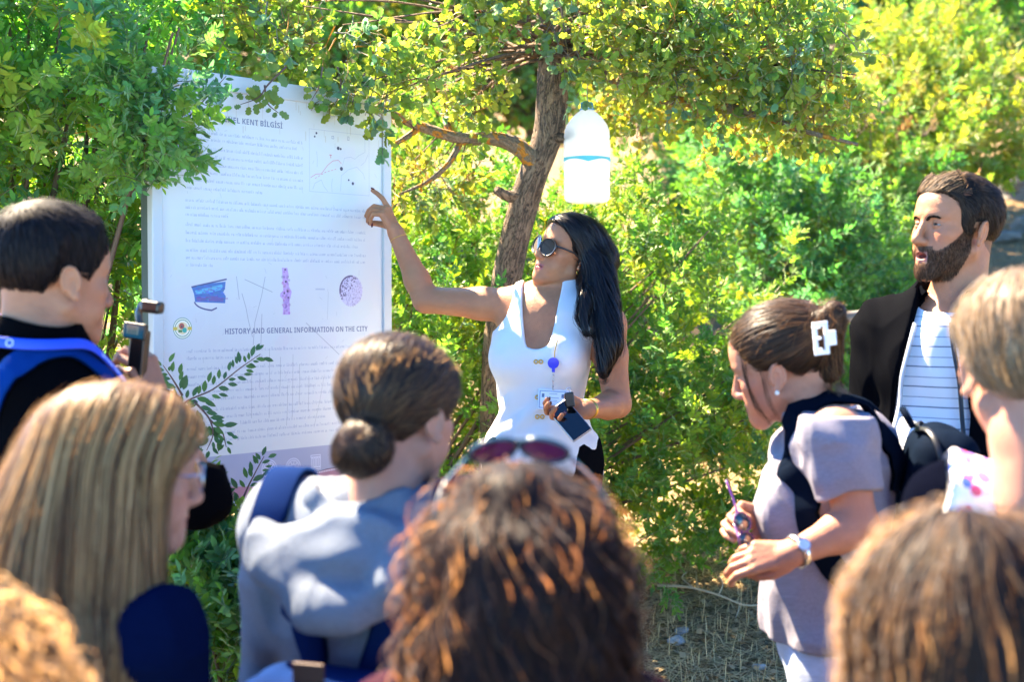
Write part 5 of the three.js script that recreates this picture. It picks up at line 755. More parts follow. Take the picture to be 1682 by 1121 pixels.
  const cd = new THREE.PlaneGeometry(0.086, 0.055), card = part('card_holder', boxAt(0.092, 0.062, 0.004, 0, 0, 0, 0.0015), phys(0xdfe5ec, 0.2, { clearcoat: 0.6 }), bd.g); card.position.copy(bd.R(cardAt)); const face = shade(new THREE.Mesh(cd, phys(0xffffff, 0.3, { map: tx, clearcoat: 0.6 }))); face.name = 'card'; face.position.z = 0.0024; card.add(face); card.rotation.set(-0.12, 0, -0.05);
  // phone and small power bank in the lower hand
  const pc = h.loc(at(936, 691, 3.575)), ph = worn('phone', 'black smartphone held in the hand of the guide', 'phone', h, pc), pg = new THREE.Group(); void pg;
  ph.g.rotation.set(0, 0, 0); ph.g.quaternion.copy(new THREE.Quaternion().setFromEuler(new THREE.Euler(-0.55, -0.1, 0.62)));
  part('case', boxAt(0.066, 0.122, 0.009, 0, 0, 0, 0.004), phys(0x9aa0a8, 0.3, { metalness: 0.6 }), ph.g); part('screen', boxAt(0.061, 0.117, 0.002, 0, 0, 0.0042, 0.0009), phys(0x05070a, 0.05, { clearcoat: 1, clearcoatRoughness: 0.03 }), ph.g);
  const c2 = h.loc(at(936, 657, 3.57)), ks = worn('key_fob', 'small black fob held above the phone of the guide', 'key fob', h, c2); part('fob', boxAt(0.026, 0.042, 0.01, 0, 0, 0, 0.004), blackPlastic, ks.g); part('fob_ring', new THREE.TorusGeometry(0.007, 0.0012, 8, 20).translate(0, 0.026, 0), silverMat, ks.g); ks.g.rotation.z = 0.15;
}

// ---------------------------------------------------------------- bearded man in the open jacket
{
  const beard = (l) => { const yc = lerp(0.006, -0.054, clamp((l.z - 0.018) / 0.06, 0, 1)), chin = (l.y < yc && l.y > -0.12 && l.z > 0.008 - 0.2 * (l.y + 0.05)) || (l.y < 0.03 && l.y > -0.02 && l.z > 0.01 && l.z < 0.032 && Math.abs(l.x) > 0.05), must = Math.abs(l.x) < 0.031 && l.y < -0.0455 && l.y > -0.06 && l.z > 0.07, lips = Math.abs(l.x) < 0.0205 && l.y < -0.0575 && l.y > -0.086 && l.z > 0.07; return (chin || must) && !lips && !(Math.abs(l.x) > 0.0715 && l.z < 0.016); };
  const h = human({ x: 1.12, z: -3.25, yaw: -0.6, H: 1.75, shoulder: 1.0, fat: 1.1, belly: 1.1, label: 'bearded man in black jacket over striped shirt, mouth open, looking at the board', skin: [0.4, 0.17, 0.088], lips: [0.38, 0.14, 0.11], head: at(1566, 380, 3.25), headTurn: headTurn(-67, -5, -2), headScale: 1.07, headCell: 0.0028, cell: 0.012, handCell: 0.0042, face: { jaw: 1.12, nose: 1.15, open: 0.007, lid: 0.0018, wide: 1.03, neck: 1.15 }, iris: [0.05, 0.025, 0.012], look: V(0.1, 0.02, 1),
    tint: (t, l, x, y, z) => { if (beard(l)) { const k = 0.34 + 0.1 * noise3(x * 120, y * 120, z * 120); t[0] *= k * 0.9; t[1] *= k; t[2] *= k * 1.1; } else if (hairline(l.x, l.y, l.z) > 0.005 && l.z < 0.06) { t[0] *= 0.4; t[1] *= 0.42; t[2] *= 0.45; } } });
  const s = h.s, iq = h.hq.clone().invert(), toHead = (p) => p.clone().sub(h.hc).applyQuaternion(iq).divideScalar(h.hs);
  trousers(h, 0x23262e, { top: 1.04 });
  const stripes = (() => { const c = document.createElement('canvas'); c.width = 8; c.height = 128; const x = c.getContext('2d'); x.fillStyle = '#ccd1d9'; x.fillRect(0, 0, 8, 128); x.fillStyle = '#5a6478'; x.fillRect(0, 20, 8, 8); x.fillStyle = '#7f899b'; x.fillRect(0, 88, 8, 6); const t = new THREE.CanvasTexture(c); t.colorSpace = THREE.SRGBColorSpace; t.wrapS = t.wrapT = THREE.RepeatWrapping; t.repeat.set(1, 1 / 0.05); return t; })();
  const tf = fold(0.005, 9, 3), shirtF = (x, y, z) => { const d = h.trunk(x, y, z) - 0.016; return Math.abs(d) > 0.05 ? d : d - tf(x, y, z) - 0.003 * Math.sin((x + y * 0.35) * 55 + 2 * noise3(x * 6, y * 6, 1)); };
  const nk = h.J.neck.clone(), neckHole = (a, b, up2) => { const e = ell(nk.clone().add(V(0, 0.065 * s + up2, 0.035 * s)), a, 0.1, b); return (x, y, z) => -e(x, y, z); };
  garment(h, 'striped_shirt', shirtF, [neckHole(0.092, 0.105, 0), half(V(0, 1.485 * s, 0), V(0, 1, 0)), half(V(0, 0.9 * s, 0), V(0, -1, 0)), (x, y, z) => Math.abs(x) - 0.17], V(-0.2, 0.86 * s, -0.2), V(0.2, 1.56 * s, 0.27), 0.0075, phys(0xffffff, 0.9, { map: stripes, sheen: 0.2 }), { label: 'white shirt with thin grey stripes', flatV: true });
  const jf1 = fold(0.005, 8, 11), jf2 = crease(0.008, 7, 2), jf0 = (x, y, z) => jf1(x, y, z) + jf2(x, y, z), jacketF = (x, y, z) => { let d = smin(h.trunk(x, y, z) - 0.024, Math.min(h.arms[0](x, y, z), h.arms[1](x, y, z)) - 0.016, 0.04); return Math.abs(d) > 0.06 ? d : d - jf0(x, y, z) - 0.004 * Math.sin((y * 0.5 + x) * 70 + 5 * noise3(x * 5, y * 5, z * 5)) * smoothstep(Math.abs(x), 0.13, 0.2); };
  const W = (y) => lerp(0.1, 0.055, smoothstep(y, 1.12 * s, 1.45 * s)), openF = (x, y, z) => -Math.max(Math.abs(x + 0.012) - W(y), 0.03 - z), cuff = (i) => { const a = h.A[i], n = a.wrist.clone().sub(a.el).normalize(); const b = ball(a.wrist, 0.2); return (x, y, z) => (b(x, y, z) < 0 ? half(a.wrist.clone().addScaledVector(n, -0.01), n)(x, y, z) : -1); };
  garment(h, 'jacket', jacketF, [openF, neckHole(0.085, 0.1, 0.03), half(V(0, 0.86 * s, 0), V(0, -1, 0)), half(V(0, 1.515 * s, 0), V(0, 1, 0)), cuff(0), cuff(1)], V(-0.42, 0.7 * s, -0.28), V(0.42, 1.56 * s, 0.32), 0.008, cloth(lin(0.0014, 0.0019, 0.0036), { bump: 0.0005, sheen: 0, spec: 0.04, rough: 0.9 }), { label: 'open black zip jacket' });
  for (const k of [1, -1]) { const pts = []; for (let i = 0; i <= 12; i++) { const y = lerp(0.88, 1.44, i / 12) * s; pts.push(V(-0.012 + k * (W(y) + 0.005), y, 0.2)); } part('zip_tape', strapGeo((x, y, z) => h.trunk(x, y, z) - 0.036, pts, 0.011, 0.004, 0.003, 60), std(k > 0 ? 0x14161c : 0xaab2be, 0.5), h.g); }
  { const pts = [], R = (a) => V(Math.sin(a) * 0.085, 1.475 * s + 0.02 * -Math.cos(a) * 1.0, -0.02 + Math.cos(a) * 0.088); for (let i = 0; i <= 20; i++) pts.push(R(lerp(0.75, Math.PI * 2 - 0.75, i / 20))); part('collar', strapGeo(h.trunk, pts, 0.05, 0.012, 0.016, 40), cloth(lin(0.0014, 0.0019, 0.0036), { rough: 0.8 }), h.g); }
  // hair: short, brushed back on top, faded sides
  const vol = placed((x, y, z) => cropped(0.0015, 0.011)(x, y - 0.012 * smoothstep(Math.abs(x), 0.02, 0.04) * smoothstep(z, 0.04, 0.055) + 0.02 * smoothstep(Math.abs(x), 0.05, 0.062) * smoothstep(z, 0.005, 0.015) * (1 - smoothstep(z, 0.04, 0.052)), z), h.hc, h.hq, h.hs), [lo, hi] = headBox(h);
  const cols = [[0.018, 0.012, 0.01], [0.03, 0.02, 0.015], [0.045, 0.03, 0.02]], ok = (p) => { const l = toHead(p); return hairline(l.x, l.y, l.z) > 0.002 || (Math.abs(l.x) > 0.055 && l.z < 0.045 && hairline(l.x, l.y, l.z) > -0.018); };
  const st = grow(vol, scatter(vol, lo, hi, 3800, ok, 15), (p, d) => { const l = toHead(p), top = smoothstep(l.y, 0.06, 0.1); d.copy(h.hdir(0.25 * top, -0.75 + 0.75 * top, -0.55 - 0.5 * top)); }, { seed: 4, len: 0.026, steps: 4, width: 0.0018, lift: 0.002, spreadLift: 0.005, hug: 0.75, stick: 0.35, frizz: 0.15, colors: cols });
  const fr = grow(vol, scatter(vol, lo, hi, 500, (p) => { const l = toHead(p); return l.z > 0.03 && l.y > 0.08 && hairline(l.x, l.y, l.z) > 0.0; }, 16), (p, d) => d.copy(h.hdir(0.5, 0.55, -0.4)), { seed: 5, len: 0.035, steps: 5, width: 0.0018, lift: 0.003, hug: 0.4, stick: 0.15, frizz: 0.2, colors: [[0.06, 0.035, 0.02], [0.1, 0.06, 0.03]] });
  const bs = grow(h.headF, scatter(h.headF, lo, hi, 9000, (p) => { const l = toHead(p); l.y += 0.006 * noise3(l.x * 300, l.y * 300, l.z * 300); return beard(l); }, 17), (p, d) => { const l = toHead(p); d.copy(h.hdir(l.x * 6, -1, 0.15)); }, { seed: 6, len: 0.012, steps: 3, width: 0.00075, lift: 0.001, spreadLift: 0.002, hug: 0.5, stick: 0.1, frizz: 0.35, colors: [[0.035, 0.017, 0.009], [0.06, 0.027, 0.013], [0.1, 0.046, 0.02], [0.022, 0.013, 0.01], [0.14, 0.08, 0.05]] });
  hairParts(h, vol, lo, hi, 0.0045, [0.018, 0.012, 0.01], st.concat(fr, brows(h, [0.01, 0.007, 0.006], 0.011, -0.009)), null, 'hair', hairMatte);
  part('beard', ribbons(bs), hairMatte, h.g, 'full short brown beard');
}
// ---------------------------------------------------------------- woman with the backpack
{
  const h = human({ x: 0.69, z: -2.68, yaw: -1.8, H: 1.6, lean: 0.05, female: 1, fat: 1.06, belly: 0.75, bust: 1.15, label: 'woman in lavender shirt with backpack looking down, hair held by a white claw clip', skin: [0.45, 0.205, 0.125], lips: [0.42, 0.16, 0.14], head: at(1280, 607, 2.66), headTurn: headTurn(-116, 15, -8), headScale: 0.97, headCell: 0.0028, cell: 0.009, handCell: 0.0026, armFat: 1.18, shoulders: [at(1374, 716, 2.5), null],
    arms: [{ elbow: at(1408, 862, 2.47), wrist: at(1304, 909, 2.42), dir: V(-1, -0.12, -0.06), back: V(0.1, 0.55, 0.8), curls: [[0.45, 0.7, 0.4], [0.55, 0.7, 0.4], [0.6, 0.7, 0.4], [0.65, 0.7, 0.4]], hand: { thumb: [[0.02, 0.024, -0.01], [0.05, 0.034, -0.024], [0.08, 0.03, -0.036], [0.1, 0.018, -0.042]] } },
      { wrist: at(1268, 853, 2.66), pole: V(0.6, -0.8, -0.3), dir: V(-1, 0.12, 0.1), back: V(-0.1, 0.3, -0.9), curls: [[0.8, 0.9, 0.5], [0.9, 0.9, 0.5], [0.95, 0.95, 0.5], [1, 0.95, 0.5]], hand: { thumb: [[0.02, 0.024, -0.012], [0.048, 0.036, -0.035], [0.072, 0.032, -0.05], [0.088, 0.02, -0.058]] } }] });
  const s = h.s, iq = h.hq.clone().invert(), toHead = (p) => p.clone().sub(h.hc).applyQuaternion(iq).divideScalar(h.hs);
  const sl0 = sleeve(h, 0, 0.012, 0.62), sl1 = sleeve(h, 1, 0.012, 0.62), fo0 = fold(0.006, 8, 6), fo1 = crease(0.007, 9, 3), fo = (x, y, z) => fo0(x, y, z) + fo1(x, y, z), shirtF = (x, y, z) => { const d = smin(Math.min(h.torso(x, y, z) - 0.014, h.trunk(x, y, z) - 0.008) - 0.006 * smoothstep(-y, -1.15 * s, -0.95 * s) + 0.005 * Math.sin(Math.atan2(x, z) * 9 + 3 * noise3(x * 5, y * 4, z * 5)) * smoothstep(-y, -1.15 * s, -0.95 * s), Math.min(sl0(x, y, z), sl1(x, y, z)), 0.03); return Math.abs(d) > 0.06 ? d : d - fo(x, y, z) - 0.004 * Math.sin((y * 0.9 + x * 0.4 - z) * 60 + 4 * noise3(x * 6, y * 6, z * 6)) * smoothstep(y, 1.15 * s, 1.35 * s); };
  const nk = h.J.neck.clone(), hole = ell(nk.clone().add(V(0, 0.05, 0.06)), 0.085, 0.085, 0.095);
  const shirt = garment(h, 'shirt', shirtF, [(x, y, z) => -hole(x, y, z), half(V(0, 0.955 * s, 0), V(0, -1, 0)), half(V(0, 1.47 * s, 0), V(0, 1, 0))], V(-0.36, 0.84 * s, -0.22), V(0.36, 1.5 * s, 0.26), 0.0065, cloth(lin(0.27, 0.26, 0.31), { bump: 0.0005 }), { label: 'loose pale lavender short sleeved shirt' });
  trousers(h, lin(0.5, 0.58, 0.72), { name: 'jeans', top: 1.0, shoe: 0xcfcfcf });
  // hair gathered up into a twist
  const knot = V(0.012, 0.075, -0.118), twist = union(0.02, ell(V(0.01, 0.068, -0.12), 0.034, 0.032, 0.04), ell(V(0.012, 0.088, -0.152), 0.026, 0.024, 0.022), cap(V(0, -0.03, -0.1), V(0.01, 0.06, -0.125), 0.026, 0.03));
  const volH = (x, y, z) => smin(smax(ell(V(0, 0.056, -0.02), 0.09, 0.09, 0.112)(x, y, z), -hairline(x, y, z) * 0.8, 0.012), twist(x, y, z), 0.02), vol = placed(volH, h.hc, h.hq, h.hs), [lo, hi] = headBox(h, 0.19, 0.15, 0.21);
  const cols = [[0.03, 0.016, 0.01], [0.045, 0.024, 0.013], [0.07, 0.037, 0.018], [0.02, 0.012, 0.008]];
  const flow = (p, d, id) => { const l = toHead(p), k = knot.clone().sub(l), q = k.length(); if (q < 0.05) { d.set(k.y, -k.x, 0).normalize().multiplyScalar(0.6).add(V(0, 0.6, -0.5)); d.copy(h.hdir(d.x, d.y, d.z)); } else { k.normalize(); d.copy(h.hdir(k.x, k.y, k.z)); } };
  const st = grow(vol, scatter(vol, lo, hi, 4200, (p) => { const l = toHead(p); return hairline(l.x, l.y, l.z) > -0.002 || l.z < -0.1; }, 25), flow, { seed: 14, len: 0.1, steps: 8, width: 0.002, lift: 0.001, spreadLift: 0.007, frizz: 0.08, colors: cols });
  const soft = grow(vol, scatter(vol, lo, hi, 420, (p) => { const l = toHead(p); return l.y > 0.03 || l.z < -0.09; }, 26), (p, d, id) => { flow(p, d, id); d.add(V(Math.sin(id), 0.5, Math.cos(id)).multiplyScalar(0.5)); }, { seed: 15, len: 0.06, steps: 6, width: 0.001, lift: 0.006, spreadLift: 0.01, hug: 0.4, stick: 0.2, frizz: 0.4, colors: [[0.2, 0.1, 0.04], [0.25, 0.13, 0.05]] });  // brighter orange strands: sunlight on crown and twist painted into the hair colour
  // wisps by the face and at the nape
  const r = rng(3), wisp = (pts, n, w) => { for (let i = 0; i < n; i++) { const q = pts.map((p) => h.head(p[0] + (r() - 0.5) * w, p[1] + (r() - 0.5) * w * 0.5, p[2] + (r() - 0.5) * w)); st.push({ pts: smooth(q, 12), nrm: h.hdir(1, 0, 0.2), w: 0.0011, col: cols[i % 4] }); } };
  wisp([[0.068, 0.05, 0.05], [0.074, 0.0, 0.055], [0.07, -0.06, 0.05], [0.062, -0.11, 0.03]], 11, 0.013); wisp([[0.08, 0.02, 0.02], [0.084, -0.05, 0.018], [0.07, -0.1, 0.015]], 5, 0.012);
  for (let i = 0; i < 120; i++) { const a = (r() - 0.5) * 0.09; st.push({ pts: smooth([h.head(a, -0.04 - r() * 0.02, -0.088), h.head(a * 1.1, -0.075, -0.1 - r() * 0.02), h.head(a * 1.2, -0.1 - r() * 0.03, -0.1 - r() * 0.035)], 6), nrm: h.hdir(0, 0, -1), w: 0.0014, col: [0.12, 0.065, 0.03] }); }
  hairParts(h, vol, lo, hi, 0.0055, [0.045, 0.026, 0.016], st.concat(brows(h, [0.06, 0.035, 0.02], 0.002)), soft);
  // claw clip
  const clipAt = h.head(0.05, 0.075, -0.128), cl = worn('hair_clip', 'white rectangular claw clip holding up brown hair', 'hair clip', h, clipAt), white = phys(0xeef0f3, 0.35, { clearcoat: 0.3 });
  cl.g.position.copy(at(1348, 556, 2.53)); cl.g.quaternion.copy(Y(0.25)).multiply(ZQ(0.1));
  for (const [w, hh, x, y] of [[0.008, 0.066, -0.012, 0], [0.008, 0.066, 0.012, 0], [0.016, 0.009, 0, 0.0285], [0.016, 0.009, 0, -0.0285]]) part('clip_bar', boxAt(w, hh, 0.006, x, y, 0, 0.0012), white, cl.g); part('clip_tab', boxAt(0.018, 0.03, 0.006, 0.026, -0.002, -0.004, 0.0015), white, cl.g); for (const k of [-1, 0, 1]) part('clip_tooth', boxAt(0.006, 0.005, 0.03, 0, k * 0.022, -0.016, 0.001), white, cl.g);
  part('earring', new THREE.SphereGeometry(0.0045, 14, 10), std(0xf2efe6, 0.2), h.g).position.copy(h.head(0.088, -0.036, -0.004));
  { const pts = []; for (let i = 0; i <= 16; i++) { const a = i / 16 * Math.PI * 2; pts.push(nk.clone().add(V(Math.sin(a) * 0.075, 0.015 - 0.035 * Math.cos(a), 0.015 + Math.cos(a) * 0.07))); } part('necklace', strapGeo(h.bodyF, pts, 0.005, 0.002, 0.001, 60), silverMat, h.g); }
  { const wc = h.A[0].wrist.clone().lerp(h.A[0].el, 0.06), ax = h.A[0].el.clone().sub(h.A[0].wrist).normalize(), w = new THREE.Group(); w.name = numbered('wristwatch'); tag(w, 'small silver wristwatch on the arm of the backpack woman', 'watch'); scene.add(w); w.position.copy(wc.clone().applyQuaternion(Y(h.g.rotation.y)).add(h.base)); const axW = ax.clone().applyQuaternion(Y(h.g.rotation.y)), fz = V(-0.25, 0.35, 0.9).addScaledVector(axW, -V(-0.25, 0.35, 0.9).dot(axW)).normalize(); w.quaternion.setFromRotationMatrix(new THREE.Matrix4().makeBasis(axW, fz.clone().cross(axW), fz));
    const band = new THREE.TorusGeometry(0.031, 0.0032, 8, 40); band.rotateY(Math.PI / 2); band.scale(2.4, 1, 1); part('band', band, silverMat, w); const dial = new THREE.CylinderGeometry(0.013, 0.0135, 0.006, 30); dial.rotateX(Math.PI / 2); part('case', dial, silverMat, w).position.z = 0.033; const fc = new THREE.CylinderGeometry(0.0105, 0.0105, 0.002, 30); fc.rotateX(Math.PI / 2); part('dial', fc, phys(0xcfe6ee, 0.15, { clearcoat: 1 }), w).position.z = 0.0365; }
  // backpack
  const bc = V(0.02, 1.25 * s, -0.18), bk = worn('backpack', 'black backpack with lettered zip pulls on the back of the lavender shirt', 'backpack', h, bc), black = cloth(lin(0.004, 0.008, 0.018), { rough: 0.7, bump: 0.0008 });
  const rb = (c, a, b, d, r2) => (x, y, z) => { const qx = Math.abs(x - c.x) - a + r2, qy = Math.abs(y - c.y) - b + r2, qz = Math.abs(z - c.z) - d + r2; return Math.hypot(Math.max(qx, 0), Math.max(qy, 0), Math.max(qz, 0)) + Math.min(Math.max(qx, qy, qz), 0) - r2; };
  const tiltQ = XQ(-0.22), bagF = placed(rb(V(0, 0, 0), 0.13, 0.175, 0.068, 0.06), V(0, 0, 0), tiltQ), pocket = placed(rb(V(0, -0.05, -0.066), 0.1, 0.1, 0.036, 0.033), V(0, 0, 0), tiltQ), wr = fold(0.006, 12, 20);
  part('pack_body', net((x, y, z) => bagF(x, y, z) - wr(x, y, z), V(-0.2, -0.27, -0.18), V(0.2, 0.27, 0.18), 0.008, {}), black, bk.g); part('front_pocket', net((x, y, z) => pocket(x, y, z) - wr(x, y, z), V(-0.16, -0.26, -0.2), V(0.16, 0.16, 0.05), 0.008, {}), black, bk.g);
  const bagAll = (x, y, z) => Math.min(bagF(x, y, z), pocket(x, y, z));
  const zipM = std(0x1d2026, 0.4, { metalness: 0.4 }), tagT = (txt) => { const c = document.createElement('canvas'); c.width = 256; c.height = 48; const x = c.getContext('2d'); x.fillStyle = '#16181d'; x.fillRect(0, 0, 256, 48); x.fillStyle = '#9fb4e0'; for (let k = 0; k < txt; k++) { x.fillRect(14 + k * 32, 10, 7, 28); x.fillRect(14 + k * 32, k % 2 ? 10 : 31, 20, 7); if (k % 3) x.fillRect(28 + k * 32, 14, 6, 22); } const t = new THREE.CanvasTexture(c); t.colorSpace = THREE.SRGBColorSpace; return t; };
  part('zip', strapGeo(bagAll, [V(0.125, -0.13, -0.05), V(0.13, 0.04, -0.03), V(0.11, 0.155, 0.0), V(0, 0.175, 0.03), V(-0.11, 0.155, 0)], 0.012, 0.005, 0.006, 50), zipM, bk.g); part('zip', strapGeo(bagAll, [V(0.1, -0.1, -0.1), V(0.09, 0.02, -0.095), V(0, 0.05, -0.08), V(-0.09, 0.02, -0.095)], 0.01, 0.005, 0.006, 40), zipM, bk.g);
  for (const [x, y, z, t2] of [[0.138, 0.0, -0.02, 0.25], [0.108, 0.0, -0.085, 0.1]]) { const g = new THREE.BoxGeometry(0.004, 0.075, 0.016); const m = part('zip_pull', g, std(0x16181d, 0.7), bk.g); m.position.set(x, y, z); m.rotation.x = t2; const pl = new THREE.PlaneGeometry(0.075, 0.014); pl.rotateZ(-Math.PI / 2); pl.rotateY(Math.PI / 2); const q = shade(new THREE.Mesh(pl, std(0xffffff, 0.7, { map: tagT(7) }))); q.name = 'lettering'; q.position.x = 0.0024; m.add(q); }
  part('grab_loop', tube(smooth([V(-0.04, 0.172, 0.035), V(-0.03, 0.2, 0.05), V(0.03, 0.2, 0.05), V(0.04, 0.172, 0.035)], 14), 0.007, 8), black, bk.g);
  const bodyOut = (x, y, z) => Math.min(shirtF(x, y, z), h.trunk(x, y, z) - 0.004);
  for (const k of [1, -1]) part('shoulder_strap', bk.shift(strapGeo(bodyOut, [V(0.085 * k, 1.3 * s, -0.15), V(0.088 * k, 1.42 * s, -0.1), V(0.088 * k, 1.47 * s, -0.01), V(0.11 * k, 1.38 * s, 0.075), V(0.148 * k, 1.27 * s, 0.065), V(0.17 * k, 1.15 * s, 0.02), V(0.165 * k, 1.08 * s, -0.05), V(0.12 * k, 1.04 * s, -0.13)], 0.052, 0.012, 0.006, 70)), black, bk.g);
  // purple sunglasses in her hands
  const gc = h.loc(at(1218, 862, 2.5)), gl = worn('sunglasses', 'purple framed sunglasses held in both hands of the backpack woman', 'sunglasses', h, gc), purple = phys(0x5a2a6e, 0.25, { clearcoat: 0.6 }), lensB = phys(0x1d3a4a, 0.08, { clearcoat: 1 });
  gl.g.quaternion.identity(); const C = (px, py, d) => at(px, py, d).sub(gl.g.position);
  for (const [px, py] of [[1219, 858], [1226, 890]]) { const rim = []; for (let k = 0; k <= 24; k++) { const a = k / 24 * 6.283; rim.push(C(px + Math.cos(a) * 13 + Math.sin(a) * 3, py + Math.sin(a) * 16, 2.47 + Math.cos(a) * 0.012)); } part('rim', tube(rim, 0.0022, 6, false), purple, gl.g); const g = new THREE.BufferGeometry(), ps = [C(px, py, 2.46), ...rim], ix = []; for (let k = 1; k <= 24; k++) ix.push(0, k + 1, k); g.setAttribute('position', new THREE.Float32BufferAttribute(ps.flatMap((v) => [v.x, v.y, v.z]), 3)); g.setIndex(ix); g.computeVertexNormals(); part('lens', g, lensB, gl.g); }
  part('temple', tube(smooth([C(1212, 846, 2.48), C(1205, 822, 2.5), C(1196, 798, 2.52), C(1193, 790, 2.53)], 12), 0.0028, 6), purple, gl.g); part('temple', tube(smooth([C(1221, 905, 2.47), C(1214, 885, 2.5), C(1206, 862, 2.53)], 10), 0.0028, 6), purple, gl.g); part('bridge', tube(smooth([C(1221, 873, 2.47), C(1216, 876, 2.46), C(1222, 879, 2.47)], 6), 0.002, 6), purple, gl.g);
}

// ---------------------------------------------------------------- listeners with their backs turned
const shirtOver = (h, off, slOff, s0, s1, fo) => { const cr = crease(0.007, 7.5, off * 900); const a = sleeve(h, 0, slOff - 0.01, s0), b = sleeve(h, 1, slOff - 0.01, s1); return (x, y, z) => { const d = smin(h.torso(x, y, z) - off + 0.009, Math.min(a(x, y, z), b(x, y, z)), 0.045); return Math.abs(d) > 0.06 ? d : d - fo(x, y, z) - cr(x, y, z); }; };
const headOf = (h) => { const iq = h.hq.clone().invert(); return (p) => p.clone().sub(h.hc).applyQuaternion(iq).divideScalar(h.hs); };
const neckCut = (h, a, b, up2, fwd = 0) => { const e = ell(h.J.neck.clone().add(V(0, up2, fwd)), a, 0.09, b); return (x, y, z) => -e(x, y, z); };

// young man filming with a small gimbal camera
{
  const h = human({ x: -0.9, z: -2.42, yaw: 2.3, H: 1.83, label: 'dark haired young man in black polo filming the board with a small camera', skin: [0.4, 0.18, 0.1], head: at(92, 462, 2.4), headTurn: headTurn(137, 4, 0), headScale: 1.02, headCell: 0.0038, cell: 0.015, handCell: 0.0034, shoulders: [null, at(166, 690, 2.5)],
    arms: [{}, { elbow: at(322, 812, 2.5), wrist: at(262, 672, 2.62), dir: V(-0.38, 0.92, 0.02), back: V(0.75, 0.25, 0.6), curls: [[0.75, 0.8, 0.5], [0.85, 0.85, 0.5], [0.9, 0.9, 0.5], [1, 0.9, 0.5]], hand: { thumb: [[0.02, 0.024, -0.012], [0.05, 0.034, -0.034], [0.08, 0.03, -0.05], [0.1, 0.022, -0.056]] } }] });
  const s = h.s, hd = headOf(h); trousers(h, 0x22252c, { cell: 0.016 });
  const f = shirtOver(h, 0.022, 0.024, 0.9, 1.12, fold(0.007, 9, 31)), black = cloth(lin(0.0014, 0.0018, 0.003), { rough: 0.85, spec: 0.05 });
  garment(h, 'polo_shirt', f, [neckCut(h, 0.08, 0.085, 0.085, 0.01), half(V(0, 0.86 * s, 0), V(0, -1, 0)), half(V(0, 1.5 * s, 0), V(0, 1, 0))], V(-0.46, 0.8 * s, -0.34), V(0.46, 1.55 * s, 0.5), 0.01, black);
  const col = []; for (let i = 0; i <= 24; i++) { const a = lerp(0.5, Math.PI * 2 - 0.5, i / 24); col.push(V(Math.sin(a) * 0.082, 1.455 * s - 0.012 * Math.cos(a), -0.02 + Math.cos(a) * 0.085)); }
  part('collar', strapGeo(h.trunk, col, 0.06, 0.01, 0.018, 48), black, h.g);
  // lanyard
  const lc = document.createElement('canvas'); lc.width = 32; lc.height = 1024; { const x = lc.getContext('2d'); x.fillStyle = '#0a46d8'; x.fillRect(0, 0, 32, 1024); x.strokeStyle = '#dfe8ff'; x.fillStyle = '#dfe8ff'; x.lineWidth = 3; for (const y of [180, 700]) { x.beginPath(); x.arc(16, y, 10, 0, 7); x.stroke(); for (let k = 0; k < 14; k++) x.fillRect(9 + (k % 3), y + 80 + k * 9, 14 - (k % 4) * 2, 6); } } const lt = new THREE.CanvasTexture(lc); lt.colorSpace = THREE.SRGBColorSpace; lt.wrapS = lt.wrapT = THREE.RepeatWrapping; lt.repeat.set(1, 1 / 32);
  const out = (x, y, z) => Math.min(f(x, y, z), h.trunk(x, y, z) - 0.03), lan = worn('lanyard', 'bright blue lanyard around the collar of the filming man', 'lanyard', h, V(0, 1.4 * s, -0.1)), lp = []; for (let i = 0; i <= 26; i++) { const a = lerp(0.35, Math.PI * 2 - 0.35, i / 26), fr = Math.max(0, Math.cos(a)); lp.push(V(Math.sin(a) * (0.1 + 0.01 * fr), 1.445 * s - 0.12 * fr * fr, -0.02 + Math.cos(a) * 0.105)); }
  part('band', lan.shift(strapGeo(out, lp, 0.02, 0.003, 0.006, 70)), phys(0xffffff, 0.5, { map: lt, sheen: 0.3 }), lan.g); part('badge_pouch', boxAt(0.075, 0.1, 0.006, 0, 0, 0, 0.003), std(0xdfe6ee, 0.4), lan.g).position.copy(lan.R(V(0, 1.2 * s, 0.17)));
  // sling bag strap and bag on the chest side
  const sb = worn('sling_bag', 'blue sling bag strapped across the back of the filming man', 'bag', h, V(0, 1.2 * s, -0.1)), blue = cloth(0x0d3a86, { rough: 0.7 });
  part('strap', sb.shift(strapGeo((x, y, z) => f(x, y, z), [V(-0.13, 1.3 * s, 0.14), V(-0.125, 1.44 * s, 0.02), V(-0.115, 1.4 * s, -0.1), V(-0.03, 1.22 * s, -0.13), V(0.06, 1.05 * s, -0.12), V(0.13, 0.98 * s, -0.06), V(0.15, 0.98 * s, 0.05)], 0.05, 0.008, 0.004, 60)), blue, sb.g); part('pouch', boxAt(0.16, 0.12, 0.06, 0, 0, 0, 0.02), blue, sb.g).position.copy(sb.R(V(0.1, 1.03 * s, 0.17)));
  // short dark hair
  const vol = placed(cropped(0.0015, 0.02, 0.02, 0.09), h.hc, h.hq, h.hs), [lo, hi] = headBox(h);
  const st = grow(vol, scatter(vol, lo, hi, 4200, () => true, 35), (p, d) => { const l = hd(p), t = smoothstep(l.y, 0.06, 0.12), sw = V(l.x, 0, l.z + 0.045); d.copy(h.hdir(sw.x * 9 * t, -1 + 0.9 * t, 0.25 + sw.z * 9 * t)); }, { seed: 36, len: 0.03, steps: 4, width: 0.0022, lift: 0.002, spreadLift: 0.006, hug: 0.85, stick: 0.4, frizz: 0.15, colors: [[0.006, 0.0055, 0.008], [0.01, 0.0085, 0.01], [0.016, 0.012, 0.011]] });
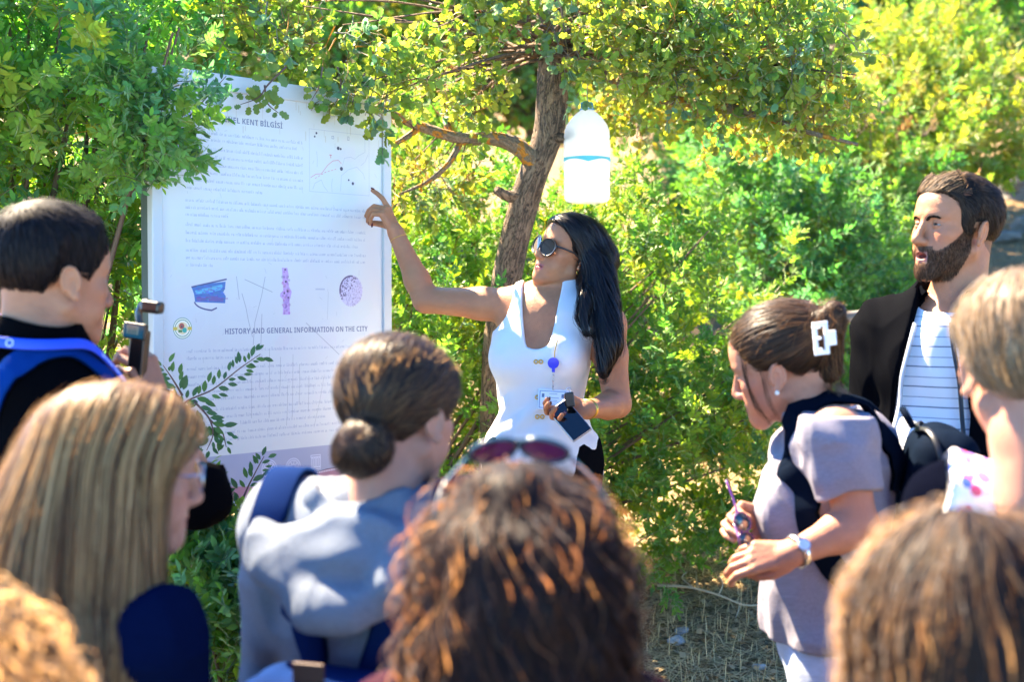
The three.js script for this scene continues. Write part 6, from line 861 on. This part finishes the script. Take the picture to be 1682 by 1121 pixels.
  hairParts(h, vol, lo, hi, 0.0055, [0.006, 0.0055, 0.007], st.concat(brows(h, [0.012, 0.008, 0.007], 0.003)), null, 'hair', hairMatte);
  // gimbal camera
  const cw = at(230, 562, 2.6), cam = new THREE.Group(); cam.name = numbered('gimbal_camera'); tag(cam, 'small black handheld gimbal camera raised by the young man', 'camera'); scene.add(cam); cam.position.copy(cw); cam.rotation.set(0, -0.25, -0.12);
  part('handle', boxAt(0.036, 0.14, 0.026, 0, -0.045, 0, 0.006), blackPlastic, cam.g ?? cam); part('screen_bezel', boxAt(0.052, 0.034, 0.012, -0.004, 0.022, 0.014, 0.004), blackPlastic, cam); const sc = document.createElement('canvas'); sc.width = 64; sc.height = 40; { const x = sc.getContext('2d'); x.fillStyle = '#2f8fc4'; x.fillRect(0, 0, 64, 40); x.fillStyle = '#a8d8ea'; x.fillRect(8, 4, 40, 26); x.fillStyle = '#4f7f9a'; for (let k = 0; k < 6; k++) x.fillRect(12, 7 + k * 4, 30, 1.5); } const sx = new THREE.CanvasTexture(sc); sx.colorSpace = THREE.SRGBColorSpace;
  const scr = new THREE.PlaneGeometry(0.044, 0.027); part('screen', scr, std(0x2a2a2a, 0.15, { map: sx, emissive: 0xffffff, emissiveMap: sx, emissiveIntensity: 0.03 }), cam).position.set(-0.004, 0.022, 0.0206);
  part('gimbal_arm', tube(smooth([V(-0.006, 0.03, -0.004), V(-0.012, 0.06, -0.006), V(-0.004, 0.078, -0.006), V(0.01, 0.082, -0.004)], 14), 0.008, 10), blackPlastic, cam); const hdm = part('camera_head', boxAt(0.046, 0.026, 0.028, 0.018, 0.074, -0.004, 0.008), blackPlastic, cam); const lens = new THREE.CylinderGeometry(0.01, 0.011, 0.008, 24); lens.rotateX(Math.PI / 2); const ln = shade(new THREE.Mesh(lens, darkLens)); ln.name = 'lens'; ln.position.set(0.02, 0.074, -0.021); hdm.add(ln);
}
// girl with long blond hair and glasses
{
  const h = human({ x: -0.6, z: -1.85, yaw: 2.5, H: 1.54, female: 1, label: 'girl with long straight blond hair and glasses in navy sweater', skin: [0.44, 0.235, 0.17], head: at(212, 780, 1.86), headTurn: headTurn(118, 6, 4), headScale: 0.97, headCell: 0.0042, cell: 0.016, handCell: 0.006 });
  const s = h.s, hd = headOf(h); trousers(h, 0x2a3550, { cell: 0.016 });
  const f = shirtOver(h, 0.024, 0.024, 1.95, 1.95, fold(0.008, 8, 41)); garment(h, 'sweater', f, [neckCut(h, 0.08, 0.085, 0.085, 0.01), half(V(0, 0.84 * s, 0), V(0, -1, 0)), half(V(0, 1.5 * s, 0), V(0, 1, 0))], V(-0.42, 0.72 * s, -0.3), V(0.42, 1.54 * s, 0.32), 0.01, cloth(0x0a1638, { bump: 0.0012 }));
  const drape = union(0.05, cap(h.head(0, 0.02, -0.06), V(0.0, 1.36 * s, -0.165), 0.1, 0.105), cap(V(0.0, 1.36 * s, -0.165), V(0.04, 1.02 * s, -0.215), 0.105, 0.07), cap(V(-0.06, 1.36 * s, -0.15), V(-0.07, 1.05 * s, -0.185), 0.07, 0.045), cap(h.head(-0.05, 0, -0.01), V(-0.115, 1.36 * s, -0.05), 0.05, 0.05), cap(V(-0.115, 1.36 * s, -0.05), V(-0.15, 1.16 * s, -0.08), 0.055, 0.03), cap(V(-0.09, 1.36 * s, -0.12), V(-0.12, 1.08 * s, -0.16), 0.06, 0.035)), flatDrape = (x, y, z) => drape(x, y, z);
  const capF = placed((x, y, z) => smax(scalp(0.015, 0.012)(x, y, z), -(hairline(x, y, z) + (z < 0 ? 0.05 : 0.012)) * 0.8, 0.012), h.hc, h.hq, h.hs), vol = (x, y, z) => smin(capF(x, y, z), flatDrape(x, y, z), 0.03), [lo, hi] = headBox(h, 0.17, 0.15, 0.2); lo.y = 0.9 * s; lo.z -= 0.15; lo.x -= 0.08; hi.x += 0.1;
  const cols = [[0.27, 0.155, 0.062], [0.34, 0.2, 0.085], [0.19, 0.105, 0.042], [0.12, 0.064, 0.028], [0.4, 0.26, 0.12]];
  const flow = (p, d) => { const l = hd(p), w = smoothstep(l.y, 0.02, 0.12); d.set(0.03, -1, -0.1).addScaledVector(h.hdir(l.x >= 0 ? 0.8 : -0.8, -0.4, -0.55), w * 1.5); };
  const keep = (p) => { const l = hd(p); return p.y > 1.2 * s && (l.y > 0.0 || l.z < 0.02); }, st = grow(vol, scatter(vol, lo, hi, 8000, keep, 45), flow, { seed: 46, len: 0.56, steps: 18, width: 0.0019, lift: 0.0, spreadLift: 0.016, frizz: 0.05, lenVar: 0.35, hug: 0.97, colors: cols });
  const soft = grow(vol, scatter(vol, lo, hi, 500, keep, 47), flow, { seed: 48, len: 0.4, steps: 12, width: 0.0016, lift: 0.006, spreadLift: 0.01, frizz: 0.12, stick: 0.5, colors: [[0.3, 0.18, 0.09]] });
  hairParts(h, vol, lo, hi, 0.008, [0.13, 0.072, 0.035], st, soft);
  const gl = worn('spectacles', 'thin silver rimmed glasses worn by the blond girl', 'glasses', h, h.head(0, 0.006, 0.1)); spectacles(h, gl.g, gl.R, { rim: silverMat, lens: phys(0xffffff, 0.02, { transmission: 1, thickness: 0, ior: 1.5 }), rx: 0.027, ry: 0.024, t: 0.0014, tt: 0.0014, z: 0.11 });
}
// girl with a low bun in a grey hoodie
{
  const h = human({ x: -0.22, z: -2.08, yaw: 2.85, H: 1.6, female: 1, label: 'girl with brown hair in a low bun, wearing a pale grey blue hoodie', skin: [0.42, 0.22, 0.155], head: at(656, 688, 2.06), headTurn: headTurn(148, 4, 0), headScale: 0.98, headCell: 0.0038, cell: 0.016, handCell: 0.006 });
  const s = h.s, hd = headOf(h); trousers(h, 0x30384a, { cell: 0.016 });
  const f = shirtOver(h, 0.03, 0.03, 1.95, 1.95, fold(0.009, 7, 51)), grey = cloth(lin(0.2, 0.235, 0.29), { bump: 0.0012, sheen: 0.1 });
  garment(h, 'hoodie', f, [neckCut(h, 0.085, 0.09, 0.09, 0.01), half(V(0, 0.84 * s, 0), V(0, -1, 0)), half(V(0, 1.5 * s, 0), V(0, 1, 0))], V(-0.44, 0.72 * s, -0.3), V(0.44, 1.54 * s, 0.34), 0.01, grey, { label: 'pale grey blue hooded sweatshirt' });
  // hood lying on the back
  const rimPts = [V(0.085, 1.425 * s, 0.06), V(0.125, 1.43 * s, -0.03), V(0.135, 1.385 * s, -0.105), V(0.085, 1.325 * s, -0.165), V(0, 1.295 * s, -0.185), V(-0.085, 1.325 * s, -0.165), V(-0.135, 1.385 * s, -0.105), V(-0.125, 1.43 * s, -0.03), V(-0.085, 1.425 * s, 0.06)], rimC = smooth(rimPts, 22), hood = union(0.022, chain(rimC, rimC.map((_, k) => 0.03 + 0.006 * Math.sin(k * 1.3))), ell(V(0, 1.36 * s, -0.125), 0.115, 0.07, 0.055), cap(V(0.055, 1.445 * s, -0.07), V(-0.055, 1.445 * s, -0.07), 0.034)), cav = ell(V(0, 1.52 * s, -0.05), 0.085, 0.1, 0.085), hf3 = crease(0.007, 9, 5), hf4 = fold(0.006, 9, 55), hf2 = (x, y, z) => hf3(x, y, z) + hf4(x, y, z), hoodF = (x, y, z) => { const d = hood(x, y, z); if (d > 0.06) return d; return smax(d - hf2(x, y, z) - 0.004 * Math.sin(y * 60 + x * x * 120 + 3 * noise3(x * 8, y * 8, z * 8)), -cav(x, y, z), 0.012); };
  part('hood', net(hoodF, V(-0.24, 1.2 * s, -0.26), V(0.24, 1.56 * s, 0.14), 0.0065, {}), grey, h.g);
  // hair drawn back to the bun
  const K = V(-0.022, -0.032, -0.11), bun = union(0.014, ell(V(-0.02, -0.044, -0.116), 0.052, 0.044, 0.032), ell(V(0.0, -0.06, -0.112), 0.04, 0.032, 0.028)), volH = (x, y, z) => smin(smax(scalp(0.012)(x, y, z), -(hairline(x, y, z) + 0.01) * 0.8, 0.012), bun(x, y, z), 0.012), vol = placed(volH, h.hc, h.hq, h.hs), [lo, hi] = headBox(h, 0.16, 0.16, 0.19);
  const cols = [[0.025, 0.015, 0.011], [0.038, 0.022, 0.014], [0.06, 0.033, 0.019], [0.02, 0.013, 0.011]];
  const flow = (p, d, id) => { const l = hd(p), k = K.clone().sub(l), q = k.length(); if (q < 0.045) { d.copy(h.hdir(k.y, -k.x, 0.3 * Math.sin(id))); } else { k.normalize(); d.copy(h.hdir(k.x, k.y, k.z)); } };
  const st = grow(vol, scatter(vol, lo, hi, 5000, (p) => { const l = hd(p); return hairline(l.x, l.y, l.z) > -0.012 || l.z < -0.09; }, 55), flow, { seed: 56, len: 0.15, steps: 10, width: 0.0019, lift: 0.001, spreadLift: 0.006, frizz: 0.06, colors: cols });
  const soft = grow(vol, scatter(vol, lo, hi, 900, (p) => { const l = hd(p); return l.y > 0.05 || l.x < -0.06; }, 57), (p, d, id) => { flow(p, d, id); d.add(V(Math.sin(id * 7), 0.6, Math.cos(id * 5)).multiplyScalar(0.35)); }, { seed: 58, len: 0.06, steps: 6, width: 0.0011, lift: 0.004, spreadLift: 0.008, hug: 0.4, stick: 0.2, frizz: 0.35, colors: [[0.45, 0.26, 0.12], [0.55, 0.36, 0.18]] });  // pale gold strands on crown and side: sun glow put into their colour
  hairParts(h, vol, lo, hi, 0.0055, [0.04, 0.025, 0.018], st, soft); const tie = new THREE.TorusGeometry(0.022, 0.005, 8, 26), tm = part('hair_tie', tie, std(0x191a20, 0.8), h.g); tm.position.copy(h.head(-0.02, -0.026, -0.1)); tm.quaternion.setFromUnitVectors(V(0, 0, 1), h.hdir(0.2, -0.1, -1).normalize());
  // navy backpack
  const bk = worn('backpack', 'navy blue backpack on the grey hoodie', 'backpack', h, V(0, 1.0 * s, -0.22)), navy = cloth(0x12295a, { rough: 0.7 }), all = (x, y, z) => Math.min(f(x, y, z), hoodF(x, y, z) + 0.02);
  const rb = (x, y, z) => { const qx = Math.abs(x) - 0.07, qy = Math.abs(y) - 0.12, qz = Math.abs(z) - 0.02; return Math.hypot(Math.max(qx, 0), Math.max(qy, 0), Math.max(qz, 0)) + Math.min(Math.max(qx, qy, qz), 0) - 0.07; }, bf = fold(0.006, 12, 61); part('pack_body', net((x, y, z) => rb(x, y, z) - bf(x, y, z), V(-0.18, -0.23, -0.13), V(0.18, 0.23, 0.13), 0.01, {}), navy, bk.g);
  for (const k of [1, -1]) part('shoulder_strap', bk.shift(strapGeo(f, [V(0.07 * k, 1.17 * s, -0.2), V(0.1 * k, 1.3 * s, -0.16), V(0.145 * k, 1.41 * s, -0.08), V(0.15 * k, 1.43 * s, 0.0), V(0.14 * k, 1.3 * s, 0.12), V(0.15 * k, 1.1 * s, 0.12), V(0.17 * k, 0.98 * s, 0.0), V(0.12 * k, 0.94 * s, -0.14)], 0.062, 0.012, 0.004, 70)), navy, bk.g); part('leather_patch', boxAt(0.05, 0.03, 0.008, 0, 0.2, -0.04, 0.003), std(0x3a1f14, 0.6), bk.g);
}
// woman with long curly hair and sunglasses pushed up
const curls = (h, o) => {
  const hd = headOf(h), vol = o.vol, [lo, hi] = headBox(h, 0.2, 0.2, 0.24); lo.y = o.low; lo.x -= 0.1; hi.x += 0.1; lo.z -= 0.12;
  const flow = (p, d) => { const l = hd(p), w = smoothstep(l.y, 0.03, 0.13); d.set(0, -1, 0).addScaledVector(h.hdir(l.x * 9, -0.3, -0.6), w * 1.3); };
  const keep = (p) => { const l = hd(p); return p.y > o.low + 0.1 && (l.z < 0.05 || l.y > 0.06); };
  const st = grow(vol, scatter(vol, lo, hi, o.n, keep, o.seed), flow, { seed: o.seed + 1, len: o.len, steps: o.steps ?? 22, width: o.width ?? 0.0026, lift: -0.002, spreadLift: 0.016, frizz: 0.1, wave: o.wave, waveFreq: o.freq, lenVar: 0.4, colors: o.cols, roll: 0.7 });
  const soft = grow(vol, scatter(vol, lo, hi, o.soft, (p) => { const l = hd(p); return keep(p) && (l.y > 0.06 || Math.abs(l.x) > 0.1); }, o.seed + 2), flow, { seed: o.seed + 3, len: o.len * 0.7, steps: Math.round((o.steps ?? 22) * 0.7), width: 0.0017, lift: 0.009, spreadLift: 0.018, frizz: 0.25, wave: o.wave * 1.3, waveFreq: o.freq * 1.1, stick: 0.5, colors: o.sunRimCols, roll: 1.5 });  // golden strands only at top and sides: backlit rim painted by strand colour
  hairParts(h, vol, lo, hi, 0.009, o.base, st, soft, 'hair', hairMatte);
};
{
  const h = human({ x: 0.012, z: -1.56, yaw: 3.1, H: 1.54, female: 1, label: 'woman with long curly auburn hair and sunglasses pushed up on her head', skin: [0.55, 0.3, 0.2], head: at(856, 968, 1.56), headTurn: headTurn(182, 8, 0), headScale: 0.97, headCell: 0.0055, cell: 0.017, handCell: 0.0065 });
  const s = h.s; trousers(h, 0x2c2f38, { cell: 0.016 }); garment(h, 'blouse', shirtOver(h, 0.022, 0.024, 1.9, 1.9, fold(0.007, 9, 71)), [neckCut(h, 0.08, 0.085, 0.085, 0.01), half(V(0, 0.84 * s, 0), V(0, -1, 0)), half(V(0, 1.5 * s, 0), V(0, 1, 0))], V(-0.42, 0.72 * s, -0.3), V(0.42, 1.54 * s, 0.32), 0.012, cloth(0x35202a));
  const drape = union(0.06, cap(h.head(0, 0.01, -0.05), V(0, 1.3 * s, -0.1), 0.125, 0.15), cap(V(0, 1.3 * s, -0.1), V(0, 1.08 * s, -0.15), 0.15, 0.1)), capF = placed((x, y, z) => smax(scalp(0.03, 0.02)(x, y, z), -(hairline(x, y, z) + (z < 0 ? 0.06 : 0.01)) * 0.8, 0.02), h.hc, h.hq, h.hs), vol = (x, y, z) => smin(capF(x, y, z), drape(x, y, z), 0.05) - 0.01 * noise3(x * 22, y * 22, z * 22);
  curls(h, { vol, low: 0.98 * s, n: 5200, soft: 380, seed: 75, len: 0.44, wave: 0.009, freq: 9, steps: 36, width: 0.0018, cols: [[0.008, 0.004, 0.005], [0.012, 0.006, 0.006], [0.022, 0.009, 0.006], [0.035, 0.014, 0.008], [0.008, 0.005, 0.008]], sunRimCols: [[0.32, 0.13, 0.05], [0.42, 0.2, 0.07], [0.2, 0.08, 0.03]], base: [0.01, 0.006, 0.007] });
  const sg = worn('sunglasses', 'purple sunglasses pushed up on curly auburn hair', 'sunglasses', h, h.head(0, 0.14, 0.05)), fr = phys(0x1b3a4a, 0.25, { clearcoat: 0.7 }), hh = { ...h, head: (x, y, z) => { const v = V(x, y, z - 0.1).applyQuaternion(XQ(-1.0)).add(V(0, 0.176, 0.045)); return h.head(v.x, v.y, v.z); } };
  spectacles(hh, sg.g, sg.R, { rim: fr, lens: phys(0x6a1f58, 0.1, { transmission: 0.25, thickness: 0, clearcoat: 1 }), rx: 0.031, ry: 0.026, t: 0.0032, z: 0.104, noTemple: true }); for (const k of [1, -1]) part('temple', tube(smooth([h.head(k * 0.068, 0.165, 0.035), h.head(k * 0.1, 0.125, -0.01), h.head(k * 0.112, 0.07, -0.05)].map(sg.R), 12), 0.003, 6), fr, sg.g);
}
// woman with long dark hair, sunlit from behind
{
  const h = human({ x: 0.5, z: -1.38, yaw: 2.9, H: 1.56, female: 1, label: 'woman with long loose dark brown hair lit golden on top', skin: [0.55, 0.31, 0.22], head: at(1572, 1052, 1.38), headTurn: headTurn(170, 6, 0), headScale: 0.97, headCell: 0.0055, cell: 0.017, handCell: 0.0065 });
  const s = h.s; trousers(h, 0x2c3038, { cell: 0.016 }); garment(h, 'top', shirtOver(h, 0.022, 0.024, 1.9, 1.9, fold(0.007, 9, 81)), [neckCut(h, 0.08, 0.085, 0.085, 0.01), half(V(0, 0.84 * s, 0), V(0, -1, 0)), half(V(0, 1.5 * s, 0), V(0, 1, 0))], V(-0.42, 0.72 * s, -0.3), V(0.42, 1.54 * s, 0.32), 0.012, cloth(0x15161b));
  const drape = union(0.06, cap(h.head(0, 0.01, -0.05), V(0, 1.3 * s, -0.1), 0.115, 0.135), cap(V(0, 1.3 * s, -0.1), V(0, 1.05 * s, -0.15), 0.135, 0.08)), capF = placed((x, y, z) => smax(scalp(0.022, 0.016)(x, y, z), -(hairline(x, y, z) + (z < 0 ? 0.06 : 0.01)) * 0.8, 0.02), h.hc, h.hq, h.hs), vol = (x, y, z) => smin(capF(x, y, z), drape(x, y, z), 0.05) - 0.006 * noise3(x * 20, y * 9, z * 20);
  curls(h, { vol, low: 0.95 * s, n: 3000, soft: 1100, seed: 85, len: 0.42, wave: 0.004, freq: 7, steps: 20, width: 0.0034, cols: [[0.012, 0.007, 0.006], [0.02, 0.011, 0.008], [0.036, 0.018, 0.01], [0.01, 0.007, 0.008]], sunRimCols: [[0.32, 0.17, 0.07], [0.4, 0.24, 0.11], [0.22, 0.11, 0.045]], base: [0.012, 0.008, 0.008] });
}
// short haired grey blond listener in a navy top
{
  const h = human({ x: 0.85, z: -1.92, yaw: 2.95, H: 1.73, shoulder: 1.0, label: 'listener with short grey blond hair in dark navy top', skin: [0.42, 0.2, 0.13], head: at(1682, 612, 1.9), headTurn: headTurn(172, 2, 0), headScale: 1.03, headCell: 0.0045, cell: 0.016, handCell: 0.0065 });
  const s = h.s, hd = headOf(h); trousers(h, 0x40485a, { cell: 0.016 }); const f = shirtOver(h, 0.022, 0.024, 0.7, 0.7, fold(0.007, 9, 91)); garment(h, 'top', f, [neckCut(h, 0.085, 0.09, 0.085, 0.01), half(V(0, 0.84 * s, 0), V(0, -1, 0)), half(V(0, 1.5 * s, 0), V(0, 1, 0))], V(-0.42, 0.72 * s, -0.3), V(0.42, 1.54 * s, 0.32), 0.011, cloth(lin(0.0014, 0.002, 0.006)));
  const vol = placed(cropped(0.004, 0.02, 0.03, 0.06), h.hc, h.hq, h.hs), [lo, hi] = headBox(h, 0.17, 0.16, 0.15), cols = [[0.24, 0.165, 0.1], [0.19, 0.13, 0.08], [0.3, 0.22, 0.14], [0.12, 0.08, 0.05]];
  const flow = (p, d) => { const l = hd(p), t = smoothstep(l.y, 0.05, 0.12), sw = V(l.x, 0, l.z + 0.02); d.copy(h.hdir(sw.x * 10 * t, -1, -0.3 + sw.z * 7 * t)); };
  const st = grow(vol, scatter(vol, lo, hi, 4800, () => true, 95), flow, { seed: 96, len: 0.07, steps: 6, width: 0.002, lift: 0.002, spreadLift: 0.008, frizz: 0.14, hug: 0.92, stick: 0.6, colors: cols }), soft = grow(vol, scatter(vol, lo, hi, 700, (p) => hd(p).y > 0.02, 97), flow, { seed: 98, len: 0.06, steps: 6, width: 0.0018, lift: 0.006, spreadLift: 0.01, hug: 0.6, stick: 0.3, frizz: 0.3, colors: [[0.35, 0.25, 0.15], [0.28, 0.2, 0.11]] }); hairParts(h, vol, lo, hi, 0.007, [0.15, 0.1, 0.065], st, soft);
  const sc = document.createElement('canvas'); sc.width = sc.height = 128; { const x = sc.getContext('2d'), r = rng(4); x.fillStyle = '#f0eef2'; x.fillRect(0, 0, 128, 128); for (let k = 0; k < 26; k++) { x.fillStyle = ['#3f62c8', '#c84a78', '#8a6ad0', '#e6dff0'][k % 4]; x.beginPath(); x.arc(r() * 128, r() * 128, 5 + r() * 12, 0, 7); x.fill(); } } const tx = new THREE.CanvasTexture(sc); tx.colorSpace = THREE.SRGBColorSpace; tx.wrapS = tx.wrapT = THREE.RepeatWrapping;
  const scf = worn('scarf', 'white scarf with blue and red print over the navy shoulder', 'scarf', h, V(0.14, 1.4 * s, 0)); part('cloth', scf.shift(strapGeo(f, [V(0.1, 1.25 * s, 0.15), V(0.13, 1.42 * s, 0.06), V(0.15, 1.44 * s, -0.02), V(0.16, 1.38 * s, -0.09), V(0.15, 1.3 * s, -0.13)], 0.1, 0.012, 0.004, 40)), phys(0xffffff, 0.9, { map: tx, sheen: 0.3 }), scf.g);
}
// listener of whom only the sunlit curls show
{
  const h = human({ x: -0.565, z: -1.28, yaw: 3.0, H: 1.45, female: 1, label: 'listener with sunlit golden brown curls low beside the blond girl', skin: [0.58, 0.34, 0.25], head: at(-80, 1225, 1.28), headTurn: headTurn(175, 5, 0), headScale: 0.96, headCell: 0.006, cell: 0.018, handCell: 0.007 });
  const s = h.s; trousers(h, 0x303440, { cell: 0.018 }); garment(h, 'top', shirtOver(h, 0.022, 0.024, 1.9, 1.9, fold(0.007, 9, 91)), [neckCut(h, 0.08, 0.085, 0.085, 0.01), half(V(0, 0.84 * s, 0), V(0, -1, 0)), half(V(0, 1.5 * s, 0), V(0, 1, 0))], V(-0.42, 0.72 * s, -0.3), V(0.42, 1.54 * s, 0.32), 0.014, cloth(0x2a3044));
  const drape = cap(h.head(0, 0.01, -0.04), V(0, 1.3 * s, -0.08), 0.12, 0.12), capF = placed((x, y, z) => smax(scalp(0.03, 0.022)(x, y, z), -(hairline(x, y, z) + (z < 0 ? 0.06 : 0.01)) * 0.8, 0.02), h.hc, h.hq, h.hs), vol = (x, y, z) => smin(capF(x, y, z), drape(x, y, z), 0.05) - 0.01 * noise3(x * 22, y * 22, z * 22);
  curls(h, { vol, low: 1.1 * s, n: 1500, soft: 1200, seed: 105, len: 0.3, wave: 0.0105, freq: 15, steps: 34, cols: [[0.08, 0.042, 0.02], [0.12, 0.065, 0.03], [0.05, 0.028, 0.016]], sunRimCols: [[0.6, 0.36, 0.15], [0.5, 0.28, 0.11]], base: [0.05, 0.028, 0.016] });
}

renderer.render(scene, camera);
